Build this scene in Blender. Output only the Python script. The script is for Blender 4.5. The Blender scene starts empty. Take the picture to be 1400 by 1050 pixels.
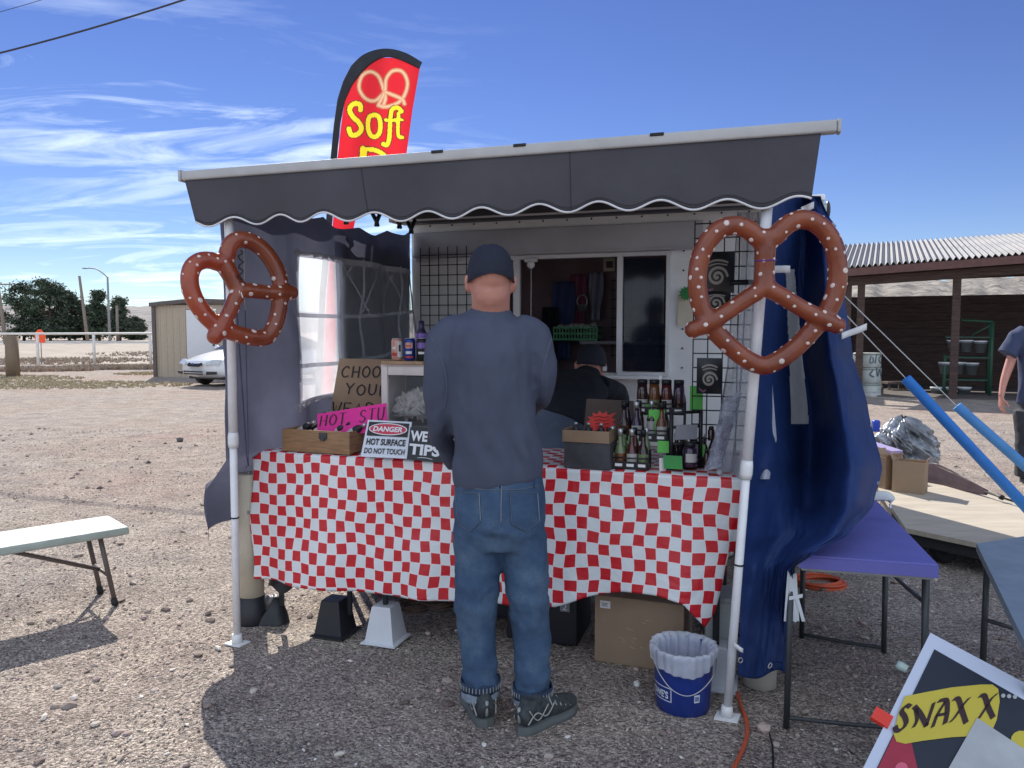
import bpy, math, random
from mathutils import Vector, Matrix, noise
from mathutils.bvhtree import BVHTree
R = math.radians
random.seed(7)
scene = bpy.context.scene
col = scene.collection

# ---------------------------------------------------------------- camera
CAM_H = 1.45; FPX = 1050.0; TILT = math.atan(73/1050)
cd = bpy.data.cameras.new('camera'); cam = bpy.data.objects.new('camera', cd); col.objects.link(cam)
cd.sensor_fit = 'HORIZONTAL'; cd.sensor_width = 36; cd.lens = 36*FPX/1400
cd.clip_start = 0.05; cd.clip_end = 6000
cam.location = (0, 0, CAM_H); cam.rotation_euler = (R(90)-TILT, 0, 0)
scene.camera = cam

# ---------------------------------------------------------------- sun, sky
SUN_ELEV = R(38); SUN_DIR = Vector((-.34, .94, 0)).normalized()      # horizontal direction towards the sun
sd = bpy.data.lights.new('sun', 'SUN'); sd.energy = 3.9; sd.angle = R(0.5); sd.color = (1, .94, .84)
sun = bpy.data.objects.new('sun', sd); col.objects.link(sun)
tosun = Vector((SUN_DIR.x*math.cos(SUN_ELEV), SUN_DIR.y*math.cos(SUN_ELEV), math.sin(SUN_ELEV)))
sun.rotation_euler = tosun.to_track_quat('Z', 'Y').to_euler(); sun.location = (-4, 8, 9)
scene.view_settings.view_transform = 'Standard'; scene.view_settings.look = 'None'
scene.view_settings.gamma = 1; scene.view_settings.use_curve_mapping = False
scene.view_settings.exposure = 0.88
world = bpy.data.worlds.new('World'); scene.world = world; world.use_nodes = True
wn = world.node_tree; wn.nodes.clear()
def wnode(t, **k):
    n = wn.nodes.new(t)
    for a, b in k.items(): setattr(n, a, b)
    return n
wl = wn.links.new
wout = wnode('ShaderNodeOutputWorld'); wbg = wnode('ShaderNodeBackground')
sky = wnode('ShaderNodeTexSky', sky_type='NISHITA', sun_disc=False)
sky.sun_elevation = SUN_ELEV; sky.sun_rotation = math.atan2(SUN_DIR.x, SUN_DIR.y)
sky.air_density = 1.0; sky.dust_density = 0.0; sky.ozone_density = 4.0; sky.altitude = 1300
# thin cirrus, laid out on a plane high above the ground
tc = wnode('ShaderNodeTexCoord'); sep = wnode('ShaderNodeSeparateXYZ'); wl(tc.outputs['Generated'], sep.inputs[0])
def wmath(op, a, b=None, clamp=False):
    n = wnode('ShaderNodeMath', operation=op); n.use_clamp = clamp
    for i, v in enumerate((a, b)):
        if v is None: continue
        if isinstance(v, (int, float)): n.inputs[i].default_value = v
        else: wl(v, n.inputs[i])
    return n.outputs[0]
zc = wmath('ADD', wmath('MAXIMUM', sep.outputs[2], 0.0), .16)
cx = wmath('DIVIDE', sep.outputs[0], zc); cy = wmath('DIVIDE', sep.outputs[1], zc)
cmb = wnode('ShaderNodeCombineXYZ'); wl(cx, cmb.inputs[0]); wl(cy, cmb.inputs[1])
mp = wnode('ShaderNodeMapping'); mp.inputs['Rotation'].default_value = (0, 0, R(-14)); mp.inputs['Scale'].default_value = (.85, 2.0, 1)
mp.inputs['Location'].default_value = (2.4, 1.6, 0)
wl(cmb.outputs[0], mp.inputs['Vector'])
n1 = wnode('ShaderNodeTexNoise'); n1.inputs['Scale'].default_value = 1.5; n1.inputs['Detail'].default_value = 9
n1.inputs['Roughness'].default_value = .62; n1.inputs['Distortion'].default_value = 1.4
wl(mp.outputs[0], n1.inputs['Vector'])
n2 = wnode('ShaderNodeTexNoise'); n2.inputs['Scale'].default_value = .55; n2.inputs['Detail'].default_value = 3
wl(cmb.outputs[0], n2.inputs['Vector'])
band = wmath('SUBTRACT', 1.0, wmath('MULTIPLY', wmath('ABSOLUTE', wmath('SUBTRACT', sep.outputs[2], .185)), 9.0), True)
cl = wmath('MULTIPLY', wmath('SUBTRACT', wmath('ADD', n1.outputs['Fac'], wmath('MULTIPLY', band, .085)), .495), 5.0, True)
big = wmath('MULTIPLY', wmath('SUBTRACT', n2.outputs['Fac'], .33), 4.0, True)
# clouds only over the western half of the sky, thinning overhead
left = wmath('MULTIPLY', wmath('SUBTRACT', .02, sep.outputs[0]), 4.5, True)
low = wmath('MULTIPLY', wmath('SUBTRACT', .42, sep.outputs[2]), 4.5, True)
cf = wmath('MULTIPLY', wmath('MULTIPLY', cl, big), wmath('MULTIPLY', left, low))
cf = wmath('MULTIPLY', cf, .9)
# unseen cloud added in the northern half, behind the viewer, to brighten the shade
nor_fill = wmath('MULTIPLY', wmath('MULTIPLY', wmath('SUBTRACT', -.02, sep.outputs[1]), 3.0, True), wmath('MULTIPLY', wmath('SUBTRACT', n2.outputs['Fac'], .12), 2.2, True))
cf = wmath('MAXIMUM', cf, wmath('MULTIPLY', nor_fill, .88))
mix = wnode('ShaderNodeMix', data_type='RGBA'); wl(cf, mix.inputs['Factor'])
hsv = wnode('ShaderNodeHueSaturation'); hsv.inputs['Saturation'].default_value = 1.12; hsv.inputs['Hue'].default_value = .520; hsv.inputs['Value'].default_value = .80
wl(sky.outputs[0], hsv.inputs['Color'])
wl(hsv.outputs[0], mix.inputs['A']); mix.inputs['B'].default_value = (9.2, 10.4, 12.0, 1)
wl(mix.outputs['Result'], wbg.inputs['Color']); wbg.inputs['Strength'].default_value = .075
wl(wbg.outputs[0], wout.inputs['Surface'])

# ---------------------------------------------------------------- placing things: pixels of the 1400x1050 photograph -> points
def ray(px, py):
    x = (px-700)/FPX; y = -(py-525)/FPX
    return Vector((x, math.cos(TILT)+y*math.sin(TILT), -math.sin(TILT)+y*math.cos(TILT)))
EYE = Vector((0, 0, CAM_H))
def G(px, py, z=0.0):
    v = ray(px, py); return EYE + v*((z-CAM_H)/v.z)
def P(px, py, Y):
    v = ray(px, py); return EYE + v*(Y/v.y)
def PP(px, py, p0, nrm):
    v = ray(px, py); return EYE + v*((Vector(p0)-EYE).dot(nrm)/v.dot(nrm))
A0 = G(320, 885); B0 = G(993, 988); U = (B0-A0).normalized(); N = Vector((-U.y, U.x, 0)); LEN = (B0-A0).length
Zv = Vector((0, 0, 1))
def S(a, b, z=0.0): return A0 + U*a + N*b + Zv*z                    # the stall's own axes: along the front, into the depth, up
STALL = Matrix(((U.x, N.x, 0, A0.x), (U.y, N.y, 0, A0.y), (0, 0, 1, 0), (0, 0, 0, 1)))
def PB(px, py, b): return PP(px, py, S(0, b), N)
def AB(p): q = p-A0; return (q.dot(U), q.dot(N), p.z)
def nz(v, s=1.0, seed=0): return noise.noise(Vector(v)*s + Vector((seed*7.3, seed*3.1, seed*5.7)))

# ---------------------------------------------------------------- materials
MATS = {}
def nodes(name):
    m = bpy.data.materials.new(name); m.use_nodes = True
    nt = m.node_tree; b = nt.nodes['Principled BSDF']; return m, nt, b
def ramp(nt, fac, stops):
    r = nt.nodes.new('ShaderNodeValToRGB'); el = r.color_ramp.elements
    while len(el) > 1: el.remove(el[-1])
    el[0].position = stops[0][0]; el[0].color = (*stops[0][1], 1)
    for p, c in stops[1:]:
        e = el.new(p); e.color = (*c, 1)
    nt.links.new(fac, r.inputs[0]); return r.outputs[0]
def noi(nt, scale, detail=4, rough=.55, vec=None, typ='ShaderNodeTexNoise', dist=0):
    t = nt.nodes.new(typ); t.inputs['Scale'].default_value = scale
    if typ == 'ShaderNodeTexNoise':
        t.inputs['Detail'].default_value = detail; t.inputs['Roughness'].default_value = rough; t.inputs['Distortion'].default_value = dist
    if vec is not None: nt.links.new(vec, t.inputs['Vector'])
    return t
def coord(nt, which='Object', scale=(1, 1, 1), rot=(0, 0, 0)):
    t = nt.nodes.new('ShaderNodeTexCoord'); m = nt.nodes.new('ShaderNodeMapping'); m.inputs['Scale'].default_value = scale; m.inputs['Rotation'].default_value = rot
    nt.links.new(t.outputs[which], m.inputs['Vector']); return m.outputs[0]
def M(name, c, rough=.6, metal=0, var=.12, vs=9, bump=0, bs=60, tl=0, alpha=1, spec=.5, stretch=(1, 1, 1), coat=0, emit=0, hue=None):
    if name in MATS: return MATS[name]
    m, nt, b = nodes(name); L = nt.links.new
    v = coord(nt, 'Object', stretch)
    c = Vector(c); lo = c*(1-var); hi = c*(1+var)
    if hue: hi = Vector(hue)
    t = noi(nt, vs, 5, .6, v)
    o = ramp(nt, t.outputs['Fac'], [(.3, tuple(lo)), (.7, tuple(hi))])
    L(o, b.inputs['Base Color'])
    b.inputs['Roughness'].default_value = rough; b.inputs['Metallic'].default_value = metal
    b.inputs['Specular IOR Level'].default_value = spec; b.inputs['Coat Weight'].default_value = coat
    if rough > .15:
        t3 = noi(nt, vs*2.3, 3, .6, v); mr = nt.nodes.new('ShaderNodeMapRange')
        mr.inputs['To Min'].default_value = rough*.8; mr.inputs['To Max'].default_value = min(1, rough*1.2)
        L(t3.outputs['Fac'], mr.inputs['Value']); L(mr.outputs[0], b.inputs['Roughness'])
    if bump:
        t2 = noi(nt, bs, 6, .6, v); bp = nt.nodes.new('ShaderNodeBump'); bp.inputs['Strength'].default_value = bump
        bp.inputs['Distance'].default_value = .01; L(t2.outputs['Fac'], bp.inputs['Height']); L(bp.outputs[0], b.inputs['Normal'])
    if tl or alpha < 1:
        out = nt.nodes['Material Output']; sh = b.outputs[0]
        if tl:
            tr = nt.nodes.new('ShaderNodeBsdfTranslucent'); L(o, tr.inputs['Color'])
            mx = nt.nodes.new('ShaderNodeMixShader'); mx.inputs[0].default_value = tl; L(sh, mx.inputs[1]); L(tr.outputs[0], mx.inputs[2]); sh = mx.outputs[0]
        if alpha < 1:
            tp = nt.nodes.new('ShaderNodeBsdfTransparent'); mx = nt.nodes.new('ShaderNodeMixShader'); mx.inputs[0].default_value = alpha
            L(tp.outputs[0], mx.inputs[1]); L(sh, mx.inputs[2]); sh = mx.outputs[0]
        L(sh, out.inputs['Surface'])
    MATS[name] = m; return m

# ---------------------------------------------------------------- mesh builder
def wloc(o):
    v = Vector((0, 0, 0))
    while o is not None: v = v + o.location; o = o.parent
    return v
def tag(o, label=None, cat=None, group=None, kind=None):
    if label: o['label'] = label
    if cat: o['category'] = cat
    if group: o['group'] = group
    if kind: o['kind'] = kind
    return o
def thing(name, loc, label, cat, group=None):
    o = bpy.data.objects.new(name, None); o.empty_display_size = .1; col.objects.link(o); o.location = loc
    return tag(o, label, cat, group)
class MB:
    def __init__(s, M=None): s.v = []; s.f = []; s.mi = []; s.sm = []; s.uv = {}; s.M = M; s.m = 0; s.smooth = False
    def add(s, vs, fs, m=None, smooth=None):
        k = len(s.v)
        for p in vs:
            p = Vector(p); s.v.append(s.M @ p if s.M else p)
        for f in fs:
            s.f.append([i+k for i in f]); s.mi.append(s.m if m is None else m); s.sm.append(s.smooth if smooth is None else smooth)
        return k
    def box(s, c, d, rz=0, rx=0, ry=0, m=None, bev=0, taper=1):
        mat = Matrix.Translation(Vector(c)) @ Matrix.Rotation(rz, 4, 'Z') @ Matrix.Rotation(ry, 4, 'Y') @ Matrix.Rotation(rx, 4, 'X')
        x, y, z = [q/2 for q in d]
        if not bev:
            vs = [mat @ Vector((i*x*(taper if k > 0 else 1), j*y*(taper if k > 0 else 1), k*z)) for k in (-1, 1) for j in (-1, 1) for i in (-1, 1)]
            s.add(vs, [(0, 2, 3, 1), (4, 5, 7, 6), (0, 1, 5, 4), (2, 6, 7, 3), (0, 4, 6, 2), (1, 3, 7, 5)], m); return
        import bmesh
        bm = bmesh.new(); bmesh.ops.create_cube(bm, size=1)
        for v in bm.verts: v.co = Vector((v.co.x*d[0], v.co.y*d[1], v.co.z*d[2]))
        bmesh.ops.bevel(bm, geom=bm.edges[:], offset=bev, segments=2, affect='EDGES', profile=.6)
        bm.verts.ensure_lookup_table()
        s.add([mat @ v.co for v in bm.verts], [[v.index for v in f.verts] for f in bm.faces], m, True); bm.free()
    def quad(s, a, b, c, d, m=None): s.add([a, b, c, d], [(0, 1, 2, 3)], m)
    def slab(s, pts, t, nrm=None, m=None):
        pts = [Vector(p) for p in pts]; n = len(pts)
        if nrm is None: nrm = (pts[1]-pts[0]).cross(pts[2]-pts[0]).normalized()
        q = [p - nrm*t for p in pts]
        s.add(pts+q, [tuple(range(n)), tuple(range(2*n-1, n-1, -1))]+[(i, i+n, (i+1) % n+n, (i+1) % n) for i in range(n)], m)
    def tube(s, pts, rad, seg=10, side=None, m=None, cap=True, smooth=True, closed=False):
        pts = [Vector(p) for p in pts]; n = len(pts)
        if not isinstance(rad, (list, tuple)): rad = [rad]*n
        rad = [r if isinstance(r, (list, tuple)) else (r, r) for r in rad]
        vs = []; prev = None
        for i, p in enumerate(pts):
            if closed: t = pts[(i+1) % n]-pts[(i-1) % n]
            else: t = pts[min(i+1, n-1)]-pts[max(i-1, 0)]
            if t.length < 1e-9: t = Vector((0, 0, 1))
            t.normalize()
            if side is not None: sx = Vector(side)
            elif prev is None: sx = Vector((1, 0, 0)) if abs(t.x) < .8 else Vector((0, 1, 0))
            else: sx = prev
            sx = (sx - t*sx.dot(t)).normalized(); prev = sx; sy = t.cross(sx)
            for k in range(seg):
                a = 2*math.pi*k/seg
                vs.append(p + sx*math.cos(a)*rad[i][0] + sy*math.sin(a)*rad[i][1])
        fs = []
        for i in range(n if closed else n-1):
            j = (i+1) % n
            for k in range(seg):
                k2 = (k+1) % seg
                fs.append((i*seg+k, i*seg+k2, j*seg+k2, j*seg+k))
        b = s.add(vs, fs, m, smooth)
        if cap and not closed:
            s.f.append([b+k for k in range(seg)][::-1]); s.f.append([b+(n-1)*seg+k for k in range(seg)])
            for _ in (0, 1): s.mi.append(s.m if m is None else m); s.sm.append(False)
    def lathe(s, c, prof, seg=20, m=None, axis=None, cap=True):
        c = Vector(c); ax = Vector(axis).normalized() if axis else Vector((0, 0, 1))
        s.tube([c+ax*z for r, z in prof], [max(r, 1e-4) for r, z in prof], seg, m=m, cap=cap) if False else None
        q = Vector((0, 0, 1)).rotation_difference(ax).to_matrix()
        vs = []; fs = []; n = len(prof)
        for r, z in prof:
            for k in range(seg):
                a = 2*math.pi*k/seg; vs.append(c + q @ Vector((r*math.cos(a), r*math.sin(a), z)))
        for i in range(n-1):
            for k in range(seg):
                k2 = (k+1) % seg; fs.append((i*seg+k, i*seg+k2, (i+1)*seg+k2, (i+1)*seg+k))
        b = s.add(vs, fs, m, True)
        if cap:
            s.f.append([b+k for k in range(seg)][::-1]); s.f.append([b+(n-1)*seg+k for k in range(seg)])
            for _ in (0, 1): s.mi.append(s.m if m is None else m); s.sm.append(False)
    def ell(s, c, r, rot=None, seg=14, m=None):
        c = Vector(c); rot = rot or Matrix.Identity(3); vs = []; fs = []; n = seg//2
        if not isinstance(r, (list, tuple, Vector)): r = (r, r, r)
        for i in range(1, n):
            t = math.pi*i/n
            for k in range(seg):
                a = 2*math.pi*k/seg
                vs.append(c + rot @ Vector((r[0]*math.sin(t)*math.cos(a), r[1]*math.sin(t)*math.sin(a), r[2]*math.cos(t))))
        top = len(vs); vs.append(c + rot @ Vector((0, 0, r[2]))); vs.append(c + rot @ Vector((0, 0, -r[2])))
        for i in range(n-2):
            for k in range(seg):
                k2 = (k+1) % seg; fs.append((i*seg+k, (i+1)*seg+k, (i+1)*seg+k2, i*seg+k2))
        for k in range(seg):
            k2 = (k+1) % seg; fs.append((top, k, k2)); fs.append((top+1, (n-2)*seg+k2, (n-2)*seg+k))
        s.add(vs, fs, m, True)
    def grid(s, fn, nu, nv, m=None, uv=None, smooth=True, closed_u=False, skip=None):
        vs = [fn(i/(nu), j/nv) for j in range(nv+1) for i in range(nu+1)]
        fs = [(j*(nu+1)+i, j*(nu+1)+i+1, (j+1)*(nu+1)+i+1, (j+1)*(nu+1)+i) for j in range(nv) for i in range(nu) if not (skip and skip((i+.5)/nu, (j+.5)/nv))]
        b = s.add(vs, fs, m, smooth)
        if uv:
            for j in range(nv+1):
                for i in range(nu+1): s.uv[b+j*(nu+1)+i] = uv(i/nu, j/nv)
    def text(s, txt, org, ex, ey, w, h, t=.001, bold=0, shear=0, m=None, fn=None, sub=0):
        """lettering fitted into w x h with its lower left corner at org; ex, ey unit vectors; fn bends it"""
        vs, fs = text_mesh(txt, bold, shear)
        x0 = min(p[0] for p in vs); x1 = max(p[0] for p in vs); y0 = min(p[1] for p in vs); y1 = max(p[1] for p in vs)
        nn = Vector(ex).cross(Vector(ey)).normalized(); out = []
        for p in vs:
            u = (p[0]-x0)/(x1-x0)*w; v = (p[1]-y0)/(y1-y0)*h
            out.append(fn(u, v) if fn else Vector(org)+Vector(ex)*u+Vector(ey)*v+nn*t)
        s.add(out, fs, m, False)
    def build(s, name, mats, parent=None, loc=None, label=None, cat=None, group=None, kind=None, sol=0, sub=0):
        if not isinstance(mats, (list, tuple)): mats = [mats]
        me = bpy.data.meshes.new(name)
        base = wloc(parent) if parent is not None else (Vector(loc) if loc is not None else Vector((0, 0, 0)))
        own = Vector((0, 0, 0))
        me.from_pydata([tuple(v-base) for v in s.v], [], s.f)
        for m in mats: me.materials.append(m)
        me.polygons.foreach_set('material_index', s.mi); me.polygons.foreach_set('use_smooth', s.sm)
        if s.uv:
            ul = me.uv_layers.new(name='UVMap')
            for lp in me.loops: ul.data[lp.index].uv = s.uv.get(lp.vertex_index, (0, 0))
        me.update()
        o = bpy.data.objects.new(name, me); col.objects.link(o)
        if parent is not None: o.parent = parent
        elif loc is not None: o.location = loc
        if sol:
            md = o.modifiers.new('solid', 'SOLIDIFY'); md.thickness = sol; md.offset = 0
        if sub:
            md = o.modifiers.new('sub', 'SUBSURF'); md.levels = md.render_levels = sub
        return tag(o, label, cat, group, kind)
def text_mesh(txt, bold=0, shear=0):
    c = bpy.data.curves.new('t', 'FONT'); c.body = txt; c.offset = bold; c.shear = shear; c.resolution_u = 3
    o = bpy.data.objects.new('t', c); col.objects.link(o)
    dg = bpy.context.evaluated_depsgraph_get(); me = bpy.data.meshes.new_from_object(o.evaluated_get(dg))
    vs = [tuple(v.co) for v in me.vertices]; fs = [tuple(p.vertices) for p in me.polygons]
    bpy.data.objects.remove(o); bpy.data.curves.remove(c); bpy.data.meshes.remove(me); return vs, fs
def remesh(mb, vox, smooth=5, disp=None, sc=1):
    """fuse the shapes of a builder into one continuous skin"""
    me = bpy.data.meshes.new('r'); me.from_pydata([tuple(v) for v in mb.v], [], mb.f); me.update()
    o = bpy.data.objects.new('r', me); col.objects.link(o)
    md = o.modifiers.new('a', 'REMESH'); md.mode = 'VOXEL'; md.voxel_size = vox; md.use_smooth_shade = True
    sm = o.modifiers.new('b', 'SMOOTH'); sm.factor = .6; sm.iterations = smooth
    dg = bpy.context.evaluated_depsgraph_get(); dg.update(); r = bpy.data.meshes.new_from_object(o.evaluated_get(dg))
    out = MB(); ns = [v.normal.copy() for v in r.vertices]
    vs = [v.co.copy() for v in r.vertices]
    if disp: vs = [v + n*disp(v, n) for v, n in zip(vs, ns)]
    out.add(vs, [tuple(p.vertices) for p in r.polygons], 0, True)
    bpy.data.objects.remove(o); bpy.data.meshes.remove(r); bpy.data.meshes.remove(me)
    return out
def spline(pts, n=8, closed=False):
    pts = [Vector(p) for p in pts]; out = []; k = len(pts)
    rng = range(k if closed else k-1)
    for i in rng:
        if closed: a, b, c, d = pts[(i-1) % k], pts[i], pts[(i+1) % k], pts[(i+2) % k]
        else: a, b, c, d = pts[max(i-1, 0)], pts[i], pts[i+1], pts[min(i+2, k-1)]
        for j in range(n):
            t = j/n
            out.append(.5*((2*b)+(c-a)*t+(2*a-5*b+4*c-d)*t*t+(3*b-a-3*c+d)*t**3))
    if not closed: out.append(pts[-1])
    return out
def lerp(a, b, t): return a+(b-a)*t
def interp(tab, x):
    if x <= tab[0][0]: return tab[0][1]
    for (x0, y0), (x1, y1) in zip(tab, tab[1:]):
        if x <= x1: return y0+(y1-y0)*(x-x0)/(x1-x0)
    return tab[-1][1]
def copy_tree(o, parent=None):
    c = o.copy(); col.objects.link(c)
    if parent is not None: c.parent = parent
    for ch in [q for q in bpy.data.objects if q.parent == o]: copy_tree(ch, c)
    return c
# pen strokes: flat ribbons following a path, mapped through fn(x, y) -> point
def stroke(mb, pts, w, fn, nib=None, m=None, smooth=6):
    pts = [Vector((*p, 0)) for p in pts]
    if smooth and len(pts) > 2: pts = spline(pts, smooth)
    L = []; Rr = []; n = len(pts)
    for i, p in enumerate(pts):
        t = (pts[min(i+1, n-1)]-pts[max(i-1, 0)]); t = t.normalized() if t.length > 0 else Vector((1, 0, 0))
        if nib is None: q = Vector((-t.y, t.x, 0))*w/2
        else:
            q = Vector((math.cos(nib), math.sin(nib), 0)); k = Vector((-t.y, t.x, 0)); q = q*w/2*(1 if q.dot(k) >= 0 else -1) + k*w*.12
        L.append(p+q); Rr.append(p-q)
    if nib is None:                                            # round ends
        t = (pts[0]-pts[1]).normalized(); L.insert(0, pts[0]+t*w*.4+(L[0]-pts[0])*.5); Rr.insert(0, pts[0]+t*w*.4+(Rr[0]-pts[0])*.5)
        t = (pts[-1]-pts[-2]).normalized(); L.append(pts[-1]+t*w*.4+(L[-1]-pts[-1])*.5); Rr.append(pts[-1]+t*w*.4+(Rr[-1]-pts[-1])*.5)
    n = len(L); mb.add([fn(p.x, p.y) for p in L]+[fn(p.x, p.y) for p in Rr], [(i, i+1, n+i+1, n+i) for i in range(n-1)], m, False)
PEN = {  # hand lettering on a unit box, y up
 'A': [[(0, 0), (.45, 1), (.9, 0)], [(.15, .38), (.75, .38)]], 'C': [[(.85, .85), (.5, 1), (.1, .7), (.05, .3), (.4, 0), (.85, .12)]],
 'E': [[(.8, 1), (.1, 1), (.08, 0), (.85, 0)], [(.1, .52), (.65, .52)]], 'H': [[(.08, 1), (.08, 0)], [(.85, 1), (.85, 0)], [(.08, .5), (.85, .5)]],
 'N': [[(.08, 0), (.1, 1), (.85, 0), (.88, 1)]], 'O': [[(.5, 1), (.1, .75), (.08, .3), (.45, 0), (.85, .25), (.88, .72), (.5, 1)]],
 'P': [[(.1, 0), (.1, 1), (.7, .95), (.8, .7), (.6, .5), (.1, .48)]], 'R': [[(.1, 0), (.1, 1), (.7, .95), (.8, .72), (.6, .52), (.1, .5)], [(.45, .5), (.85, 0)]],
 'S': [[(.82, .85), (.5, 1), (.15, .8), (.3, .55), (.7, .42), (.82, .2), (.45, 0), (.08, .15)]], 'T': [[(.05, 1), (.9, 1)], [(.48, 1), (.46, 0)]],
 'U': [[(.08, 1), (.08, .3), (.4, 0), (.8, .25), (.85, 1)]], 'W': [[(0, 1), (.25, 0), (.48, .7), (.72, 0), (.98, 1)]], 'Y': [[(.05, 1), (.45, .5)], [(.88, 1), (.45, .5), (.42, 0)]],
 'X': [[(.08, .92), (.22, 1), (.7, .02), (.92, .1)], [(.95, .95), (.8, .98), (.2, 0), (.02, .06)]]}
SHARP = 'AEHNTWY'
def pen_text(mb, txt, x, y, cw, chh, w, fn, gap=.25, jit=.0, nib=None, shear=0, m=None):
    for i, ch in enumerate(txt):
        if ch in PEN:
            dy = random.uniform(-jit, jit)*chh
            for st in PEN[ch]:
                pts = [(x+(i*(1+gap)+px_+shear*py_)*cw, y+dy+py_*chh) for px_, py_ in st]
                stroke(mb, pts, w, fn, nib=nib, m=m, smooth=0 if ch in SHARP else 4)

# ---------------------------------------------------------------- shared materials
white_paint = M('white_paint', (.72, .72, .72), .45, bump=.05, var=.06)
pole_white = M('pole_white', (.74, .74, .76), .4, var=.08, vs=14, bump=.04)
dark_metal = M('dark_metal', (.05, .055, .06), .5, metal=.3)
black = M('black_plastic', (.012, .013, .017), .45, spec=.4)
black_wire = M('black_wire', (.012, .012, .014), .5)
steel = M('steel', (.45, .45, .46), .45, metal=.8)
wood = M('wood', (.30, .17, .09), .6, vs=5, var=.3, stretch=(2, 2, 30), bump=.15)
cardb = M('cardboard', (.32, .225, .15), .85, vs=4, var=.1, bump=.1, bs=120)
rope_m = M('rope', (.55, .54, .5), .9)
rubber = M('rubber', (.02, .02, .022), .8)
orange_cord = M('orange_cord', (.55, .09, .03), .5)
green = M('green_plastic', (.04, .32, .12), .4)
lime = M('lime_paper', (.16, .62, .12), .7)
paper = M('white_paper', (.75, .75, .76), .8, var=.04)
ink = M('black_ink', (.015, .012, .014), .6)
cream = M('cream', (.62, .56, .45), .75, var=.1, vs=6, bump=.08)

# ---------------------------------------------------------------- ground
def ground_mat():
    m, nt, b = nodes('gravel_ground'); L = nt.links.new
    v = coord(nt, 'Object')
    big = noi(nt, .35, 4, .6, v); mid = noi(nt, 3.2, 6, .65, v); fine = noi(nt, 48, 7, .75, v)
    c1 = ramp(nt, mid.outputs['Fac'], [(.3, (.365, .315, .29)), (.5, (.48, .418, .375)), (.7, (.58, .515, .45))])
    c2 = ramp(nt, fine.outputs['Fac'], [(.3, (.42, .40, .40)), (.5, (.95, .93, .92)), (.68, (1.3, 1.28, 1.25))])
    mx = nt.nodes.new('ShaderNodeMix'); mx.data_type = 'RGBA'; mx.blend_type = 'MULTIPLY'; mx.inputs['Factor'].default_value = .9
    L(c1, mx.inputs['A']); L(c2, mx.inputs['B'])
    vo = noi(nt, 95, vec=v, typ='ShaderNodeTexVoronoi')
    hs = nt.nodes.new('ShaderNodeHueSaturation'); sp = nt.nodes.new('ShaderNodeSeparateColor'); L(vo.outputs['Color'], sp.inputs[0])
    mr = nt.nodes.new('ShaderNodeMapRange'); mr.inputs['To Min'].default_value = .55; mr.inputs['To Max'].default_value = 1.4; L(sp.outputs[0], mr.inputs['Value'])
    L(mr.outputs[0], hs.inputs['Value']); L(mx.outputs['Result'], hs.inputs['Color'])
    # pinkish rock patches
    pk = ramp(nt, big.outputs['Fac'], [(.36, (.93, .93, .94)), (.47, (1.04, 1.04, 1.03)), (.56, (1.0, .97, .94)), (.66, (1.0, .89, .87))])
    m2 = nt.nodes.new('ShaderNodeMix'); m2.data_type = 'RGBA'; m2.blend_type = 'MULTIPLY'; m2.inputs['Factor'].default_value = 1
    L(hs.outputs[0], m2.inputs['A']); L(pk, m2.inputs['B']); L(m2.outputs['Result'], b.inputs['Base Color'])
    b.inputs['Roughness'].default_value = .95; b.inputs['Specular IOR Level'].default_value = .15
    ad = nt.nodes.new('ShaderNodeMath'); ad.operation = 'MULTIPLY_ADD'; L(vo.outputs['Distance'], ad.inputs[0]); ad.inputs[1].default_value = -.9
    L(fine.outputs['Fac'], ad.inputs[2])
    bp = nt.nodes.new('ShaderNodeBump'); bp.inputs['Strength'].default_value = 1; bp.inputs['Distance'].default_value = .02
    L(ad.outputs[0], bp.inputs['Height'])
    bp2 = nt.nodes.new('ShaderNodeBump'); bp2.inputs['Strength'].default_value = .6; bp2.inputs['Distance'].default_value = .12
    L(mid.outputs['Fac'], bp2.inputs['Height']); L(bp.outputs[0], bp2.inputs['Normal']); L(bp2.outputs[0], b.inputs['Normal'])
    return m
gm = ground_mat()
g = MB()
def gz_(x, y):
    near = max(0, 1-abs(y-6)/40)
    return (nz((x, y, 0), .8, 3)*.015 + nz((x, y, 0), 3.1, 5)*.006)*near
xs = [-3000, -400, -120, -60, -30]+[-20+i*.5 for i in range(81)]+[30, 60, 120, 400, 3000]
ys = [-60, -10]+[-2+i*.4 for i in range(56)]+[22, 26, 32, 45, 70, 110, 300, 1000, 3500]
g.add([(x, y, gz_(x, y) if -5 < y < 21 and abs(x) < 21 else 0) for y in ys for x in xs],
      [(j*len(xs)+i, j*len(xs)+i+1, (j+1)*len(xs)+i+1, (j+1)*len(xs)+i) for j in range(len(ys)-1) for i in range(len(xs)-1)], 0, True)
g.build('ground', gm, kind='structure')

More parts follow.
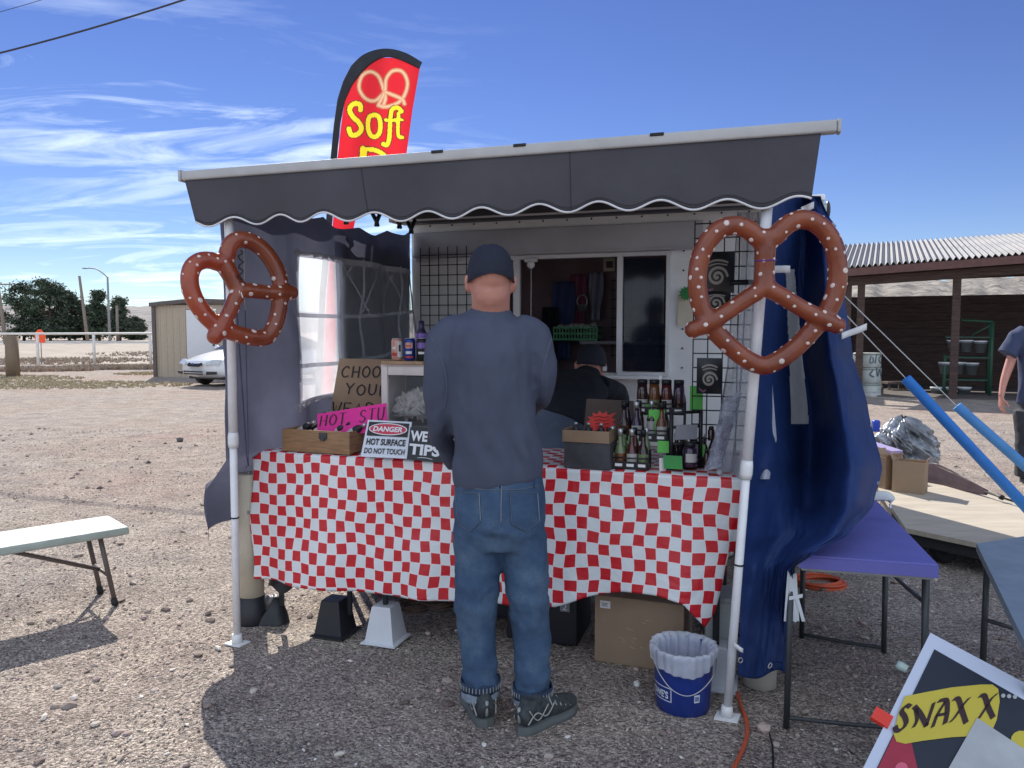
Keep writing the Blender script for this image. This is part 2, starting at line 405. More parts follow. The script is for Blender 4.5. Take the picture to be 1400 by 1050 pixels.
# loose stones lying on the gravel: one mesh, far too many to count
def stones():
    m, nt, b = nodes('loose_stones'); L = nt.links.new
    ge = nt.nodes.new('ShaderNodeNewGeometry')
    o = ramp(nt, ge.outputs['Random Per Island'], [(0, (.15, .115, .105)), (.25, (.30, .24, .21)), (.5, (.42, .35, .30)), (.75, (.33, .245, .24)), (.92, (.52, .46, .40)), (1, (.72, .69, .66))])
    L(o, b.inputs['Base Color']); b.inputs['Roughness'].default_value = .9; b.inputs['Specular IOR Level'].default_value = .2
    rnd = random.Random(5); s = MB()
    t = (1+5**.5)/2
    ico = [Vector(p).normalized() for p in ((-1, t, 0), (1, t, 0), (-1, -t, 0), (1, -t, 0), (0, -1, t), (0, 1, t), (0, -1, -t), (0, 1, -t), (t, 0, -1), (t, 0, 1), (-t, 0, -1), (-t, 0, 1))]
    icf = [(0, 11, 5), (0, 5, 1), (0, 1, 7), (0, 7, 10), (0, 10, 11), (1, 5, 9), (5, 11, 4), (11, 10, 2), (10, 7, 6), (7, 1, 8), (3, 9, 4), (3, 4, 2), (3, 2, 6), (3, 6, 8), (3, 8, 9), (4, 9, 5), (2, 4, 11), (6, 2, 10), (8, 6, 7), (9, 8, 1)]
    oc = [Vector(p) for p in ((1, 0, 0), (-1, 0, 0), (0, 1, 0), (0, -1, 0), (0, 0, 1), (0, 0, -1))]
    ocf = [(0, 2, 4), (2, 1, 4), (1, 3, 4), (3, 0, 4), (2, 0, 5), (1, 2, 5), (3, 1, 5), (0, 3, 5)]
    V = []; F = []
    for i in range(34000):
        Y = 1.75 + 9.5*rnd.random()**1.9
        x = (rnd.random()*2-1)*(.72*Y+.5)
        big_ = rnd.random()
        r = .0028+.0045*rnd.random()**2 if big_ < .975 else .010+.012*rnd.random()**2
        r *= (1+.1*(Y-2))
        q = Matrix.Rotation(rnd.random()*6.28, 3, 'Z') @ Matrix.Rotation(rnd.random()*3, 3, 'X')
        sc = (r*rnd.uniform(.8, 1.5), r*rnd.uniform(.7, 1.1), r*rnd.uniform(.5, .9))
        base, fc = (ico, icf) if Y < 4.2 else (oc, ocf)
        k = len(V); z0 = gz_(x, Y)+r*.25
        for p in base:
            j = rnd.uniform(.8, 1.15); w = q @ Vector((p.x*sc[0]*j, p.y*sc[1]*j, p.z*sc[2]*j))
            V.append((x+w.x, Y+w.y, z0+w.z*.7))
        F += [(a+k, b_+k, c+k) for a, b_, c in fc]
    s.v = V; s.f = F; s.mi = [0]*len(F); s.sm = [False]*len(F)
    me = bpy.data.meshes.new('loose_stones'); me.from_pydata(V, [], F); me.materials.append(m); me.update()
    ob = bpy.data.objects.new('loose_gravel', me); col.objects.link(ob)
    tag(ob, 'loose grey and pinkish stones scattered over the dirt lot', 'gravel', kind='stuff')
    for k, (px, py, r) in enumerate(((1044, 1000, .026), (246, 604, .05), (178, 872, .012), (600, 946, .012), (585, 868, .014), (870, 917, .013))):
        mb = MB(); c = G(px, py); rr = random.Random(k)
        mb.add([c+Vector((p.x*r*rr.uniform(.8, 1.2), p.y*r*rr.uniform(.8, 1.1), p.z*r*.8+r*.5)) for p in ico], icf)
        lab = ('pale pinkish stone lying right of the bucket and orange cord', 'dark rock lying alone on the sunlit lot behind the bench', 'small stone near the bench shadow on sunlit gravel',
               'small pale stone left of the left boot', 'small pale stone below the coiled wires', 'small grey stone below the left corner of the big cardboard box')[k]
        mb.build('rock', [M('rock_pink', (.5, .38, .34), .9, bump=.5, bs=80), M('rock_dark', (.12, .1, .1), .95)][1 if k == 1 else 0], loc=c, label=lab, cat='rock')
stones()

# dry grass and weeds on the left verge
def tufts(name, label, spots, cols, n, h, seed, cat='grass'):
    rnd = random.Random(seed); mb = MB()
    for i in range(n):
        cx_, cy_, rx, ry = spots[i % len(spots)]
        a = rnd.random()*6.28; q = rnd.random()**.6; x = cx_+math.cos(a)*q*rx; y = cy_+math.sin(a)*q*ry
        for k in range(5):
            d = Vector((rnd.uniform(-1, 1), rnd.uniform(-1, 1), 0)).normalized(); hh = h*rnd.uniform(.4, 1.1); w = .012+.01*rnd.random()
            s_ = Vector((-d.y, d.x, 0))*w*2; p = Vector((x, y, 0))+d*rnd.random()*.08
            mb.add([p-s_, p+s_, p+d*hh*.5+Vector((0, 0, hh))], [(0, 1, 2)], rnd.randrange(len(cols)))
    mb.build(name, cols, label=label, cat=cat, kind='stuff')
tufts('dry_grass', 'straw coloured dry grass along the left edge of the lot', [(-13, 20.5, 4.5, 1.6), (-17, 23, 4, 2), (-9.5, 26, 4, 1.4)], [M('straw', (.42, .34, .2), .9), M('straw_pale', (.5, .43, .3), .9)], 3000, .05, 3)
tufts('dry_weeds', 'reddish brown dry weeds growing under the white pipe fence', [(-15, 30, 2.5, 1), (-17.5, 28, 2.5, 1), (-12, 36, 4, 3), (-22, 36, 5, 4), (-18, 48, 8, 6), (-14, 29, 5, .6)], [M('weed_red', (.36, .24, .18), .9), M('weed_tan', (.44, .36, .27), .9), M('weed_gray', (.33, .29, .24), .9)], 4200, .15, 4, 'weeds')

# road, far verge and hills
road = MB(); road.add([(-400, 92, .03), (60, 92, .03), (60, 100, .03), (-400, 100, .03)], [(0, 1, 2, 3)])
road.build('road', M('asphalt', (.10, .10, .10), .9, bump=.2), kind='structure')
fld = MB(); fld.add([(-400, 33, .012), (-9, 33, .012), (-9, 87, .012), (-400, 87, .012)], [(0, 1, 2, 3)]); fld.build('dry_field', M('dry_field', (.27, .225, .185), 1, vs=.5, var=.35, bump=1, bs=3), kind='structure')
kb = MB(); kb.box((-170, 88, .12), (460, .35, .24)); kb.build('kerb', M('pale_concrete', (.62, .6, .56), .85), kind='structure')
def hills(name, prof, Y0, Y1, m, seed, amp):
    mb = MB(); nx, ny = 150, 14
    def fn(u, v):
        px = lerp(prof[0][0], prof[-1][0], u); top = interp(prof, px); Y = lerp(Y0, Y1, v)
        pk = (452-top)/FPX*Y1; z = pk*math.sin(v*math.pi/2)**.8
        z *= 1+amp*nz((px*.035, v*3, 0), 1, seed)+amp*.5*nz((px*.11, v*7, 0), 1, seed)
        return Vector(((px-700)/FPX*Y, Y, z-.2))
    mb.grid(fn, nx, ny); mb.build(name, m, kind='structure')
hm, nt, b = nodes('far_hillside')
ht = noi(nt, .045, 8, .75, coord(nt, 'Object')); nt.links.new(ramp(nt, ht.outputs['Fac'], [(.35, (.10, .10, .11)), (.5, (.2, .185, .18)), (.65, (.30, .27, .24))]), b.inputs['Base Color']); b.inputs['Roughness'].default_value = 1
hills('hill', [(-500, 408), (-60, 412), (0, 416), (60, 420), (130, 424), (170, 420), (200, 418), (235, 421), (300, 424), (500, 428), (800, 430)], 500, 900, hm, 2, .12)
hm2, nt, b = nodes('rocky_hillside')
ht = noi(nt, .22, 9, .8, coord(nt, 'Object'), dist=.6); nt.links.new(ramp(nt, ht.outputs['Fac'], [(.38, (.06, .055, .055)), (.48, (.18, .16, .145)), (.62, (.36, .33, .28))]), b.inputs['Base Color']); b.inputs['Roughness'].default_value = 1
hills('hill', [(900, 430), (1050, 400), (1150, 382), (1250, 376), (1350, 374), (1500, 370), (1800, 372)], 110, 200, hm2, 4, .12)

# pines beyond the road
leafm, nt, b = nodes('pine_needles')
ge = nt.nodes.new('ShaderNodeNewGeometry'); nt.links.new(ramp(nt, ge.outputs['Random Per Island'], [(0, (.02, .035, .022)), (.5, (.045, .072, .04)), (.85, (.09, .12, .07)), (1, (.14, .16, .10))]), b.inputs['Base Color']); b.inputs['Roughness'].default_value = .8
bark = M('bark', (.12, .08, .055), .95)
def tree(px, ptop, pw, Y, label, seed, form='round', pbase=466):
    rnd = random.Random(seed); x = (px-700)/FPX*Y; h = (452-ptop)/FPX*Y+1.45; w = pw/FPX*Y/2
    root = thing('pine_tree', (x, Y, 0), label, 'tree', 'evergreens beyond the road')
    t = MB(); t.tube([(x, Y, 0), (x+.1, Y, h*.4), (x, Y, h*.92)], [.22, .15, .03], 8)
    cl = []
    nc = 64
    for i in range(nc):
        f = rnd.uniform(.1, 1); z = h*f
        rr = w*(math.sin(min(1, (1-f)*1.5+.22)*math.pi/2) if form == 'round' else (1-f)*.9+.12)
        a = rnd.random()*6.28; d = rr*rnd.uniform(.3, .95)
        c = Vector((x+math.cos(a)*d, Y+math.sin(a)*d, z-rnd.random()*.2)); cl.append((c, w*rnd.uniform(.22, .40)))
        t.tube([(x, Y, z*.85), c], [.05, .015], 5)
    t.build('trunk', bark, root)
    f_ = MB()
    for c, r in cl:
        for _ in range(120):
            v = Vector((rnd.gauss(0, 1), rnd.gauss(0, 1), rnd.gauss(0, .62)))*r*.55
            p = c+v; a = Vector((rnd.uniform(-1, 1), rnd.uniform(-1, 1), rnd.uniform(-.4, 1))).normalized()*rnd.uniform(.14, .30)
            b_ = Vector((rnd.uniform(-1, 1), rnd.uniform(-1, 1), rnd.uniform(-1, 1))).normalized()*rnd.uniform(.07, .16)
            f_.add([p-a, p+b_, p+a, p-b_], [(0, 1, 2, 3)])
    f_.build('crown', leafm, root)
for i, (px, pt, pw, Y, lb, fm) in enumerate((
    (34, 389, 60, 112, 'broad dark evergreen, leftmost of the row beyond the road', 'round'), (70, 384, 56, 110, 'tallest dark evergreen in the row beyond the road', 'round'),
    (96, 400, 44, 114, 'lower bushy evergreen just right of the tallest one', 'round'), (137, 400, 38, 112, 'pointed evergreen right behind the street lamp', 'cone'),
    (165, 409, 38, 110, 'small pointed evergreen right of the street lamp', 'cone'), (116, 420, 40, 118, 'low evergreen between the two utility poles', 'round'), (186, 434, 26, 120, 'low scrubby tree nearest the tan shed', 'round'))):
    tree(px, pt, pw, Y, lb, 20+i, fm)

# poles and lamp
pm = M('weathered_pole', (.24, .2, .17), .9)
def upole(px, ptop, Y, lean, label, arm=True):
    x = (px-700)/FPX*Y; h = (452-ptop)/FPX*Y+1.45
    r_ = thing('utility_pole', (x, Y, 0), label, 'utility pole'); mb = MB(); mb.tube([(x, Y, 0), (x+lean, Y, h)], [.2, .14], 10); mb.build('pole', pm, r_)
    if arm:
        a = MB(); a.box((x+lean, Y-.2, h-.5), (3.2, .12, .14)); a.build('crossarm', pm, r_)
        for dx in (-1.4, -.5, .5, 1.4):
            q = MB(); q.lathe((x+lean+dx, Y-.2, h-.43), [(.04, 0), (.07, .08), (.05, .16), (.02, .2)], 8); q.build('insulator', M('insulator', (.3, .3, .3), .3), r_)
upole(9, 383, 80, -.6, 'tall utility pole with a crossarm at the left edge')
upole(121, 378, 90, -.7, 'leaning utility pole left of the street lamp', False)
upole(162, 418, 100, 0, 'short thin grey pole right of the street lamp', False)
lx = (146-700)/FPX*88
lamp = thing('street_lamp', (lx, 88.8, 0), 'grey street lamp with curved arm beside the road', 'street lamp')
mb = MB(); mb.tube([(lx, 88.8, 0), (lx, 88.8, 7.6)], [.16, .10], 10); mb.build('pole', M('galvanised', (.28, .29, .30), .6, metal=.3), lamp)
mb = MB(); mb.tube(spline([(lx, 88.8, 7.5), (lx-.5, 88.8, 8.0), (lx-1.3, 88.8, 8.5), (lx-2.2, 88.8, 8.6)], 6), .07, 8); mb.build('arm', MATS['galvanised'], lamp)
mb = MB(); mb.ell((lx-2.5, 88.8, 8.58), (.42, .16, .09)); mb.build('lamp_head', MATS['galvanised'], lamp)
def wire(p, q, sag, r, label, m=None, name='power_line'):
    p, q = Vector(p), Vector(q); pts = [p.lerp(q, i/20)-Vector((0, 0, 4*sag*(i/20)*(1-i/20))) for i in range(21)]
    mb = MB(); mb.tube(pts, r, 6); return mb.build(name, m or M('cable', (.03, .03, .035), .6), loc=p, label=label, cat='cable')
wire(P(-250, 125, 16), P(420, -60, 16), .25, .018, 'thick black overhead cable crossing the upper left sky')
wire(P(-200, 60, 20), P(200, -50, 20), .2, .007, 'thin overhead wire in the extreme upper left corner')
for k, (y0, y1) in enumerate(((397, 399), (404, 402), (428, 431), (440, 439))):
    wire(P(-60, y0, 90), P(330, y1+6, 86), .5, .012, ('uppermost', 'second', 'third', 'lowest')[k]+' of the distant wires crossing behind the street lamp')

# white pipe fence, wooden post, orange sign
fence = thing('pipe_fence', G(129, 503), 'white pipe fence along the far edge of the lot', 'fence')
fm = M('fence_white', (.70, .68, .64), .6)
mb = MB(); mb.tube([(-26, 30, 1.3), (-8.5, 30, 1.36)], .045, 8); mb.build('rail', fm, fence)
for px in (-78, 52, 129, 206, 283):
    x = (px-700)/FPX*30; mb = MB(); mb.tube([(x, 30, 0), (x, 30, 1.3)], .055, 8); mb.build('post', fm, fence)
p = G(18, 515); mb = MB(); mb.tube([p, p+Vector((0, 0, 1.28))], [.2, .18], 12); r_ = mb.build('wooden_post', M('old_post', (.2, .15, .1), .95, bump=.5, bs=20, stretch=(6, 6, 1)), loc=p, label='thick weathered wooden post at the left edge of the lot', cat='post')
x = (56-700)/FPX*33; sg = thing('road_sign', (x, 33, 0), 'small bright orange sign standing behind the pipe fence', 'sign')
mb = MB(); mb.tube([(x, 33.04, 0), (x, 33.04, 1.5)], .025, 6); mb.build('post', steel, sg)
mb = MB(); mb.slab([(x-.2, 33, .95), (x+.2, 33, .92), (x+.24, 33, 1.25), (x+.06, 33, 1.5), (x-.08, 33, 1.5), (x-.26, 33, 1.3)], .01, Vector((0, -1, 0))); mb.build('panel', M('orange_sign', (.85, .1, .02), .5), sg)

# tan shed
shx0 = G(213, 515).x; SY = 24.2
shed = thing('metal_shed', (shx0+1.6, SY, 0), 'tan ribbed metal shed with white door and dark roof trim', 'shed')
tan = M('tan_metal', (.40, .33, .25), .6, var=.05); sw, sh_ = 3.6, 2.25
mb = MB()
def ribs(mb, p0, ax, w, h, nn, amp=.02, per=.2):
    k = int(w/per); pts = []
    for i in range(k):
        s0 = i*per
        for o, d in ((0, 0), (.6*per, 0), (.7*per, amp), (.9*per, amp)): pts.append(Vector(p0)+Vector(ax)*(s0+o)+Vector(nn)*d)
    pts.append(Vector(p0)+Vector(ax)*w)
    for a, b_ in zip(pts, pts[1:]): mb.add([a, b_, b_+Zv*h, a+Zv*h], [(0, 1, 2, 3)])
ribs(mb, (shx0, SY, 0), (1, 0, 0), 1.0, sh_, (0, -1, 0)); ribs(mb, (shx0+1.95, SY, 0), (1, 0, 0), sw-1.95, sh_, (0, -1, 0))
ribs(mb, (shx0, SY+3, 0), (0, -1, 0), 3, sh_, (-1, 0, 0)); ribs(mb, (shx0+sw, SY, 0), (0, 1, 0), 3, sh_, (1, 0, 0))
mb.add([(shx0+1.0, SY, 2.12), (shx0+1.95, SY, 2.12), (shx0+1.95, SY, sh_), (shx0+1.0, SY, sh_)], [(0, 1, 2, 3)])
mb.build('wall', tan, shed)
mb = MB(); mb.box((shx0+1.48, SY-.005, 1.05), (.93, .05, 2.1), bev=.005); d_ = mb.build('door', M('shed_door', (.62, .62, .64), .5, var=.03), shed)
mb = MB(); mb.ell((shx0+1.87, SY-.06, 1.0), .035); mb.build('handle', dark_metal, d_)
mb = MB(); rf = [(-.1, 2.2), (-.1, 2.32), (1.3, 2.46), (3.7, 2.36), (3.7, 2.22), (1.3, 2.34)]
mb.add([(shx0+x_, SY-.12, z_) for x_, z_ in rf]+[(shx0+x_, SY+3.1, z_) for x_, z_ in rf], [tuple(range(6)), tuple(range(11, 5, -1))]+[(i, (i+1) % 6, (i+1) % 6+6, i+6) for i in range(6)])
mb.box((shx0+.0, SY-.03, 1.1), (.1, .08, 2.2)); mb.build('roof_trim', M('brown_trim', (.10, .08, .075), .6), shed)

# white car seen from the front
def car():
    c0 = G(281, 529); cx_, cy_ = c0.x+.08, c0.y
    root = thing('parked_car', (cx_, cy_+2.2, 0), 'white sedan parked in front of the tan shed, nose towards us', 'car')
    paint = M('car_white', (.72, .73, .74), .25, var=.02, coat=.6); gl = M('car_glass', (.03, .04, .05), .08, spec=.8); dk = M('grille_black', (.015, .015, .017), .5)
    W = .92
    # body: sections along the length (y back from the nose): halfwidth, bottom, belt height, top
    secs = [(0, .62, .38, .62, .64), (.06, .78, .26, .66, .70), (.35, .89, .2, .74, .80), (.8, .92, .2, .82, .90), (1.15, .92, .2, .88, .97), (1.3, .92, .2, .90, .99), (2.2, .92, .2, .92, 1.0), (3.8, .92, .2, .92, 1.0), (4.1, .9, .22, .92, 1.0), (4.75, .86, .25, .9, .96), (4.95, .7, .35, .8, .84)]
    mb = MB(); K = 16
    vs = []
    for y, hw, b0, be, tp in secs:
        ring = [(-hw*.9, b0), (-hw, b0+.12), (-hw, be-.14), (-hw*.97, be-.03), (-hw*.86, be+.02), (-hw*.55, tp-.01), (-hw*.2, tp+.008), (0, tp+.01), (hw*.2, tp+.008), (hw*.55, tp-.01), (hw*.86, be+.02), (hw*.97, be-.03), (hw, be-.14), (hw, b0+.12), (hw*.9, b0)]
        vs += [(cx_+x_, cy_+y+.12*(x_/W)**2*(1 if y < .5 else 0)*1.6, z_) for x_, z_ in ring]
    n = 15; fs = [(i*n+k, i*n+(k+1) % n, (i+1)*n+(k+1) % n, (i+1)*n+k) for i in range(len(secs)-1) for k in range(n)]
    fs += [tuple(range(n))[::-1], tuple((len(secs)-1)*n+k for k in range(n))]
    mb.add(vs, fs, 0, True); mb.build('body', paint, root, sub=1)
    mb = MB()                                    # cabin
    ca = [(1.25, .80, .97, .99), (1.9, .66, .97, 1.33), (2.3, .62, .97, 1.40), (3.2, .62, .97, 1.38), (3.7, .66, .97, 1.25), (4.2, .78, .97, 1.0)]
    vs = []
    for y, hw, b0, tp in ca: vs += [(cx_-hw*1.1, cy_+y, b0), (cx_-hw, cy_+y, tp-.03), (cx_-hw*.8, cy_+y, tp), (cx_+hw*.8, cy_+y, tp), (cx_+hw, cy_+y, tp-.03), (cx_+hw*1.1, cy_+y, b0)]
    mb.add(vs, [(i*6+k, i*6+k+1, (i+1)*6+k+1, (i+1)*6+k) for i in range(5) for k in range(5)], 0, True)
    mb.m = 1
    for i in (1, 2, 3): mb.add([Vector(vs[(i)*6+k]) + Vector((0, 0, .006)) for k in (1, 2, 3, 4)]+[Vector(vs[(i+1)*6+k]) + Vector((0, 0, .006)) for k in (1, 2, 3, 4)], [(0, 1, 5, 4), (1, 2, 6, 5), (2, 3, 7, 6)], 1, True)
    mb.build('cabin', [gl, paint], root)
    def at(x_, z_, o=.0): return Vector((cx_+x_, cy_+.19*(x_/W)**2*1.0-.03-o+(.0 if z_ < .58 else (z_-.58)*.9), z_))
    mb = MB(); pts = [at(x_, z_) for x_, z_ in ((-.30, .60), (-.2, .55), (.2, .55), (.30, .60), (.24, .68), (-.24, .68))]; mb.slab(pts, .03, Vector((0, -1, 0))); gr = mb.build('grille', dk, root)
    mb = MB(); mb.ell(at(0, .62, .02), (.07, .02, .03)); mb.build('emblem', M('emblem_blue', (.03, .06, .2), .3), gr)
    for s_ in (-1, 1):
        mb = MB(); mb.slab([at(s_*x_, z_, .01) for x_, z_ in ((.40, .60), (.82, .62), (.80, .74), (.60, .74), (.42, .69))][::s_], .03, Vector((0, -1, 0))); mb.build('headlight', M('headlight', (.55, .57, .56), .15, coat=1), root)
        mb = MB(); q = Vector((cx_+s_*1.0, cy_+1.55, 1.0)); mb.ell(q, (.11, .07, .08)); mb.build('side_mirror', paint, root)
    mb = MB()
    for z_ in (.36, .42): mb.slab([at(-.38, z_-.018, .035), at(.38, z_-.018, .035), at(.38, z_+.018, .035), at(-.38, z_+.018, .035)], .02, Vector((0, -1, 0)))
    for s_ in (-1, 1): mb.slab([at(s_*.5, .34, .03), at(s_*.8, .36, .03), at(s_*.8, .43, .03), at(s_*.5, .43, .03)][::s_], .02, Vector((0, -1, 0)))
    mb.build('bumper_grille', dk, root)
    for s_ in (-1, 1):
        for y in (.95, 3.9):
            c = Vector((cx_+s_*.80, cy_+y, .31)); mb = MB(); mb.lathe(c-Vector((.1, 0, 0)), [(.2, 0), (.29, .0), (.31, .04), (.31, .17), (.29, .2), (.2, .2)], 24, axis=(1, 0, 0)); w_ = mb.build('wheel', rubber, root)
            mb = MB(); mb.lathe(c-Vector((.105, 0, 0)), [(.05, 0), (.19, .01), (.195, .2), (.05, .21)], 20, axis=(1, 0, 0)); mb.build('rim', steel, w_)
    mb = MB(); mb.box((cx_, cy_+2.5, .3), (1.5, 4.2, .2)); mb.build('underbody', dk, root)
    mb = MB(); mb.tube([(cx_-.1, cy_+1.28, 1.0), (cx_+.35, cy_+1.36, 1.02)], .02, 6); mb.build('wiper', dk, root)
    f0 = G(264, 530); th = R(-30); root.rotation_euler = (0, 0, th); root.location = (f0.x-2.15*math.sin(th), f0.y+2.15*math.cos(th), 0); root.scale = (.93, .96, .97)
car()
# bench
def bench():
    c = [G(177, 720, .42), G(136, 706, .42)]; d = (G(0, 749, .42)-c[0]).normalized(); w = c[1]-c[0]; w = (w-d*w.dot(d)).normalized()*.36; 
    root = thing('bench', Vector((c[0].x, c[0].y, 0))+d*.2+w*.5, 'folding bench with pale plastic top and dark metal legs', 'bench')
    o = c[0]; L = 1.83
    mb = MB(); T = Matrix(((d.x, w.normalized().x, 0, o.x), (d.y, w.normalized().y, 0, o.y), (0, 0, 1, 0), (0, 0, 0, 1)))
    mb.M = T; mb.box((L/2, .18, .398), (L, .36, .042), bev=.012); mb.build('seat', M('bench_plastic', (.38, .43, .39), .6, bump=.25, bs=160), root)
    lm = M('brown_metal', (.11, .085, .075), .5)
    for x0, sg_ in ((.16, 1), (L-.16, -1)):
        for y0 in (.05, .31):
            mb = MB(T); mb.tube([(x0-.03*sg_, y0, .38), (x0-.09*sg_, y0, .02)], .0125, 8); lg = mb.build('leg', lm, root)
            mb = MB(T); mb.tube([(x0-.085*sg_, y0, .04), (x0-.092*sg_, y0, 0)], .017, 8); mb.build('foot_cap', rubber, lg)
        mb = MB(T); mb.tube([(x0-.06*sg_, .05, .17), (x0-.06*sg_, .31, .17)], .009, 8); mb.tube([(x0-.06*sg_, .18, .17), (x0+.4*sg_, .18, .375)], .011, 8); mb.build('brace', lm, root)
bench()

# ================================================================ the stall
TB = .87                                                              # height of the stall tables
trailer = thing('concession_trailer', S(1.3, 3.2, 0), 'white concession trailer with service window behind the stall tables', 'trailer')
twall = M('trailer_white', (.78, .79, .80), .45, var=.08, vs=3, bump=.05, bs=8)
alu = M('aluminium_frame', (.66, .66, .68), .4, metal=.2, var=.05)
oL = AB(PB(645, 450, 2))[0]; oR = 1.71; z0, z1, zt, zb = 1.18, 1.925, 2.20, .35; aL, aR = -.04, 2.58
W_ = MB(STALL)
def wallbox(a0, a1, b0, b1, c0, c1): W_.box(((a0+a1)/2, (b0+b1)/2, (c0+c1)/2), (a1-a0, b1-b0, c1-c0))
wallbox(aL, oL, 2, 2.05, zb, zt); wallbox(oR, aR, 2, 2.05, zb, zt); wallbox(oL, oR, 2, 2.05, z1, zt); wallbox(oL, oR, 2, 2.05, zb, z0)
wallbox(aL, aL+.05, 2.05, 3.9, zb, zt); wallbox(aR-.05, aR, 2.05, 3.9, zb, zt); wallbox(aL, aR, 3.9, 3.95, zb, zt)
wallbox(aL+.05, aR-.05, 2.05, 3.9, zb, zb+.06)
W_.build('wall', twall, trailer)
mb = MB(STALL); mb.box((1.27, 2.975, zt+.02), (2.66, 1.99, .04), bev=.01); mb.build('roof', twall, trailer)
for a_, z_ in [(1.80, 1.22+k*.12) for k in range(9)]+[(.1+k*.16, 2.16) for k in range(16)]:
    mb = MB(STALL); mb.lathe((a_, 1.997, z_), [(.006, 0), (.006, .004), (.001, .006)], 8, axis=(0, -1, 0)); mb.build('rivet', dark_metal, trailer)
mb = MB(STALL)                                                          # horizontal hatch board folded above the opening
mb.box((.95, 1.985, 2.03), (1.93, .022, .17), bev=.004); mb.box((.95, 1.97, 1.955), (1.93, .012, .012)); mb.build('hatch_panel', M('hatch_grey', (.42, .42, .45), .55, vs=2, var=.15), trailer)
mb = MB(STALL)                                                          # window frame
mb.box((.87, 1.982, z1), (1.72, .04, .022)); mb.box((oR, 1.982, 1.55), (.022, .035, .74)); mb.box((1.56, 1.979, z0), (.32, .035, .022))
aM = AB(PB(708, 450, 2))[0]; aS = AB(PB(848, 450, 2))[0]
mb.box((aM, 1.984, 1.55), (.045, .03, .73)); mb.box((aS, 1.98, 1.55), (.035, .03, .73)); mb.box((.6, 1.99, z0-.012), (1.1, .05, .02))
mb.build('window_frame', alu, trailer)
mb = MB(STALL); mb.box(((aS+oR)/2, 1.99, 1.55), (oR-aS-.05, .006, .70)); mb.build('window_glass', M('dark_glass', (.012, .018, .035), .08, spec=.5, alpha=.6), trailer)
mb = MB(STALL); ac = AB(PB(729, 372, 2))[0]
mb.box((ac, 1.95, 1.905), (.08, .05, .025), bev=.006); mb.ell((ac+.005, 1.93, 1.875), (.026, .026, .026)); mb.build('window_latch', white_paint, trailer)
mb = MB(STALL); mb.tube([(ac, 1.955, 1.88), (ac-.005, 1.965, 1.5)], .003, 6); mb.build('pull_cord', rope_m, trailer)
mb = MB(STALL); dark_in = M('interior_brown', (.26, .18, .20), .8, vs=3, var=.3)
mb.box((1.2, 3.3, 1.3), (2.4, .03, 1.6)); mb.build('interior_wall', dark_in, trailer)
mb = MB(STALL)
for k in range(9): mb.box((1.45, 3.27, 1.25+k*.075), (.7, .006, .006))
for k in range(10): mb.box((1.12+k*.075, 3.27, 1.55), (.006, .006, .62))
mb.build('interior_rack', black_wire, trailer)
mb = MB(STALL); mb.box((1.35, 3.0, 1.36), (.8, .3, .025)); mb.build('interior_shelf', M('shelf_grey', (.3, .3, .32), .6), trailer)
mb = MB(STALL); mb.box((1.0, 1.93, z0-.02), (1.36, .14, .022), bev=.004); mb.build('counter_ledge', twall, trailer)
for s_ in (1,):
    for a_, b_ in ((.5, 2.35), (.5, 3.6), (2.2, 2.35), (2.2, 3.6)):
        mb = MB(STALL); mb.lathe((a_-.09, b_, .3), [(.16, 0), (.28, 0), (.3, .04), (.3, .14), (.28, .18), (.16, .18)], 24, axis=(1, 0, 0)); mb.build('wheel', rubber, trailer)
# flood light on the right corner
q = PB(1119, 290, 1.9)
lt = thing('flood_light', q, 'small grey floodlight bracket on the trailer corner above the right pretzel', 'light')
mb = MB(); mb.box(q, (.085, .08, .09), rz=-.3, bev=.01); mb.box(q+Vector((0, 0, -.1)), (.05, .05, .1), rz=-.3); mb.build('housing', M('grey_green', (.33, .36, .35), .5), lt)
mb = MB(); mb.box(q+Vector((-.005, -.045, .0)), (.06, .006, .065), rz=-.3); mb.build('lens', M('lens', (.5, .52, .52), .2), lt)
q2 = PB(1131, 295, 1.9); mb = MB(); mb.ell(q2+Vector((0, 0, .03)), (.014, .03, .055)); mb.tube([q2+Vector((0, 0, 0)), q2+Vector((-.005, 0, -.1))], .012, 8); mb.tube([q2, q2+Vector((.05, 0, -.06))], .004, 5); mb.build('horn_speaker', dark_metal, loc=q2, label='small dark horn on a stub beside the floodlight', cat='speaker')

# things seen through the service window
def hang(px, py, b, pts, w, m, name, label, cat):
    c = PB(px, py, b); mb = MB()
    mb.grid(lambda u, v: c + U*((u-.5)*w*(1+.25*math.sin(v*5))) + Zv*(-v*pts) + N*(.03*math.sin(u*9+v*3)), 12, 14); mb.build(name, m, loc=c, label=label, cat=cat, sol=.008)
hang(770, 385, 3.1, .62, .16, M('navy_cloth', (.06, .09, .22), .9), 'hanging_apron', 'dark navy apron hanging at the left inside the service window', 'apron')
hang(790, 375, 3.15, .5, .12, M('plum_cloth', (.28, .08, .16), .9), 'hanging_cloth', 'dark plum cloth hanging in the middle inside the service window', 'cloth')
hang(815, 372, 3.15, .38, .10, M('grey_cloth', (.3, .32, .42), .9), 'hanging_towel', 'grey towel hanging at the right inside the service window', 'towel')
hang(752, 420, 3.0, .55, .12, M('black_cloth', (.015, .018, .03), .9), 'hanging_jacket', 'black jacket hanging low beside the green basket', 'jacket')
c = PB(796, 412, 3.0); mb = MB(); mb.tube([c+U*.04*math.cos(t)+Zv*.05*math.sin(t) for t in [i*.45 for i in range(14)]], .006, 6, closed=True); mb.box(c+Zv*-.05, (.07, .03, .05), rz=.3)
mb.build('tongs', M('dull_metal', (.35, .37, .36), .35, metal=.8), loc=c, label='bright metal clip hanging above the green basket', cat='utensil')
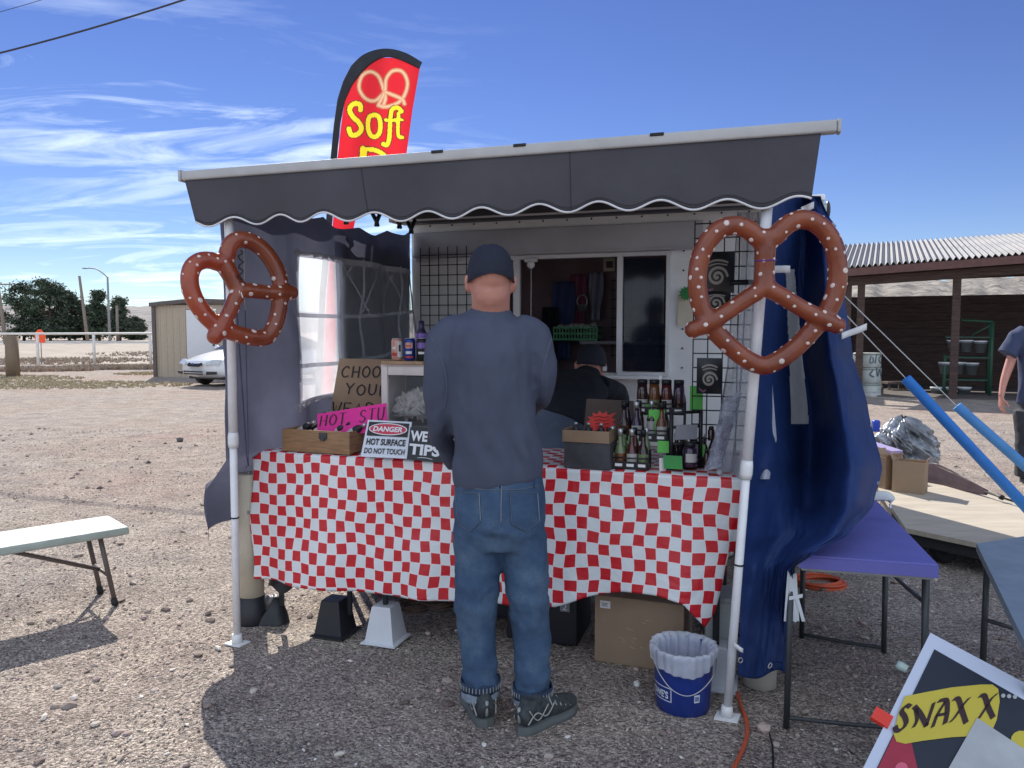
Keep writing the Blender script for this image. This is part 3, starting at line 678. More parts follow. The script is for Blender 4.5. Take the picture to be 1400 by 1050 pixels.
c = PB(833, 362, 3.1); mb = MB(); mb.box(c, (.09, .03, .1), rz=-.3); mb.box(c+Vector((0, -.02, 0)), (.05, .01, .05), rz=-.3, m=1); mb.build('wall_switch', [cream, dark_metal], loc=c, label='cream switch plate high inside the service window', cat='switch')
c = PB(790, 466, 2.95)
bk = thing('green_basket', c-Zv*.05, 'green slotted plastic basket on the shelf inside the window', 'basket')
mb = MB(STALL); ca, cb, cz = AB(c); cz = 1.375
for z_ in (0, .045, .09): mb.box((ca, cb-.09, cz+.008+z_), (.34, .008, .014)); mb.box((ca, cb+.09, cz+.008+z_), (.34, .008, .014)); mb.box((ca-.17, cb, cz+.008+z_), (.008, .18, .014)); mb.box((ca+.17, cb, cz+.008+z_), (.008, .18, .014))
for k in range(15): mb.box((ca-.168+k*.024, cb-.092, cz+.05), (.009, .006, .1)); mb.box((ca-.168+k*.024, cb+.092, cz+.05), (.009, .006, .1))
mb.box((ca, cb, cz+.004), (.34, .18, .008)); mb.build('basket_body', green, bk)
mb = MB(STALL)
for k in range(7): mb.ell((ca-.13+k*.043, cb+random.uniform(-.04, .04), cz+.10+random.random()*.02), (.03, .03, .025))
mb.build('packets', M('packet_grey', (.4, .42, .4), .4), loc=c, label='grey wrapped packets filling the green basket', cat='packets', kind='stuff')
for k, (px, py, r) in enumerate(((858, 464, .016), (871, 463, .022), (888, 464, .015), (900, 477, .012), (862, 445, .01), (882, 420, .012), (871, 428, .01))):
    c = PB(px, py, 2.35); mb = MB(); mb.ell(c, (r, r*.5, r)); mb.tube([c+Zv*r, PB(px, 385, 2.35)], .0015, 5)
    mb.build('hanging_ladle', M('ladle_metal', (.5, .52, .5), .3, metal=.9), loc=c, label=['round metal ladle at the left behind the closed window pane', 'widest metal ladle low behind the closed window pane', 'bright metal ladle at the right behind the closed window pane',
             'small low ladle at the far right behind the closed pane', 'small ladle high at the left behind the closed pane', 'small ladle highest behind the closed pane', 'small ladle just below and left of the highest one'][k], cat='ladle', group='ladles hanging behind the closed pane')

# ---------------------------------------------------------------- awning
awn = thing('awning', S(1.1, 1, 0), 'dark grey awning with scalloped valance hung from a pale front beam', 'awning')
aw = M('awning_fabric', (.060, .058, .070), .85, vs=1.6, var=.17, bump=.25, bs=14)
BL, BR = -.2, 2.5
mb = MB(STALL); mb.box(((BL+BR)/2, 0, 2.138), (BR-BL, .05, .042), bev=.008); mb.box((BR+.006, 0, 2.138), (.012, .052, .044), bev=.003); mb.box((BL-.006, 0, 2.138), (.012, .06, .052), bev=.004)
mb.build('front_beam', M('beam_grey', (.42, .42, .42), .5, var=.08), awn)
for px in (601, 713, 899):
    a_ = AB(PB(px, 208, 0))[0]; mb = MB(STALL); mb.box((a_, -.018, 2.154), (.05, .022, .012), bev=.003); mb.build('beam_slot', rubber, awn)
zLo = PB(275, 305, 0).z; zHi = PB(1120, 273, 0).z
def lowz(a): return lerp(zLo, zHi, (a+.1)/2.5)+.018*math.cos((a-.06)*2*math.pi/.232)+.006*math.sin(a*5)
def val(u, v):
    al = lerp(BL+.012, BL+.075, v); ar = lerp(BR-.05, BR-.075, v); a = lerp(al, ar, u)
    z = lerp(2.122, lowz(a), v); b = -.014+.012*math.sin(a*9)*v+.02*v*nz((a*2, v, 0))
    return S(a, b, z)
mb = MB(); mb.grid(val, 220, 10); mb.build('valance', aw, awn, sol=.002)
mb = MB(); mb.tube([val(i/220, 1) for i in range(221)], .0042, 8); mb.build('valance_piping', M('piping_white', (.66, .66, .68), .6), awn)
for u_ in (.335, .668):
    mb = MB(); mb.tube([val(u_, j/12)+Vector((0, -.002, 0)) for j in range(13)], .0016, 5); mb.build('valance_seam', M('seam_dark', (.03, .03, .036), .9), awn)
mb = MB(); mb.tube([val(i/80, .93)+Vector((0, -.002, 0)) for i in range(81)], .0012, 5); mb.build('valance_hem', MATS['seam_dark'], awn)
mb = MB(); mb.grid(lambda u, v: S(lerp(BL+.02, BR-.05, u), v*1.9, lerp(2.14, 2.25, v)-.02*math.sin(v*math.pi)), 20, 14); mb.build('roof_fabric', aw, awn, sol=.002)
mb = MB(STALL); mb.box((1.2, 1.93, 2.21), (2.6, .12, .085), bev=.02); mb.build('roller_case', M('case_dark', (.05, .05, .06), .5), awn)
mb = MB(STALL); mb.box((1.2, 1.866, 2.185), (2.6, .008, .012)); mb.build('drip_rail', alu, awn)
# front posts
def post(base, top, r, name_label):
    r_ = thing('awning_pole', base, name_label, 'pole', 'white poles holding up the awning')
    b, t = Vector(base), Vector(top); d = t-b
    mb = MB(); mb.tube([b, b+d*.53], r*.82, 14); mb.build('lower_tube', pole_white, r_)
    mb = MB(); mb.tube([b+d*.47, t], r, 14); mb.build('upper_tube', pole_white, r_)
    mb = MB(); mb.tube([b+d*.465, b+d*.475, b+d*.49, b+d*.5], [r*1.03, r*1.17, r*1.17, r*1.05], 14); mb.build('collar', white_paint, r_)
    mb = MB(); mb.tube([b+d*.30, b+d*.303], r*1.0, 12); mb.build('zip_tie', black, r_)
    mb = MB(); c = b; e = U
    mb.slab([c-e*.045-N*.032+Zv*.010, c+e*.04-N*.035+Zv*.010, c+e*.05+N*.03+Zv*.010, c-e*.035+N*.03+Zv*.010], .008, Zv); mb.tube([c+Zv*.01, c+Zv*.05], [r*1.3, r*1.0], 12); mb.build('foot_plate', white_paint, r_)
    return r_
post(S(-.01, .035), PB(313, 290, .035), .0205, 'white pole at the left front corner, carrying the tilted pretzel')
post(S(LEN, .035), PB(1051, 255, .035), .0195, 'white pole at the right front corner, carrying the upright pretzel')

# ---------------------------------------------------------------- left side curtain
navy = M('curtain_fabric', (.092, .098, .145), .8, vs=2, var=.25, bump=.1, bs=200, tl=.36)
vinyl = M('clear_vinyl', (.84, .87, .92), .25, alpha=.66, tl=.75, var=.12, vs=5)
dtarp = M('dark_tarp', (.03, .035, .055), .7, bump=.2, bs=30)
def cura(b, z):
    a = .022*math.sin(b*13+z*2)*min(1, b*2)+.02*nz((b*3, z*2.2, 0), 1, 4)+.01*nz((b*9, z*5, 0), 1, 9)
    a += -.20*max(0, min(1, (.86-z)/.14))*max(0, min(1, (.75-b)/.3))*(1-.5*max(0, 1-b/.12)) - .05*math.exp(-((b-.22)/.15)**2)*math.exp(-((z-.62)/.12)**2)
    a += .05*math.exp(-((b-.5)/.2)**2)*math.exp(-((z-1.2)/.5)**2)
    a -= .03*(1-min(1, b*3))
    return a
ztop = [(0, 2.05), (.8, 2.06), (1.3, 2.05), (1.95, 2.13)]
def cur(u, v):
    b = .02+1.92*u; zt_ = interp(ztop, b)-.03*abs(math.sin(b*8)); zb_ = .47+.12*max(0, u-.5)+.04*math.sin(b*7); z = lerp(zt_, zb_, v)
    return b, z
def curp(u, v, o=0): b, z = cur(u, v); return S(cura(b, z)+o, b, z)
def inwin(u, v):
    b, z = cur(u, v); return lerp(.47, .57, (z-1.07)/.77) < b < 1.9 and 1.07+.06*(b-.5) < z < 1.84
sw_ = thing('side_curtain', S(0, 1), 'grey blue tent side curtain with a clear window on the left of the stall', 'curtain')
mb = MB(); mb.grid(curp, 130, 110, skip=inwin); mb.build('curtain_fabric', navy, sw_)
mb = MB(); mb.grid(lambda u, v: curp(u, v, -.003), 130, 110, skip=lambda u, v: not inwin(u, v)); mb.build('clear_window', vinyl, sw_)
mun = M('window_webbing', (.55, .56, .62), .6, tl=.4)
mb = MB(); fw = lambda b, z: S(cura(b, z)+.006, b, z)
for st in ([(.5, 1.53), (1.0, 1.53), (1.5, 1.55), (1.9, 1.58)], [(.48, 1.27), (1.0, 1.27), (1.5, 1.30), (1.9, 1.34)]): stroke(mb, st, .022, fw)
stroke(mb, [(.49, 1.085), (.8, 1.09), (.97, 1.1), (1.4, 1.13)], .02, fw); stroke(mb, [(.985, 1.82), (.99, 1.5), (.975, 1.1)], .022, fw)
for c_ in (1.22, 1.48, 1.72):
    stroke(mb, [(c_, 1.86), (c_+.01, 1.7), (c_-.02, 1.5), (c_+.02, 1.3), (c_, 1.1)], .022, fw)
for c_ in (1.08, 1.34, 1.6):
    stroke(mb, [(c_-.12, 1.55), (c_-.05, 1.7), (c_+.05, 1.82)], .013, fw); stroke(mb, [(c_+.2, 1.55), (c_+.1, 1.68), (c_-.02, 1.82)], .013, fw)
mb.build('window_webbing', mun, sw_)
mb = MB(); fw2 = lambda b, z: S(cura(b, z)+.004, b, z); nn_ = 24
for p0_, p1_ in (((.47, 1.05), (.57, 1.86)), ((.45, 1.068), (1.92, 1.155)), ((.55, 1.845), (1.92, 1.845)), ((1.9, 1.15), (1.9, 1.85))): stroke(mb, [(lerp(p0_[0], p1_[0], i/nn_), lerp(p0_[1], p1_[1], i/nn_)) for i in range(nn_+1)], .034, fw2, smooth=0)
mb.build('window_binding', mun, sw_)
mb = MB(); mb.grid(lambda u, v: S(-.07+.02*math.sin(u*14+v*2), lerp(1.02, 1.98, u), lerp(2.02-.05*abs(math.sin(u*9)), .6, v)), 30, 30)
mb.build('tarp_sheet', dtarp, loc=S(-.07, 1.5, .6), label='dark tarp hung outside the back half of the left curtain window', cat='tarp')
for k, (px, py) in enumerate(((473, 300), (515, 303), (546, 306), (562, 313))):
    c = P(px, py, 4.7+k*.1); r_ = thing('spring_clamp', c, ['leftmost', 'second', 'third', 'rightmost'][k]+' of the black spring clamps pinching the left curtain top', 'clamp', 'clamps on the left curtain')
    mb = MB(); mb.tube([c+Zv*.06-U*.035, c, c-Zv*.03-U*.01], [.012, .014, .008], 6); mb.tube([c+Zv*.06+U*.03, c, c-Zv*.03+U*.012], [.012, .014, .008], 6); mb.build('jaw', black, r_)
# top rail of the curtain
mb = MB(); mb.tube([S(-.01, 0, 2.10), S(-.01, 1.95, 2.21)], .014, 8); mb.build('side_rail', pole_white, loc=S(0, 1, 2.1), label='white rail along the awning edge above the left curtain', cat='rail')
c = P(540, 299, 4.9); mb = MB(); mb.box(c, (.12, .02, .06), rz=1.2); mb.tube([c+U*.012, c+U*.03], .006, 8, m=1); mb.build('bracket_plate', [white_paint, dark_metal], loc=c, label='white bracket plate between two black clamps under the awning', cat='bracket')

# ---------------------------------------------------------------- inflatable pretzels
def pretzel(name, label, C, ex, ey, k, seed, tie):
    """ex: towards the right of the pretzel, ey: towards its bottom"""
    ex, ey = Vector(ex).normalized(), Vector(ey).normalized(); ey = (ey-ex*ey.dot(ex)).normalized(); ez = ex.cross(ey)
    root = thing(name, C, label, 'inflatable', 'inflatable pretzels tied to the awning poles')
    f = lambda x, y, z=0: Vector(C)+ex*((x-583)*k)+ey*((y-610)*k)+ez*z
    out = [(585, 296), (545, 296), (500, 255), (430, 226), (350, 236), (283, 290), (238, 370), (216, 470), (218, 580), (243, 680), (290, 765), (370, 855), (460, 935), (545, 985), (610, 985), (700, 938), (785, 865), (865, 775), (930, 690), (968, 580), (972, 450), (944, 335), (885, 252), (805, 206), (725, 215), (668, 255), (628, 296)]
    s = MB(); n_ = len(out); r0 = (53 if k > .0006 else 70)*k
    s.tube([f(*p[:2]) for p in spline([(*p, 0) for p in out], 6, True)], r0, 14, closed=True)
    s.tube([f(*p) for p in ((585, 290), (583, 380), (580, 470), (578, 560), (578, 590))], [r0*1.05, r0*1.05, r0*1.0, r0*1.1, r0*.8], 14)
    for e in (-1, 1):
        s.tube([f(580+e*x, y, z*k) for x, y, z in ((0, 560, -10), (90, 612, -14), (190, 678, -18), (290, 735, -26), (360, 768, -20), (385, 778, -14))], [r0*.95, r0*.9, r0*.88, r0*.95, r0*.95, r0*.75], 14)
        s.ell(f(580+e*392, 780, -14*k), r0*.92)
    m = remesh(s, .0055, 6)
    tree_ = BVHTree.FromPolygons(m.v, m.f); rnd = random.Random(seed); spots = []
    cand = [Vector(rnd.choice(m.v)) for _ in range(2600)]
    for v in cand:
        r = (.0105 if len(spots) < 14 else rnd.choice((.005, .006, .006, .007, .008)))
        if all((v-q).length > (r+rq)*1.9+.008 for q, rq in spots): spots.append((v, r))
        if len(spots) > (150 if k > .0006 else 110): break
    for v, r in spots:
        loc, nn, _, _ = tree_.find_nearest(v)
        q = Vector((0, 0, 1)).rotation_difference(nn).to_matrix()
        m.ell(loc+nn*.0002, (r*rnd.uniform(.9, 1.25), r, .0018), q, 10, m=1)
    mt, nt, b = nodes('pretzel_vinyl') if 'pretzel_vinyl' not in MATS else (MATS['pretzel_vinyl'], None, None)
    if nt:
        L = nt.links.new; v_ = coord(nt, 'Object'); t = noi(nt, 9, 4, .6, v_)
        cr = ramp(nt, t.outputs['Fac'], [(.3, (.16, .045, .022)), (.5, (.24, .068, .030)), (.7, (.31, .095, .040))]); L(cr, b.inputs['Base Color'])
        b.inputs['Roughness'].default_value = .28; b.inputs['Coat Weight'].default_value = .4; b.inputs['Coat Roughness'].default_value = .15
        t2 = noi(nt, 26, 3, .5, v_, dist=1.5); bp = nt.nodes.new('ShaderNodeBump'); bp.inputs['Strength'].default_value = .35; bp.inputs['Distance'].default_value = .006; L(t2.outputs['Fac'], bp.inputs['Height']); L(bp.outputs[0], b.inputs['Normal'])
        tr = nt.nodes.new('ShaderNodeBsdfTranslucent'); tr.inputs['Color'].default_value = (.9, .16, .03, 1); mx = nt.nodes.new('ShaderNodeMixShader'); mx.inputs[0].default_value = .28
        L(b.outputs[0], mx.inputs[1]); L(tr.outputs[0], mx.inputs[2]); L(mx.outputs[0], nt.nodes['Material Output'].inputs['Surface']); MATS['pretzel_vinyl'] = mt
    m.build('inflated_body', [mt, M('salt_print', (.66, .55, .52), .5)], root)
    t = MB()
    for dy in tie: t.tube([f(583+55*math.cos(a), 390+dy, 55*k*math.sin(a)) for a in [i*.4 for i in range(16)]], .003, 6, closed=True)
    t.build('tie', M('purple_cord', (.12, .03, .2), .6), root)
    return root
pc = P(1046, 405, 2.66)
pretzel('inflatable_pretzel', 'brown inflatable pretzel with white dots hanging upright on the right pole', pc, (1, -.02, .03), (-.03, 0.05, -1), .00063, 3, (28,))
pc = P(332, 404, 3.33)
pretzel('inflatable_pretzel', 'tilted brown inflatable pretzel with white dots, one lobe sunlit, on the left pole', pc, (.60, .68, .48), (.53, .36, -.72), .00053, 8, (60, 90))
mb = MB(); q = P(326, 385, 3.30)
for i in range(4): mb.tube([q+Vector((.01*math.sin(i*2), 0, -.002*i)), q+Vector((-.012+.012*i, -.02, -.05-.02*(i % 2)))], .003, 6)
mb.build('plastic_ribbon', M('ribbon_white', (.7, .7, .7), .5), loc=q, label='white plastic ribbon knotted on the tilted pretzel neck', cat='ribbon')
mb = MB(); q = P(329, 362, 3.28)
mb.tube([q+Vector((.012*math.sin(i*1.9), .01*math.cos(i*1.9), .06-.012*i)) for i in range(12)], .0035, 6); mb.build('black_cord', black, loc=q, label='black knotted cord beside the neck of the tilted pretzel', cat='cord')
for k, (px, py, dx, dz, Y) in enumerate(((1068, 368, .06, 0, 2.8), (1168, 453, .09, .035, 3.05), (1104, 284, .045, .02, 2.95), (1010, 886, .03, -.02, 2.74))):
    q = P(px, py, Y); mb = MB(); d = Vector((dx, 0, dz)); mb.grid(lambda u, v: q+d*(u-.5)*1.1+Vector((0, .004*math.sin(u*7), (v-.5)*(.026 if k < 3 else .018))), 10, 2)
    mb.build('webbing_strap', M('strap_white', (.66, .68, .7), .6), loc=q, sol=.002, cat='strap', group='white straps of the right curtain',
             label=('white strap end sticking out beside the neck of the upright pretzel', 'white strap sticking out right below the right knob of the upright pretzel', 'white strap end just under the right end of the valance', 'short white strap low on the right pole above the bucket')[k])

# ---------------------------------------------------------------- right side tarp
rows = [(268, [(1050, 2.95), (1072, 3.25), (1092, 3.45), (1108, 3.4), (1122, 3.35)]), (330, [(1048, 2.86), (1078, 3.3), (1100, 3.42), (1125, 3.2), (1148, 3.3)]), (400, [(1043, 2.84), (1074, 3.28), (1098, 3.42), (1128, 3.1), (1154, 3.28)]),
        (480, [(1036, 2.84), (1070, 3.24), (1100, 3.42), (1135, 3.0), (1165, 3.22)]), (560, [(1028, 2.83), (1072, 3.2), (1110, 3.42), (1150, 2.95), (1187, 3.2)]), (640, [(1022, 2.82), (1072, 3.05), (1108, 3.3), (1162, 2.78), (1206, 3.0)]),
        (690, [(1020, 2.82), (1076, 2.98), (1110, 3.1), (1155, 2.70), (1194, 2.85)]), (730, [(1018, 2.82), (1078, 2.9), (1106, 2.8), (1136, 2.6), (1160, 2.66)]), (756, [(1016, 2.82), (1062, 2.88), (1084, 2.74), (1100, 2.58), (1112, 2.56)]), (778, [(1015, 2.82), (1048, 2.86), (1066, 2.85), (1076, 2.78), (1084, 2.74)]),
        (850, [(1012, 2.82), (1038, 2.9), (1058, 2.93), (1072, 2.96), (1082, 3.0)]), (922, [(1009, 2.8), (1034, 2.87), (1052, 2.85), (1068, 2.9), (1076, 2.94)])]
def rowat(y):
    if y <= rows[0][0]: return rows[0][1]
    for i, ((y0, r0), (y1, r1)) in enumerate(zip(rows, rows[1:])):
        if y <= y1:
            t = (y-y0)/(y1-y0); t = t*t*(3-2*t)*.5+t*.5
            return [(lerp(a[0], b[0], t), lerp(a[1], b[1], t)) for a, b in zip(r0, r1)]
    return rows[-1][1]
def tpx(u, v):
    y = lerp(268, 922, v); r = rowat(y); x = u*4; i = min(3, int(x)); t = x-i
    a, b_, c_, d_ = r[max(i-1, 0)], r[i], r[i+1], r[min(i+2, 4)]
    q = [.5*((2*b_[j])+(c_[j]-a[j])*t+(2*a[j]-5*b_[j]+4*c_[j]-d_[j])*t*t+(3*b_[j]-a[j]-3*c_[j]+d_[j])*t**3) for j in (0, 1)]
    return q[0], y + (6*math.sin(u*7) if v > .98 else 0), q[1]
def tarp(u, v):
    x, y, Y = tpx(u, v); Y += .025*nz((u*5+v*3, v*6, 0), 1, 2)+.012*nz((u*14, v*9+u*5, 0), 1, 6)-.022*abs(nz((u*7-v*7, v*13, 0), 1, 12))-.006*abs(nz((u*30+v*12, v*34, 0), 1, 14))
    Y += .05*math.exp(-((x-(1030+abs(y-640)*.35))/16)**2)*math.exp(-((y-640)/55)**2)
    return P(x, y, Y)
def twin(u, v): x, y, Y = tpx(u, v); return 368 < y < 578 and lerp(1074, 1082, (y-368)/210) < x < lerp(1086, 1106, (y-368)/210)
blue = M('blue_tarp', (.017, .038, .135), .5, vs=3, var=.25, bump=.12, bs=240, tl=.05, spec=.15)
tp = thing('blue_tarp', S(LEN+.2, .3), 'navy blue tarp curtain bulging out at the right side of the stall', 'tarp')
mb = MB(); mb.grid(tarp, 110, 170, skip=twin); mb.build('tarp_cloth', blue, tp, sol=.0015)
for u_, v_ in ((.985, .06), (.985, .2), (.985, .34), (.985, .48), (.985, .6), (.03, .97), (.5, .985), (.97, .985)):
    q = tarp(u_, v_); t1 = (tarp(min(1, u_+.012), v_)-tarp(u_-.012, v_)).normalized(); t2 = (tarp(u_, min(1, v_+.01))-tarp(u_, v_-.01)).normalized(); nn = t1.cross(t2)
    if nn.dot(EYE-q) < 0: nn = -nn
    g_ = MB(); g_.tube([q+nn*.003+t1*.009*math.cos(a)+t2*.009*math.sin(a) for a in [i*.6 for i in range(10)]], .0026, 6, closed=True); g_.build('grommet', steel, tp)
mb = MB(); mb.grid(tarp, 110, 170, skip=lambda u, v: not twin(u, v)); mb.build('clear_window', M('vinyl_pale', (.5, .52, .54), .3, alpha=.9, tl=.3), tp)
rv = [(290, [(1008, 3.9), (1030, 3.5), (1050, 3.1)]), (500, [(994, 3.75), (1022, 3.3), (1054, 3.1)]), (600, [(978, 3.4), (1015, 3.15), (1062, 3.05)]), (655, [(972, 3.2), (1010, 3.0), (1052, 2.92)])]
def vin(u, v):
    y = lerp(290, 655, v); 
    for (y0, r0), (y1, r1) in zip(rv, rv[1:]):
        if y <= y1+1e-6: t = (y-y0)/(y1-y0); r = [(lerp(a[0], b[0], t), lerp(a[1], b[1], t)) for a, b in zip(r0, r1)]; break
    x = u*2; i = min(1, int(x)); t = x-i
    return P(lerp(r[i][0], r[i+1][0], t), y, lerp(r[i][1], r[i+1][1], t)+.03*math.sin(u*16+v*3)+.02*nz((u*4, v*5, 0), 1, 3))
mb = MB(); mb.grid(vin, 40, 60); mb.build('clear_vinyl_sheet', M('vinyl_thin', (.55, .58, .66), .18, alpha=.62, var=.2), tp)
mb = MB()
for u_ in (.02, .36, .66): mb.tube([vin(u_, j/30)+Vector((0, -.003, 0)) for j in range(31)], .0035, 5)
mb.build('vinyl_seam', M('seam_grey', (.4, .42, .5), .4, alpha=.6), tp)

# ---------------------------------------------------------------- feather banner behind the stall
FY = 5.95
def fwv(px, py): return FY+.035*math.sin(px*.09+py*.012)+.02*math.sin(py*.03)
def FP(px, py, o=0): return P(px, py, fwv(px, py)-o)
fl_l = [(66, 518), (74, 497), (90, 481), (110, 470), (135, 462), (170, 457), (216, 452), (300, 446), (400, 437), (560, 430)]
fl_r = [(66, 524), (68, 540), (74, 560), (84, 576.5), (150, 565), (216, 556), (300, 540), (360, 500), (430, 464), (560, 455)]
ban = thing('feather_banner', (P(500, 440, FY).x-.4, FY, 0), 'red feather banner with a pretzel and yellow lettering rising behind the awning', 'banner')
ins = lambda y: interp(fl_l, y)+ (9.5 if y > 100 else 11)
def fb(u, v):
    y = 79+(560-79)*v**1.3; l = max(ins(y), interp([(77, 512), (90, 495), (110, 482), (135, 472), (560, 400)], y)); return FP(lerp(l, interp([(79, 536), (86, 566), (93, 574), (150, 564), (216, 555), (235, 548), (280, 494), (300, 486), (360, 474), (430, 462), (560, 453)], y), u), y)
def bord(u, v):
    if v < .25:
        t = v/.25; o = spline([(577, 85, 0), (556, 73, 0), (535, 67, 0), (515, 68, 0), (495, 76, 0), (480, 90, 0)], 4); i_ = spline([(573, 94, 0), (552, 84, 0), (533, 78, 0), (520, 80, 0), (505, 89, 0), (493, 101, 0)], 4)
        k = t*(len(o)-1); i = min(int(k), len(o)-2); f_ = k-i; a = o[i].lerp(o[i+1], f_); b_ = i_[i].lerp(i_[i+1], f_)
    else:
        t = (v-.25)/.75; y = lerp(90, 560, t); a = Vector((interp([(90, 480), (110, 469.5), (135, 461.5), (170, 456.5), (216, 452), (300, 446), (400, 437), (560, 430)], y), y, 0)); b_ = Vector((a.x+lerp(13, 8.5, min(1, t*6)), y+lerp(11, 0, min(1, t*8)), 0))
    q = a.lerp(b_, u); return FP(q.x, q.y, .006)
mb = MB(); mb.grid(bord, 5, 120); mb.build('pole_sleeve', M('sleeve_black', (.015, .018, .025), .7), ban, sol=.006)
mb = MB(); mb.tube([FP(interp(fl_l, y)+2, y, -.01) for y in range(90, 561, 12)]+[Vector((P(432, 600, FY).x, FY, 0))], .012, 8); mb.build('banner_pole', black, ban)
F_S = [(493, 150), (492, 143), (484, 142), (478, 149), (482, 159), (491, 168), (494, 177), (488, 184), (480, 184), (477, 176)]
F_o = [(512, 157), (505, 160), (503, 172), (506, 184), (513, 187), (519, 181), (520, 168), (517, 159), (512, 157)]
F_f = [(549, 152), (543, 147), (536, 150), (534, 160), (533, 175), (532, 190), (529, 198), (524, 197)]
F_fb = [(527, 164), (542, 165)]; F_t = [(545, 155), (544, 175), (545, 186), (550, 188)]; F_tb = [(540, 163), (550, 164)]
F_P = [(497, 218), (499, 206), (497, 204), (512, 205), (524, 211), (526, 216)]; F_P2 = [(496, 203), (493, 240), (492, 262)]; F_P3 = [(526, 216), (522, 232), (505, 236), (497, 234)]
F_pr = ([(524, 128), (512, 138), (499, 134), (491, 120), (495, 104), (506, 98), (517, 104), (523, 118), (527, 134), (523, 146)], [(517, 144), (526, 125), (528, 108), (537, 97), (550, 98), (557, 112), (554, 128), (545, 140), (528, 146), (517, 144)], [(527, 126), (540, 131), (550, 136), (553, 142)])
import numpy as np
def sdist(XY, st):
    pts = [(p.x, p.y) for p in spline([(*p, 0) for p in st], 5)]; d = np.full(len(XY), 1e9)
    for a, b_ in zip(pts, pts[1:]):
        a = np.array(a); e = np.array(b_)-a; w = XY-a; t = np.clip((w@e)/max(1e-6, e@e), 0, 1); d = np.minimum(d, np.hypot(*(w-t[:, None]*e).T))
    return d
mb = MB(); NU, NV = 170, 440; XY = []
def fb2(u, v):
    y = 79+(560-79)*v**1.3; l = max(ins(y), interp([(77, 512), (90, 495), (110, 482), (135, 472), (560, 400)], y)); x = lerp(l, interp([(79, 536), (86, 566), (93, 574), (150, 564), (216, 555), (235, 548), (280, 494), (300, 486), (360, 474), (430, 462), (560, 453)], y), u)
    XY.append((x, y)); return FP(x, y)
mb.grid(fb2, NU, NV)
XY = np.array(XY); C_ = np.tile(np.array([.62, .018, .03, 1.0]), (len(XY), 1))
for st in F_pr:
    d = sdist(XY, st); C_[d < 3.6] = (.42, .10, .05, 1); 
for st in F_pr:
    d = sdist(XY, st); C_[d < 2.5] = (.60, .30, .17, 1); C_[d < 1.0] = (.72, .48, .32, 1)
LT = ((F_S, 3.3), (F_o, 3.0), (F_f, 2.9), (F_fb, 2), (F_t, 2.4), (F_tb, 1.8), (F_P, 3), (F_P2, 3.4), (F_P3, 3))
for st, w in LT: C_[sdist(XY, st) < w+1.3] = (.10, .035, .02, 1)
for st, w in LT: C_[sdist(XY, st) < w] = (.80, .66, .03, 1)
fm_, nt, b = nodes('banner_print'); at_ = nt.nodes.new('ShaderNodeAttribute'); at_.attribute_name = 'print'
tr = nt.nodes.new('ShaderNodeBsdfTranslucent'); mx = nt.nodes.new('ShaderNodeMixShader'); mx.inputs[0].default_value = .5
nt.links.new(at_.outputs['Color'], b.inputs['Base Color']); nt.links.new(at_.outputs['Color'], tr.inputs['Color']); nt.links.new(b.outputs[0], mx.inputs[1]); nt.links.new(tr.outputs[0], mx.inputs[2])
nt.links.new(mx.outputs[0], nt.nodes['Material Output'].inputs['Surface']); b.inputs['Roughness'].default_value = .7
o = mb.build('banner_cloth', fm_, ban); ca_ = o.data.color_attributes.new('print', 'FLOAT_COLOR', 'POINT'); ca_.data.foreach_set('color', C_.astype(np.float32).ravel())

# ================================================================ tables, cloth and the goods
tf = M('table_plastic', (.45, .45, .44), .6)
def stall_table(a0, a1, name_l):
    r_ = thing('folding_table', S((a0+a1)/2, .62, 0), name_l, 'table', 'folding tables under the checked cloth')
    mb = MB(STALL); mb.box(((a0+a1)/2, .62, TB-.022), (a1-a0, .70, .036), bev=.008); mb.build('tabletop', tf, r_)
    for a_ in (a0+.06, a1-.06) if a1-a0 > 1 else (a0+.08, a1-.10):
        for b_ in (.30, .93):
            mb = MB(STALL); mb.tube([(a_, b_, TB-.04), (a_, b_, .10)], .0135, 8); mb.build('leg', dark_metal, r_)
    return r_
stall_table(-.03, .53, 'short folding table under the left end of the checked cloth'); stall_table(.56, 2.18, 'long folding table under the right part of the checked cloth')
def riser(a, b, m, lab):
    mb = MB(STALL); s = [(.088, 0), (.088, .006), (.072, .012), (.048, .165), (.044, .17)]; vs = []
    for h, z in s:
        for x_, y_ in ((-1, -1), (1, -1), (1, 1), (-1, 1)):
            for dx, dy in (((0, .85), (.15, 0)) if x_*y_ > 0 else ((.15, 0), (0, .85)))[:1]: pass
            vs.append((a+x_*h, b+y_*h, z))
    fs = [(i*4+k, i*4+(k+1) % 4, i*4+4+(k+1) % 4, i*4+4+k) for i in range(4) for k in range(4)]+[(3, 2, 1, 0), (16, 17, 18, 19)]
    mb.add(vs, fs); mb.build('leg_riser', m, loc=S(a, b), label=lab, cat='table riser', group='risers under the table legs')
rb = M('riser_black', (.014, .015, .02), .5); rw = M('riser_white', (.62, .64, .68), .5, var=.04)
riser(.35, .30, rb, 'black tapered riser under the leg left of the white riser'); riser(.62, .30, rw, 'white tapered plastic riser under the front table leg')
riser(.35, .93, rb, 'black riser at the back under the short table'); riser(.62, .93, rb, 'black riser at the back left of the long table'); riser(2.12, .93, rb, 'black riser at the back right of the long table'); riser(2.12, .32, rw, 'white riser behind the blue bucket')
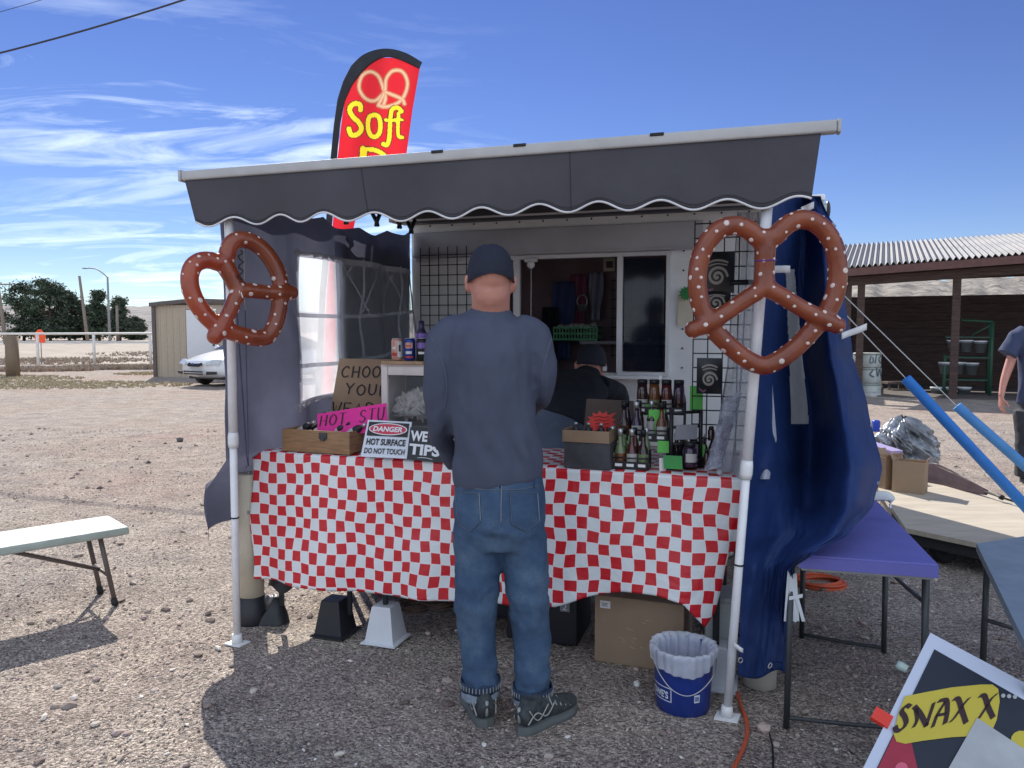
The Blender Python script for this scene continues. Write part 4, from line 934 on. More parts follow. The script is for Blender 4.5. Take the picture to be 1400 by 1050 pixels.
# checked cloth
m, nt, b = nodes('checked_cloth'); L = nt.links.new
uvn = nt.nodes.new('ShaderNodeUVMap'); uvn.uv_map = 'UVMap'
mp = nt.nodes.new('ShaderNodeMapping'); mp.inputs['Scale'].default_value = (1/.0475, 1/.052, 1); L(uvn.outputs[0], mp.inputs[0])
ns = noi(nt, .38, 0, .4, mp.outputs[0]); 
va = nt.nodes.new('ShaderNodeVectorMath'); va.operation = 'MULTIPLY_ADD'; L(ns.outputs['Color'], va.inputs[0]); va.inputs[1].default_value = (.62, .46, 0); L(mp.outputs[0], va.inputs[2])
sx = nt.nodes.new('ShaderNodeSeparateXYZ'); L(va.outputs[0], sx.inputs[0])
def mth(op, a, b_=None):
    n = nt.nodes.new('ShaderNodeMath'); n.operation = op
    for i, v in enumerate((a, b_)):
        if v is None: continue
        if isinstance(v, (int, float)): n.inputs[i].default_value = v
        else: L(v, n.inputs[i])
    return n.outputs[0]
fx, fy = mth('FLOOR', sx.outputs[0]), mth('FLOOR', sx.outputs[1]); par = mth('PINGPONG', mth('ADD', fx, fy), 1)
ex_ = mth('PINGPONG', sx.outputs[0], .5); ey_ = mth('PINGPONG', sx.outputs[1], .5); edge = mth('LESS_THAN', mth('MINIMUM', ex_, ey_), .03)
def mixc(f, a, b_):
    n = nt.nodes.new('ShaderNodeMix'); n.data_type = 'RGBA'; L(f, n.inputs['Factor'])
    for k, v in (('A', a), ('B', b_)):
        if isinstance(v, tuple): n.inputs[k].default_value = (*v, 1)
        else: L(v, n.inputs[k])
    return n.outputs['Result']
L(mixc(edge, mixc(par, (.70, .74, .76), (.56, .013, .024)), (.84, .72, .74)), b.inputs['Base Color'])
b.inputs['Roughness'].default_value = .32; b.inputs['Specular IOR Level'].default_value = .5
w2 = noi(nt, 7, 4, .6, coord(nt, 'Object'), dist=1.2); bp = nt.nodes.new('ShaderNodeBump'); bp.inputs['Strength'].default_value = .45; bp.inputs['Distance'].default_value = .016; L(w2.outputs['Fac'], bp.inputs['Height']); L(bp.outputs[0], b.inputs['Normal'])
chk = m
bot = [(353, 795), (378, 797), (400, 803), (430, 806), (520, 815), (600, 822), (690, 830), (760, 829), (800, 818), (850, 812), (900, 816), (935, 824), (968, 858), (984, 838), (996, 800), (1005, 760)]
botz = []
for px, py in bot: q = AB(PB(px, py, .2)); botz.append((q[0], q[2]))
def cloth(u, v):
    a = lerp(-.06, 2.215, u)
    if v < .32:                                          # over the table top
        t = v/.32; return S(a, lerp(.98, .255, t), TB+.002+.001*math.sin(a*40)), (a, t*.725)
    t = (v-.32)/.68; zb_ = interp(botz, a); z = lerp(TB-.004, zb_, t)
    b_ = .245-.03*t+.020*math.sin(a*11+t*1.5)*t+.005*math.sin(a*27+1)*t*t-.006*abs(math.sin(a*7.3+t*2.2+.5))*t+.01*nz((a*4, t*3, 0), 1, 5)
    k = max(0, (u-.86)/.14); a2 = a-.035*k*k*t**3; z -= .02*k*t; b_ += .05*k*t
    kl = max(0, 1-u/.02); return S(a2+kl*.01*math.sin(t*9), b_, z), (a, .725+(TB-z)*(1))
mb = MB(); mb.grid(lambda u, v: cloth(u, v)[0], 260, 90, uv=lambda u, v: cloth(u, v)[1])
mb.build('tablecloth', chk, loc=S(1.1, .25, TB), label='red and white checked tablecloth draped over the stall tables', cat='tablecloth', sol=.0015)

# weight tubes beside the poles
wt = thing('pole_weight', S(-.085, .25), 'cream concrete filled tube weight standing beside the left pole', 'weight')
c = G(339, 857)+Vector((0, .06, 0)); mb = MB(); mb.lathe(c, [(.062, .14), (.062, .745), (.058, .752), (.02, .748)], 28); mb.build('tube', M('tube_cream', (.55, .50, .40), .8, vs=5, var=.14, bump=.1, bs=40), wt)
mb = MB(); mb.lathe(c, [(.066, 0), (.068, .01), (.066, .138), (.03, .14)], 28); mb.build('base', rb, wt)
mb = MB(); mb.tube([c+Zv*(.772)+Vector((.014*math.cos(t), 0, .018*math.sin(t))) for t in [i*.5 for i in range(13)]], .003, 6, closed=True); mb.tube([c+Zv*.74, c+Zv*.76], .007, 8); mb.build('eye_bolt', steel, wt)
mb = MB()
for k, (dz, t) in enumerate(((.56, 'I'),)):
    mb.text(t, c, (1, 0, 0), (0, 0, 1), .016, .018, fn=lambda u, v, dz=dz: c+Vector((.0628*math.sin((u+.01)/.062), -.0628*math.cos((u+.01)/.062), dz+v)))
mb.build('faint_print', M('faint_grey', (.25, .23, .2), .9), wt)
mb = MB(); mb.tube([c+Zv*.79, S(-.01, .06, 2.0)], .003, 6); mb.tube([c+Zv*.79, S(.03, .1, 1.9)], .002, 6); mb.build('tie_rope', rope_m, loc=c+Zv*.79, label='thin pale rope rising from the cream tube to the awning', cat='rope')
c = G(1045, 944)+Vector((0, .06, 0)); mb = MB(); mb.lathe(c, [(.066, 0), (.066, .6), (.05, .605)], 28); mb.build('pole_weight', M('tube_white', (.66, .62, .55), .7, var=.12, vs=4), loc=c, label='off white round tube weight standing under the blue tarp', cat='weight')
c = G(368, 850); mb = MB(); mb.grid(lambda u, v: c+Vector((.14*(u-.5)+.03*math.sin(v*5), .18*(v-.3), .13*math.sin(u*math.pi)**.7*math.sin(v*math.pi)**.7*(1+.3*nz((u*4, v*4, 0), 1, 3)))), 16, 16)
mb.build('cloth_bundle', rb, loc=c, label='black cloth bundle on the ground behind the cream tube', cat='bundle')
c = S(.12, .34, .28); mb = MB(); mb.grid(lambda u, v: S(-.05+.34*u, .32+.05*math.sin(u*5+v*3), lerp(.50, .17+.13*u*u+.02*math.sin(u*12), v)), 20, 12)
mb.build('hanging_cloth', rb, loc=c, label='black cloth hanging below the left end of the checked cloth', cat='cloth')

# --- under the table
cbx = thing('cardboard_box', S(1.79, .52), 'large brown cardboard box with a white label under the table', 'box')
Tb = Matrix.Translation(S(1.80, .50)) @ Matrix.Rotation(math.atan2(U.y, U.x)-.04, 4, 'Z')
mb = MB(Tb); mb.box((0, 0, .15), (.385, .28, .295), bev=.004); mb.build('carton', cardb, cbx)
mb = MB(Tb); mb.box((0, -.10, .2995), (.38, .075, .004), rx=.06); mb.box((0, .07, .300), (.38, .10, .004), rx=-.03); mb.build('flap', cardb, cbx)
mb = MB(Tb); mb.box((-.145, -.1415, .262), (.045, .002, .032)); lb = mb.build('shipping_label', paper, cbx)
mb = MB(Tb)
for z_, w_ in ((.268, .03), (.262, .022), (.256, .026)): mb.box((-.147, -.143, z_), (w_, .001, .0022))
mb.build('print', ink, lb)
mb = MB(Tb); rs = random.Random(4)
for k in range(16):
    x, z = rs.uniform(-.09, .04), rs.uniform(.05, .24); d = rs.uniform(-.6, .6); l = rs.uniform(.01, .03)
    if k % 3: mb.slab([(x, -.1412, z), (x+l, -.1412, z-l*d), (x+l, -.1412, z-l*d+.0016), (x, -.1412, z+.002)], .0006, Vector((0, -1, 0)))
mb.build('scuff', M('torn_paper', (.55, .42, .3), .9), cbx)
# bucket
bc = G(941, 981)+Vector((0, .095, 0)); bk_ = thing('blue_bucket', bc, 'blue plastic bucket with a white bag liner in front of the right pole', 'bucket')
bprof = [(.098, 0), (.102, .004), (.108, .12), (.113, .215), (.119, .217), (.119, .232), (.115, .234), (.111, .232), (.105, .12), (.098, .012), (.001, .01)]
mb = MB(); mb.lathe(bc, bprof, 40, cap=False); mb.build('pail', M('bucket_blue', (.012, .035, .22), .35, var=.06, spec=.5), bk_)
def onb(th, z, o=.0): r = .1015+.052*(z)+o; return bc+Vector((r*math.sin(th), -r*math.cos(th), z))
mb = MB()
def ln(u, v):
    th = u*2*math.pi; ruf = .004*math.sin(th*23)+.003*math.sin(th*11+1)
    if v < .5:
        t = v/.5; return bc+Vector(((.106-.02*(1-t)+ruf*1.3)*math.sin(th), -(.106-.02*(1-t)+ruf*1.3)*math.cos(th), .06+.185*t))
    t = (v-.5)/.5; front = max(0, math.cos(th+.35)); dz = .035+.055*front**2+.012*math.sin(th*3); r = .119+.010*math.sin(min(1, t*4)*math.pi/2)+ruf*.8-.006*t
    return bc+Vector((r*math.sin(th), -r*math.cos(th), .245+.004*math.sin(t*8)*0-dz*t+.006*math.sin(min(1, t*3)*math.pi)))
mb.grid(ln, 160, 26); mb.build('bag_liner', M('liner', (.80, .84, .92), .35, alpha=.66, tl=.3, var=.15, vs=20), bk_)
mb = MB(); mb.text("LOWE'S", bc, None or (1, 0, 0), (0, 0, 1), .10, .03, bold=.03, fn=lambda u, v: onb((u-.178)/.104, .062+v-.03*((u-.05))*0, .002))
for z_ in (.052, .104): mb.grid(lambda u, v: onb((-.19+.125*u)/.104, z_+.0035*v, .002), 14, 1)
for s_ in (-.19, -.0685): mb.grid(lambda u, v: onb((s_+.0035*u)/.104, .052+.055*v, .002), 1, 4)
mb.build('lettering', M('print_white', (.62, .66, .74), .5), bk_)
mb = MB(); mb.grid(lambda u, v: onb((.018+.022*u)/.104, .06+.03*v, .002), 4, 2); mb.grid(lambda u, v: onb((.021+.016*u)/.104, .066+.018*v, .003), 4, 2, m=1); mb.build('warning_sticker', [MATS['print_white'], M('sticker_grey', (.15, .2, .35), .5)], bk_)
mb = MB(); mb.tube(spline([onb(-1.45, .205, .012), onb(-1.0, .16, .016), onb(-.55, .115, .02), onb(-.1, .098, .02), onb(.35, .12, .02), onb(.9, .165, .018), onb(1.45, .205, .012)], 6), .0022, 6); mb.build('wire_handle', steel, bk_)
# bins, tote, coil, black crate under the table
c = S(2.10, .42); mb = MB(STALL); mb.box((2.13, .45, .17), (.13, .16, .32), bev=.012, rz=.1); mb.box((2.13, .45, .335), (.145, .175, .02), bev=.006, rz=.1); mb.build('storage_bin', M('bin_grey', (.42, .45, .45), .5), loc=c, label='pale grey bin standing behind the blue bucket', cat='bin')
mb = MB(STALL); mb.box((1.33, .62, .16), (.34, .3, .3), bev=.01); mb.box((1.33, .62, .315), (.36, .32, .02), bev=.006); tt = mb.build('storage_crate', rb, loc=S(1.33, .62), label='black crate under the table behind the standing man', cat='crate')
q = AB(PB(772, 830, .46)); mb = MB(STALL); mb.box((q[0], .464, q[2]), (.045, .003, .045)); mb.text('2', S(0, 0), (1, 0, 0), (0, 0, 1), .02, .03, fn=lambda u, v: Vector((q[0]-.01+u, .4615, q[2]-.015+v)), m=1); mb.build('number_tag', [M('tag_grey', (.22, .23, .25), .6), paper], tt)
mb = MB(STALL); mb.box((1.05, .85, .17), (.3, .3, .32), bev=.01, rz=.1); mb.build('storage_tote', M('tote_dark', (.03, .035, .05), .5), loc=S(1.05, .85), label='dark tote under the table behind the coiled wires', cat='tote')
mb = MB(STALL); mb.box((.48, .9, .13), (.2, .2, .25), bev=.02); mb.build('storage_tub', M('tub_grey', (.25, .25, .27), .6), loc=S(.48, .9), label='grey tub under the table behind the black riser', cat='tub')
def coil(px, py, r, n, m, label, z0=.0, rr=.004, cat='cable', sq=1):
    c = G(px, py); rnd = random.Random(int(px)); pts = []
    for i in range(n*18):
        t = i/18*2*math.pi; q = r*(1+.12*math.sin(i*.13+1)+.05*math.sin(i*.37)); pts.append(c+Vector((q*math.cos(t), q*sq*math.sin(t), z0+rr+.0035*(i/18)+.01*math.sin(i*.21))))
    mb = MB(); mb.tube(pts, rr, 6); mb.build('coiled_cable', m, loc=c, label=label, cat=cat)
coil(566, 846, .07, 7, M('brown_wire', (.14, .09, .07), .7), 'coil of thin brown wire under the table by the white riser', .05)
coil(598, 842, .085, 6, MATS['brown_wire'], 'loose coil of brown wire between the risers and the man', .06)
c = G(622, 836); mb = MB(); mb.lathe(c+Vector((0, 0, .0)), [(.02, 0), (.022, .1), (.012, .12), (.012, .15), (.001, .15)], 12); mb.build('small_bottle', M('greenish_glass', (.2, .28, .25), .2), loc=c, label='small pale green bottle standing under the table left of the man', cat='bottle')

# --- wooden box of sauces, left
def pbase(px, py, z=TB+.004): return G(px, py, z)
lf = pbase(386, 617); rf_ = pbase(478, 623); d1 = (rf_-lf).normalized(); W1 = (rf_-lf).length; d2 = Vector((-d1.y, d1.x, 0)); Tw = Matrix(((d1.x, d2.x, 0, lf.x), (d1.y, d2.y, 0, lf.y), (0, 0, 1, lf.z), (0, 0, 0, 1)))
wb = thing('wooden_box', lf+d1*W1/2+d2*.1, 'open wooden box full of black sauce bottles at the left of the table', 'box')
hB = .105; mb = MB(Tw); mb.box((W1/2, .006, hB/2+.004), (W1, .011, hB), bev=.002); mb.box((W1/2, .206, hB/2+.004), (W1, .011, hB), bev=.002); mb.box((.006, .106, hB/2+.004), (.011, .188, hB-.003), bev=.002); mb.box((W1-.006, .106, hB/2+.004), (.011, .188, hB-.003), bev=.002); mb.box((W1/2, .106, .006), (W1-.02, .2, .008))
mb.build('crate_wall', M('box_wood', (.27, .15, .075), .6, vs=4, var=.3, stretch=(3, 3, 22), bump=.12), wb)
mb = MB(Tw); mb.box((W1*.62, -.003, .085), (.042, .006, .03), bev=.002); mb.box((W1*.62, -.007, .072), (.02, .006, .02), bev=.002); mb.build('latch', dark_metal, wb)
def bottle_m(mb, c, h, r, ax=None, m0=0, m1=1, cap=True):
    mb.lathe(c, [(r*.9, 0), (r, h*.04), (r, h*.58), (r*.9, h*.66), (r*.42, h*.76), (r*.38, h*.84)], 14, axis=ax, m=m0)
    if cap:
        a = Vector(ax).normalized() if ax else Zv; mb.lathe(Vector(c)+a*h*.84, [(r*.46, 0), (r*.46, h*.15), (r*.3, h*.16)], 12, axis=ax, m=m1)
capw = M('foil_silver', (.55, .56, .58), .3, metal=.7)
for k in range(7):
    x = W1*(.13+.125*k); c = Tw @ Vector((x-.03, .09+.03*(k % 2), .075)); ax = d1*.75+d2*(.1*(k % 3-1))+Zv*.42
    mb = MB(); bottle_m(mb, c, .135, .019, ax); o = mb.build('sauce_bottle', [rb, capw if k % 3 == 0 else rb], loc=c, cat='bottle', group='bottles lying in the wooden box',
        label=['leftmost', 'second', 'third', 'middle', 'fifth', 'sixth', 'rightmost'][k]+' of the black bottles lying tilted in the open wooden box')
    mb = MB(); mb.M = None; q = Zv.rotation_difference(ax.normalized()).to_matrix(); mb.lathe(c+ax.normalized()*.02, [(.0195, 0), (.0195, .045)], 14, axis=ax, cap=False); mb.build('bottle_label', M('label_pale', (.5, .48, .46), .5) if k % 2 == 0 else rb, o)
# wire handled tote behind
c = pbase(425, 592); mb = MB(); mb.tube(spline([c+Vector((-.06, 0, 0)), c+Vector((-.045, 0, .10)), c+Vector((0, 0, .14)), c+Vector((.045, 0, .10)), c+Vector((.05, 0, 0))], 6), .005, 8); mb.build('carry_handle', M('teal_dark', (.02, .07, .08), .5), loc=c, label='dark looped handle standing behind the wooden box', cat='handle')
c = PP(450, 562, S(0, .85), N); mb = MB(STALL); q = AB(c); mb.box((q[0]+.02, .85, q[2]-.03), (.12, .1, .06), bev=.004); mb.box((q[0]+.02, .85, q[2]+.003), (.13, .11, .008), bev=.003); mb.box((q[0]+.02, .85, (q[2]-.06+TB)/2), (.1, .08, q[2]-.06-TB), bev=.004); mb.build('plastic_tub', M('tub_green', (.30, .42, .38), .5), loc=c, label='pale green lidded tub behind the pink sign', cat='tub')
# signs
def board(name, label, cat, px4, Y4, th, m, extra=None):
    """four corner pixels (tl, tr, br, bl) and distances -> a thin upright board"""
    c4 = [P(px, py, Y) for (px, py), Y in zip(px4, Y4)]; nn = (c4[1]-c4[0]).cross(c4[3]-c4[0]).normalized()
    if nn.y > 0: nn = -nn
    r_ = thing(name, (c4[2]+c4[3])/2, label, cat); mb = MB(); mb.slab(c4, th, nn); mb.build('board', m, r_)
    def fn(u, v, o=.002): return c4[0].lerp(c4[1], u).lerp(c4[3].lerp(c4[2], u), v)+nn*o
    return r_, fn
YB = S(.35, .55).y
r_, fn = board('cardboard_sign', 'brown cardboard sign hand lettered CHOOSE YOUR WEAPON behind the pink sign', 'sign', [(464, 490), (562, 492), (552, 580), (450, 572)], [4.22, 4.12, 4.08, 4.18], .004, cardb)
mb = MB(); lf_ = lambda x, y: fn(x, 1-y)
pen_text(mb, 'CHOOSE', .07, .70, .112, .175, .022, lf_, .27, .05); pen_text(mb, 'YOUR', .16, .42, .12, .165, .022, lf_, .3, .05); pen_text(mb, 'WEAPON', .02, .10, .118, .18, .022, lf_, .27, .05); mb.build('lettering', ink, r_)
r_, fn = board('pink_sign', 'bright pink sign lettered HOT ST behind the wooden box', 'sign', [(434, 566), (528, 551), (530, 590), (434, 596)], [3.66, 3.58, 3.56, 3.64], .004, M('pink_board', (.75, .015, .30), .55))
mb = MB(); lf_ = lambda x, y: fn(x, 1-y)
pen_text(mb, 'HOT', .03, .42, .105, .46, .02, lf_, .3, .02, shear=.25); pen_text(mb, 'STUF', .60, .42, .10, .46, .02, lf_, .3, .02, shear=.25); mb.build('lettering', ink, r_)
r_, fn = board('danger_sign', 'white DANGER hot surface do not touch sign leaning on the cabinet', 'sign', [(503, 574), (563, 577), (556, 627), (493, 624)], [3.50, 3.46, 3.40, 3.44], .005, M('sign_blue_white', (.62, .66, .75), .4, var=.02))
def patch(fn, x0, y0, x1, y1, o, m, name, par, n=1):
    mb = MB(); mb.grid(lambda u, v: fn(lerp(x0, x1, u), lerp(y0, y1, v), o), n, n, smooth=False); return mb.build(name, m, par)
patch(fn, .045, .05, .955, .43, .003, ink, 'black_panel', r_)
def oval(fn, cx_, cy_, rx, ry, o, m, name, par):
    mb = MB(); mb.add([fn(cx_+rx*math.cos(i*math.pi/18), cy_+ry*math.sin(i*math.pi/18), o) for i in range(36)], [tuple(range(36))]); return mb.build(name, m, par)
sgw = M('sign_white', (.72, .74, .8), .4, var=.02); sgr = M('sign_red', (.55, .02, .06), .4)
oval(fn, .5, .235, .43, .165, .004, sgw, 'white_oval', r_); oval(fn, .5, .235, .405, .14, .005, sgr, 'red_oval', r_)
def sgt(fn, txt, x0, y0, x1, y1, o, m, par, bold=.02, shear=0):
    mb = MB(); mb.text(txt, None, (1, 0, 0), (0, 1, 0), 1, 1, bold=bold, shear=shear, fn=lambda u, v: fn(lerp(x0, x1, u), lerp(y1, y0, v), o)); return mb.build('lettering', m, par)
sgt(fn, 'DANGER', .17, .165, .83, .31, .0065, sgw, r_, .035, .12); sgt(fn, 'HOT SURFACE', .07, .50, .93, .68, .004, ink, r_, .03); sgt(fn, 'DO NOT TOUCH', .06, .76, .94, .91, .004, ink, r_, .02)
r_, fn = board('tips_sign', 'black sign with white WE TIPS lettering, partly behind the man', 'sign', [(561, 584), (612, 588), (606, 633), (556, 628)], [3.44, 3.40, 3.36, 3.40], .004, M('sign_black', (.012, .015, .02), .5))
sgt(fn, 'WE', .04, .10, .50, .42, .003, sgw, r_, .04); sgt(fn, 'TIPS', .04, .50, .88, .84, .003, sgw, r_, .04)
mb = MB(); pts = [(.66+.13*math.sin(t)**3*1.0, .25-.11*(math.cos(t)-.38*math.cos(2*t)-.15*math.cos(3*t)-.05*math.cos(4*t))) for t in [i*math.pi/16 for i in range(32)]]; mb.add([fn(x, y, .003) for x, y in pts], [tuple(range(32))]); mb.build('heart', sgr, r_)
mb = MB(); stroke(mb, [(.3, .92), (.5, .90), (.7, .93)], .015, lambda x, y: fn(x, y, .003)); mb.build('underline', sgw, r_)

# display warmer cabinet with pretzels and cans on top
cb0 = pbase(517, 618); q = AB(pbase(520, 610)); ca0 = q[0]; cb_ = q[1]+.03
cab = thing('display_cabinet', S(ca0+.17, cb_+.12, TB), 'pale wooden display cabinet with glass front standing on the table', 'cabinet')
CH = .40; CW = .36; fw_ = M('cabinet_wood', (.72, .66, .64), .6, vs=4, var=.12, bump=.08)
mb = MB(STALL)
mb.box((ca0+.016, cb_, TB+.004+CH/2), (.034, .024, CH), bev=.003); mb.box((ca0+CW-.016, cb_, TB+.004+CH/2), (.034, .024, CH), bev=.003); mb.box((ca0+CW/2, cb_, TB+CH-.018), (CW-.072, .022, .045), bev=.003); mb.box((ca0+CW/2, cb_, TB+.03), (CW-.072, .022, .045), bev=.003)
mb.box((ca0+.006, cb_+.13, TB+.004+CH/2), (.010, .22, CH-.01)); mb.box((ca0+CW-.006, cb_+.13, TB+.004+CH/2), (.010, .22, CH-.01)); mb.box((ca0+CW/2, cb_+.125, TB+CH+.008), (CW+.01, .26, .008)); mb.build('frame', fw_, cab)
mb = MB(STALL); mb.box((ca0+.12, cb_+.04, TB+CH+.022), (.22, .14, .016), bev=.002, rz=.03); mb.build('top_board', M('board_tan', (.42, .28, .17), .7, stretch=(1, 8, 1)), cab)
mb = MB(STALL); mb.box((ca0+CW/2, cb_+.24, TB+.2), (CW-.03, .006, CH-.02)); mb.build('back_panel', M('cab_dark', (.06, .08, .09), .5), cab)
mb = MB(STALL); mb.box((ca0+CW/2, cb_+.13, TB+.155), (CW-.03, .19, .004)); mb.box((ca0+CW/2, cb_+.13, TB+.10), (CW-.03, .19, .003)); mb.build('wire_shelf', steel, cab)
mb = MB(STALL); mb.box((ca0+CW/2, cb_+.004, TB+.205), (CW-.07, .003, CH-.09)); mb.build('glass_pane', M('cab_glass', (.25, .28, .3), .06, alpha=.14, var=0), cab)
for k in range(3):
    mb = MB(STALL); c = Vector((ca0+.09+.085*k, cb_+.10, TB+.20+.02*(k % 2)))
    def bag(u, v, c=c, k=k):
        th = u*2*math.pi; ph = v*math.pi; e = Vector((math.sin(ph)*math.cos(th), math.sin(ph)*math.sin(th), math.cos(ph))); q = 1+.75*nz(e*1.7, 1, 3+k)+.4*nz(e*4.5, 1, 5+k)+.15*nz(e*11, 1, 7); return c+Vector((e.x*.055*q, e.y*.04*q, e.z*.075*q))
    mb.grid(bag, 44, 30, smooth=False); mb.build('food_bag', M('food_bag', (.62, .60, .56), .45, vs=22, var=.35), loc=S(c.x, c.y, c.z), cat='food bag', group='bags of food in the display cabinet', label=('left', 'middle', 'right')[k]+' white paper bag of food behind the cabinet glass')
for k in range(5):
    mb = MB(STALL); mb.box((ca0+.06+k*.052, cb_+.06, TB+.052), (.036, .05, .075), bev=.004); mb.build('snack_packet', [M('pkt_pink', (.5, .05, .22), .5), black, M('pkt_grey', (.12, .13, .15), .5)][0 if k == 0 else 1+k % 2], loc=S(ca0+.06+k*.052, cb_+.06, TB), cat='packet', group='small packets low in the cabinet',
        label=['pink packet at the left of the lowest cabinet shelf', 'dark packet right of the pink one in the cabinet', 'grey dark packet in the middle of the lowest cabinet shelf', 'fourth small packet from the left low in the cabinet', 'rightmost small packet low in the cabinet'][k])
def can(px, py, Y, h, r, mats, label, bands):
    c = G(px, py, TB+CH+.031) if Y is None else P(px, py, Y); r_ = thing('drink_can', c, label, 'can', 'drinks standing on the display cabinet')
    mb = MB(); mb.lathe(c, [(r*.8, 0), (r, h*.06), (r, h*.9), (r*.84, h*.98)], 24, m=0); mb.build('body', mats[0], r_)
    mb = MB(); mb.lathe(c, [(r*.84, h*.975), (r*.86, h), (r*.78, h), (r*.76, h*.98), (.001, h*.98)], 24, cap=False); mb.build('lid', steel, r_)
    mb = MB()
    for z0_, z1_, a0_, a1_, mi_ in bands: mb.grid(lambda u, v: c+Vector(((r+.0008)*math.sin(lerp(a0_, a1_, u)), -(r+.0008)*math.cos(lerp(a0_, a1_, u)), h*lerp(z0_, z1_, v))), 12, 3, m=mi_)
    mb.build('printed_label', mats[1:], r_)
cY = S(ca0+.1, cb_+.02).y; hz = TB+CH+.031
def canp(px): p = PB(px, 474, cb_+.035); return Vector((p.x, p.y, hz))
red_ = M('can_red', (.5, .03, .03), .3); wht = M('can_white', (.7, .7, .72), .3); cpk = M('can_peach', (.62, .33, .27), .3, metal=.2); cbl = M('can_blue', (.02, .05, .28), .25, metal=.2); cpu = M('can_purple', (.20, .12, .42), .3, metal=.2)
def can2(px, h, r, mats, label, bands, Y=None):
    c = canp(px)
    if Y: c.y += Y
    r_ = thing('drink_can', c, label, 'can', 'drinks standing on the display cabinet')
    mb = MB(); mb.lathe(c, [(r*.8, 0), (r, h*.06), (r, h*.9), (r*.84, h*.98)], 24); mb.build('body', mats[0], r_)
    mb = MB(); mb.lathe(c, [(r*.84, h*.975), (r*.86, h), (r*.78, h), (r*.76, h*.98), (.001, h*.98)], 24, cap=False); mb.build('lid', steel, r_)
    mb = MB()
    for z0_, z1_, a0_, a1_, mi_ in bands: mb.grid(lambda u, v: c+Vector(((r+.0008)*math.sin(lerp(a0_, a1_, u)), -(r+.0008)*math.cos(lerp(a0_, a1_, u)), h*lerp(z0_, z1_, v))), 12, 3, m=mi_)
    mb.build('printed_label', mats[1:], r_)
can2(543, .112, .028, [cpk, wht, red_, black], 'peach coloured drink can with dark lettering, leftmost on the cabinet', [(.15, .85, .2, 1.2, 0), (.2, .35, -1, .1, 1), (.4, .7, .4, .8, 2), (.5, .62, -.8, -.1, 0)])
can2(560, .112, .028, [cbl, wht, red_, cpk], 'dark blue drink can between the peach and purple ones', [(.55, .8, -.7, .7, 2), (.3, .42, -.6, .5, 0), (.62, .7, -.5, .3, 1), (.12, .2, -.8, .8, 1)])
can2(577, .112, .028, [black, cpu, wht, cpk], 'black drink can with purple print, right of the blue one', [(.55, .8, -.9, .9, 0), (.3, .4, -.6, .5, 1)])
c = canp(574)+Vector((0, .07, 0)); bo = thing('sports_bottle', c, 'dark bottle with a purple band standing behind the cans', 'bottle')
mb = MB(); mb.lathe(c, [(.03, 0), (.031, .01), (.031, .13), (.018, .155), (.014, .17), (.015, .195), (.008, .2)], 20); mb.build('body', M('dark_purple', (.03, .02, .07), .3), bo)
mb = MB(); mb.lathe(c, [(.0318, .095), (.0318, .135)], 20, cap=False); mb.build('band', cpu, bo)

# black wire grid on the trailer wall, left, and the grid panel with hanging bags, right
def gridwall(a0, a1, z0_, z1_, b_, label, per=.067, tilt=0):
    r_ = thing('wire_grid', S((a0+a1)/2, b_, z0_), label, 'display grid'); mb = MB(STALL); na = int((a1-a0)/per); nz_ = int((z1_-z0_)/per)
    for i in range(na+1): mb.box((a0+i*per, b_, (z0_+z1_)/2), (.0055, .0055, z1_-z0_))
    for i in range(nz_+1): mb.box(((a0+a1)/2, b_-.004, z0_+i*per), (a1-a0, .0055, .0055))
    mb.build('wires', black_wire, r_)
g0 = AB(PB(572, 336, 1.9)); gridwall(g0[0], oL+.05, 1.42, 2.01, 1.93, 'black wire grid hanging on the trailer wall left of the window')
a0 = AB(PB(948, 450, .85))[0]; gridwall(a0, a0+.34, TB+.004, 1.96, .85, 'black wire grid panel holding hanging bags behind the right pretzel')
def baggie(px, py, b_, w, h, label):
    c = PB(px, py, b_); r_ = thing('snack_bag', c, label, 'snack bag', 'black snack bags on the right wire grid')
    fn = lambda u, v, o=0: c+U*((u-.5)*w)+Zv*((.5-v)*h)-N*(.012*math.sin(min(1, max(0, u))*math.pi)*math.sin(min(1, max(0, v))*math.pi)+.002+o)
    mb = MB(); mb.grid(fn, 10, 12); mb.grid(lambda u, v: c+U*((u-.5)*w)+Zv*((.5-v)*h)+N*.006*math.sin(u*math.pi), 10, 12); mb.build('pouch', M('bag_black', (.012, .013, .018), .35), r_)
    mb = MB(); pts = [(.5+.30*(t/12.5)*math.cos(t), .60+.22*(t/12.5)*math.sin(t)*w/h*1.4) for t in [i*.5 for i in range(1, 26)]]
    stroke(mb, pts, .07, lambda x, y: fn(x, y, .003)); stroke(mb, [(.22, .26), (.4, .2), (.6, .2), (.8, .25)], .05, lambda x, y: fn(x, y, .003)); stroke(mb, [(.25, .33), (.5, .28), (.78, .32)], .03, lambda x, y: fn(x, y, .003)); mb.build('printed_spiral', M('print_cream', (.42, .38, .34), .6), r_)
    mb = MB(); stroke(mb, [(.12, .86), (.25, .93), (.36, .9)], .06, lambda x, y: fn(x, y, .003)); mb.build('corner_mark', M('mauve', (.25, .12, .18), .6), r_)
baggie(981, 373, .82, .15, .185, 'uppermost black snack bag with a pale spiral on the right grid'); baggie(979, 412, .82, .13, .10, 'half hidden black snack bag just below the uppermost one'); baggie(970, 514, .78, .115, .165, 'lowest black snack bag with a spiral, above the green papers')
c = PB(1014, 386, .8); mb = MB(); mb.tube([c-U*.05, c+U*.06], .012, 8); mb.build('grid_arm', black, loc=c, label='black bar bracket sticking right from the wire grid', cat='bracket')
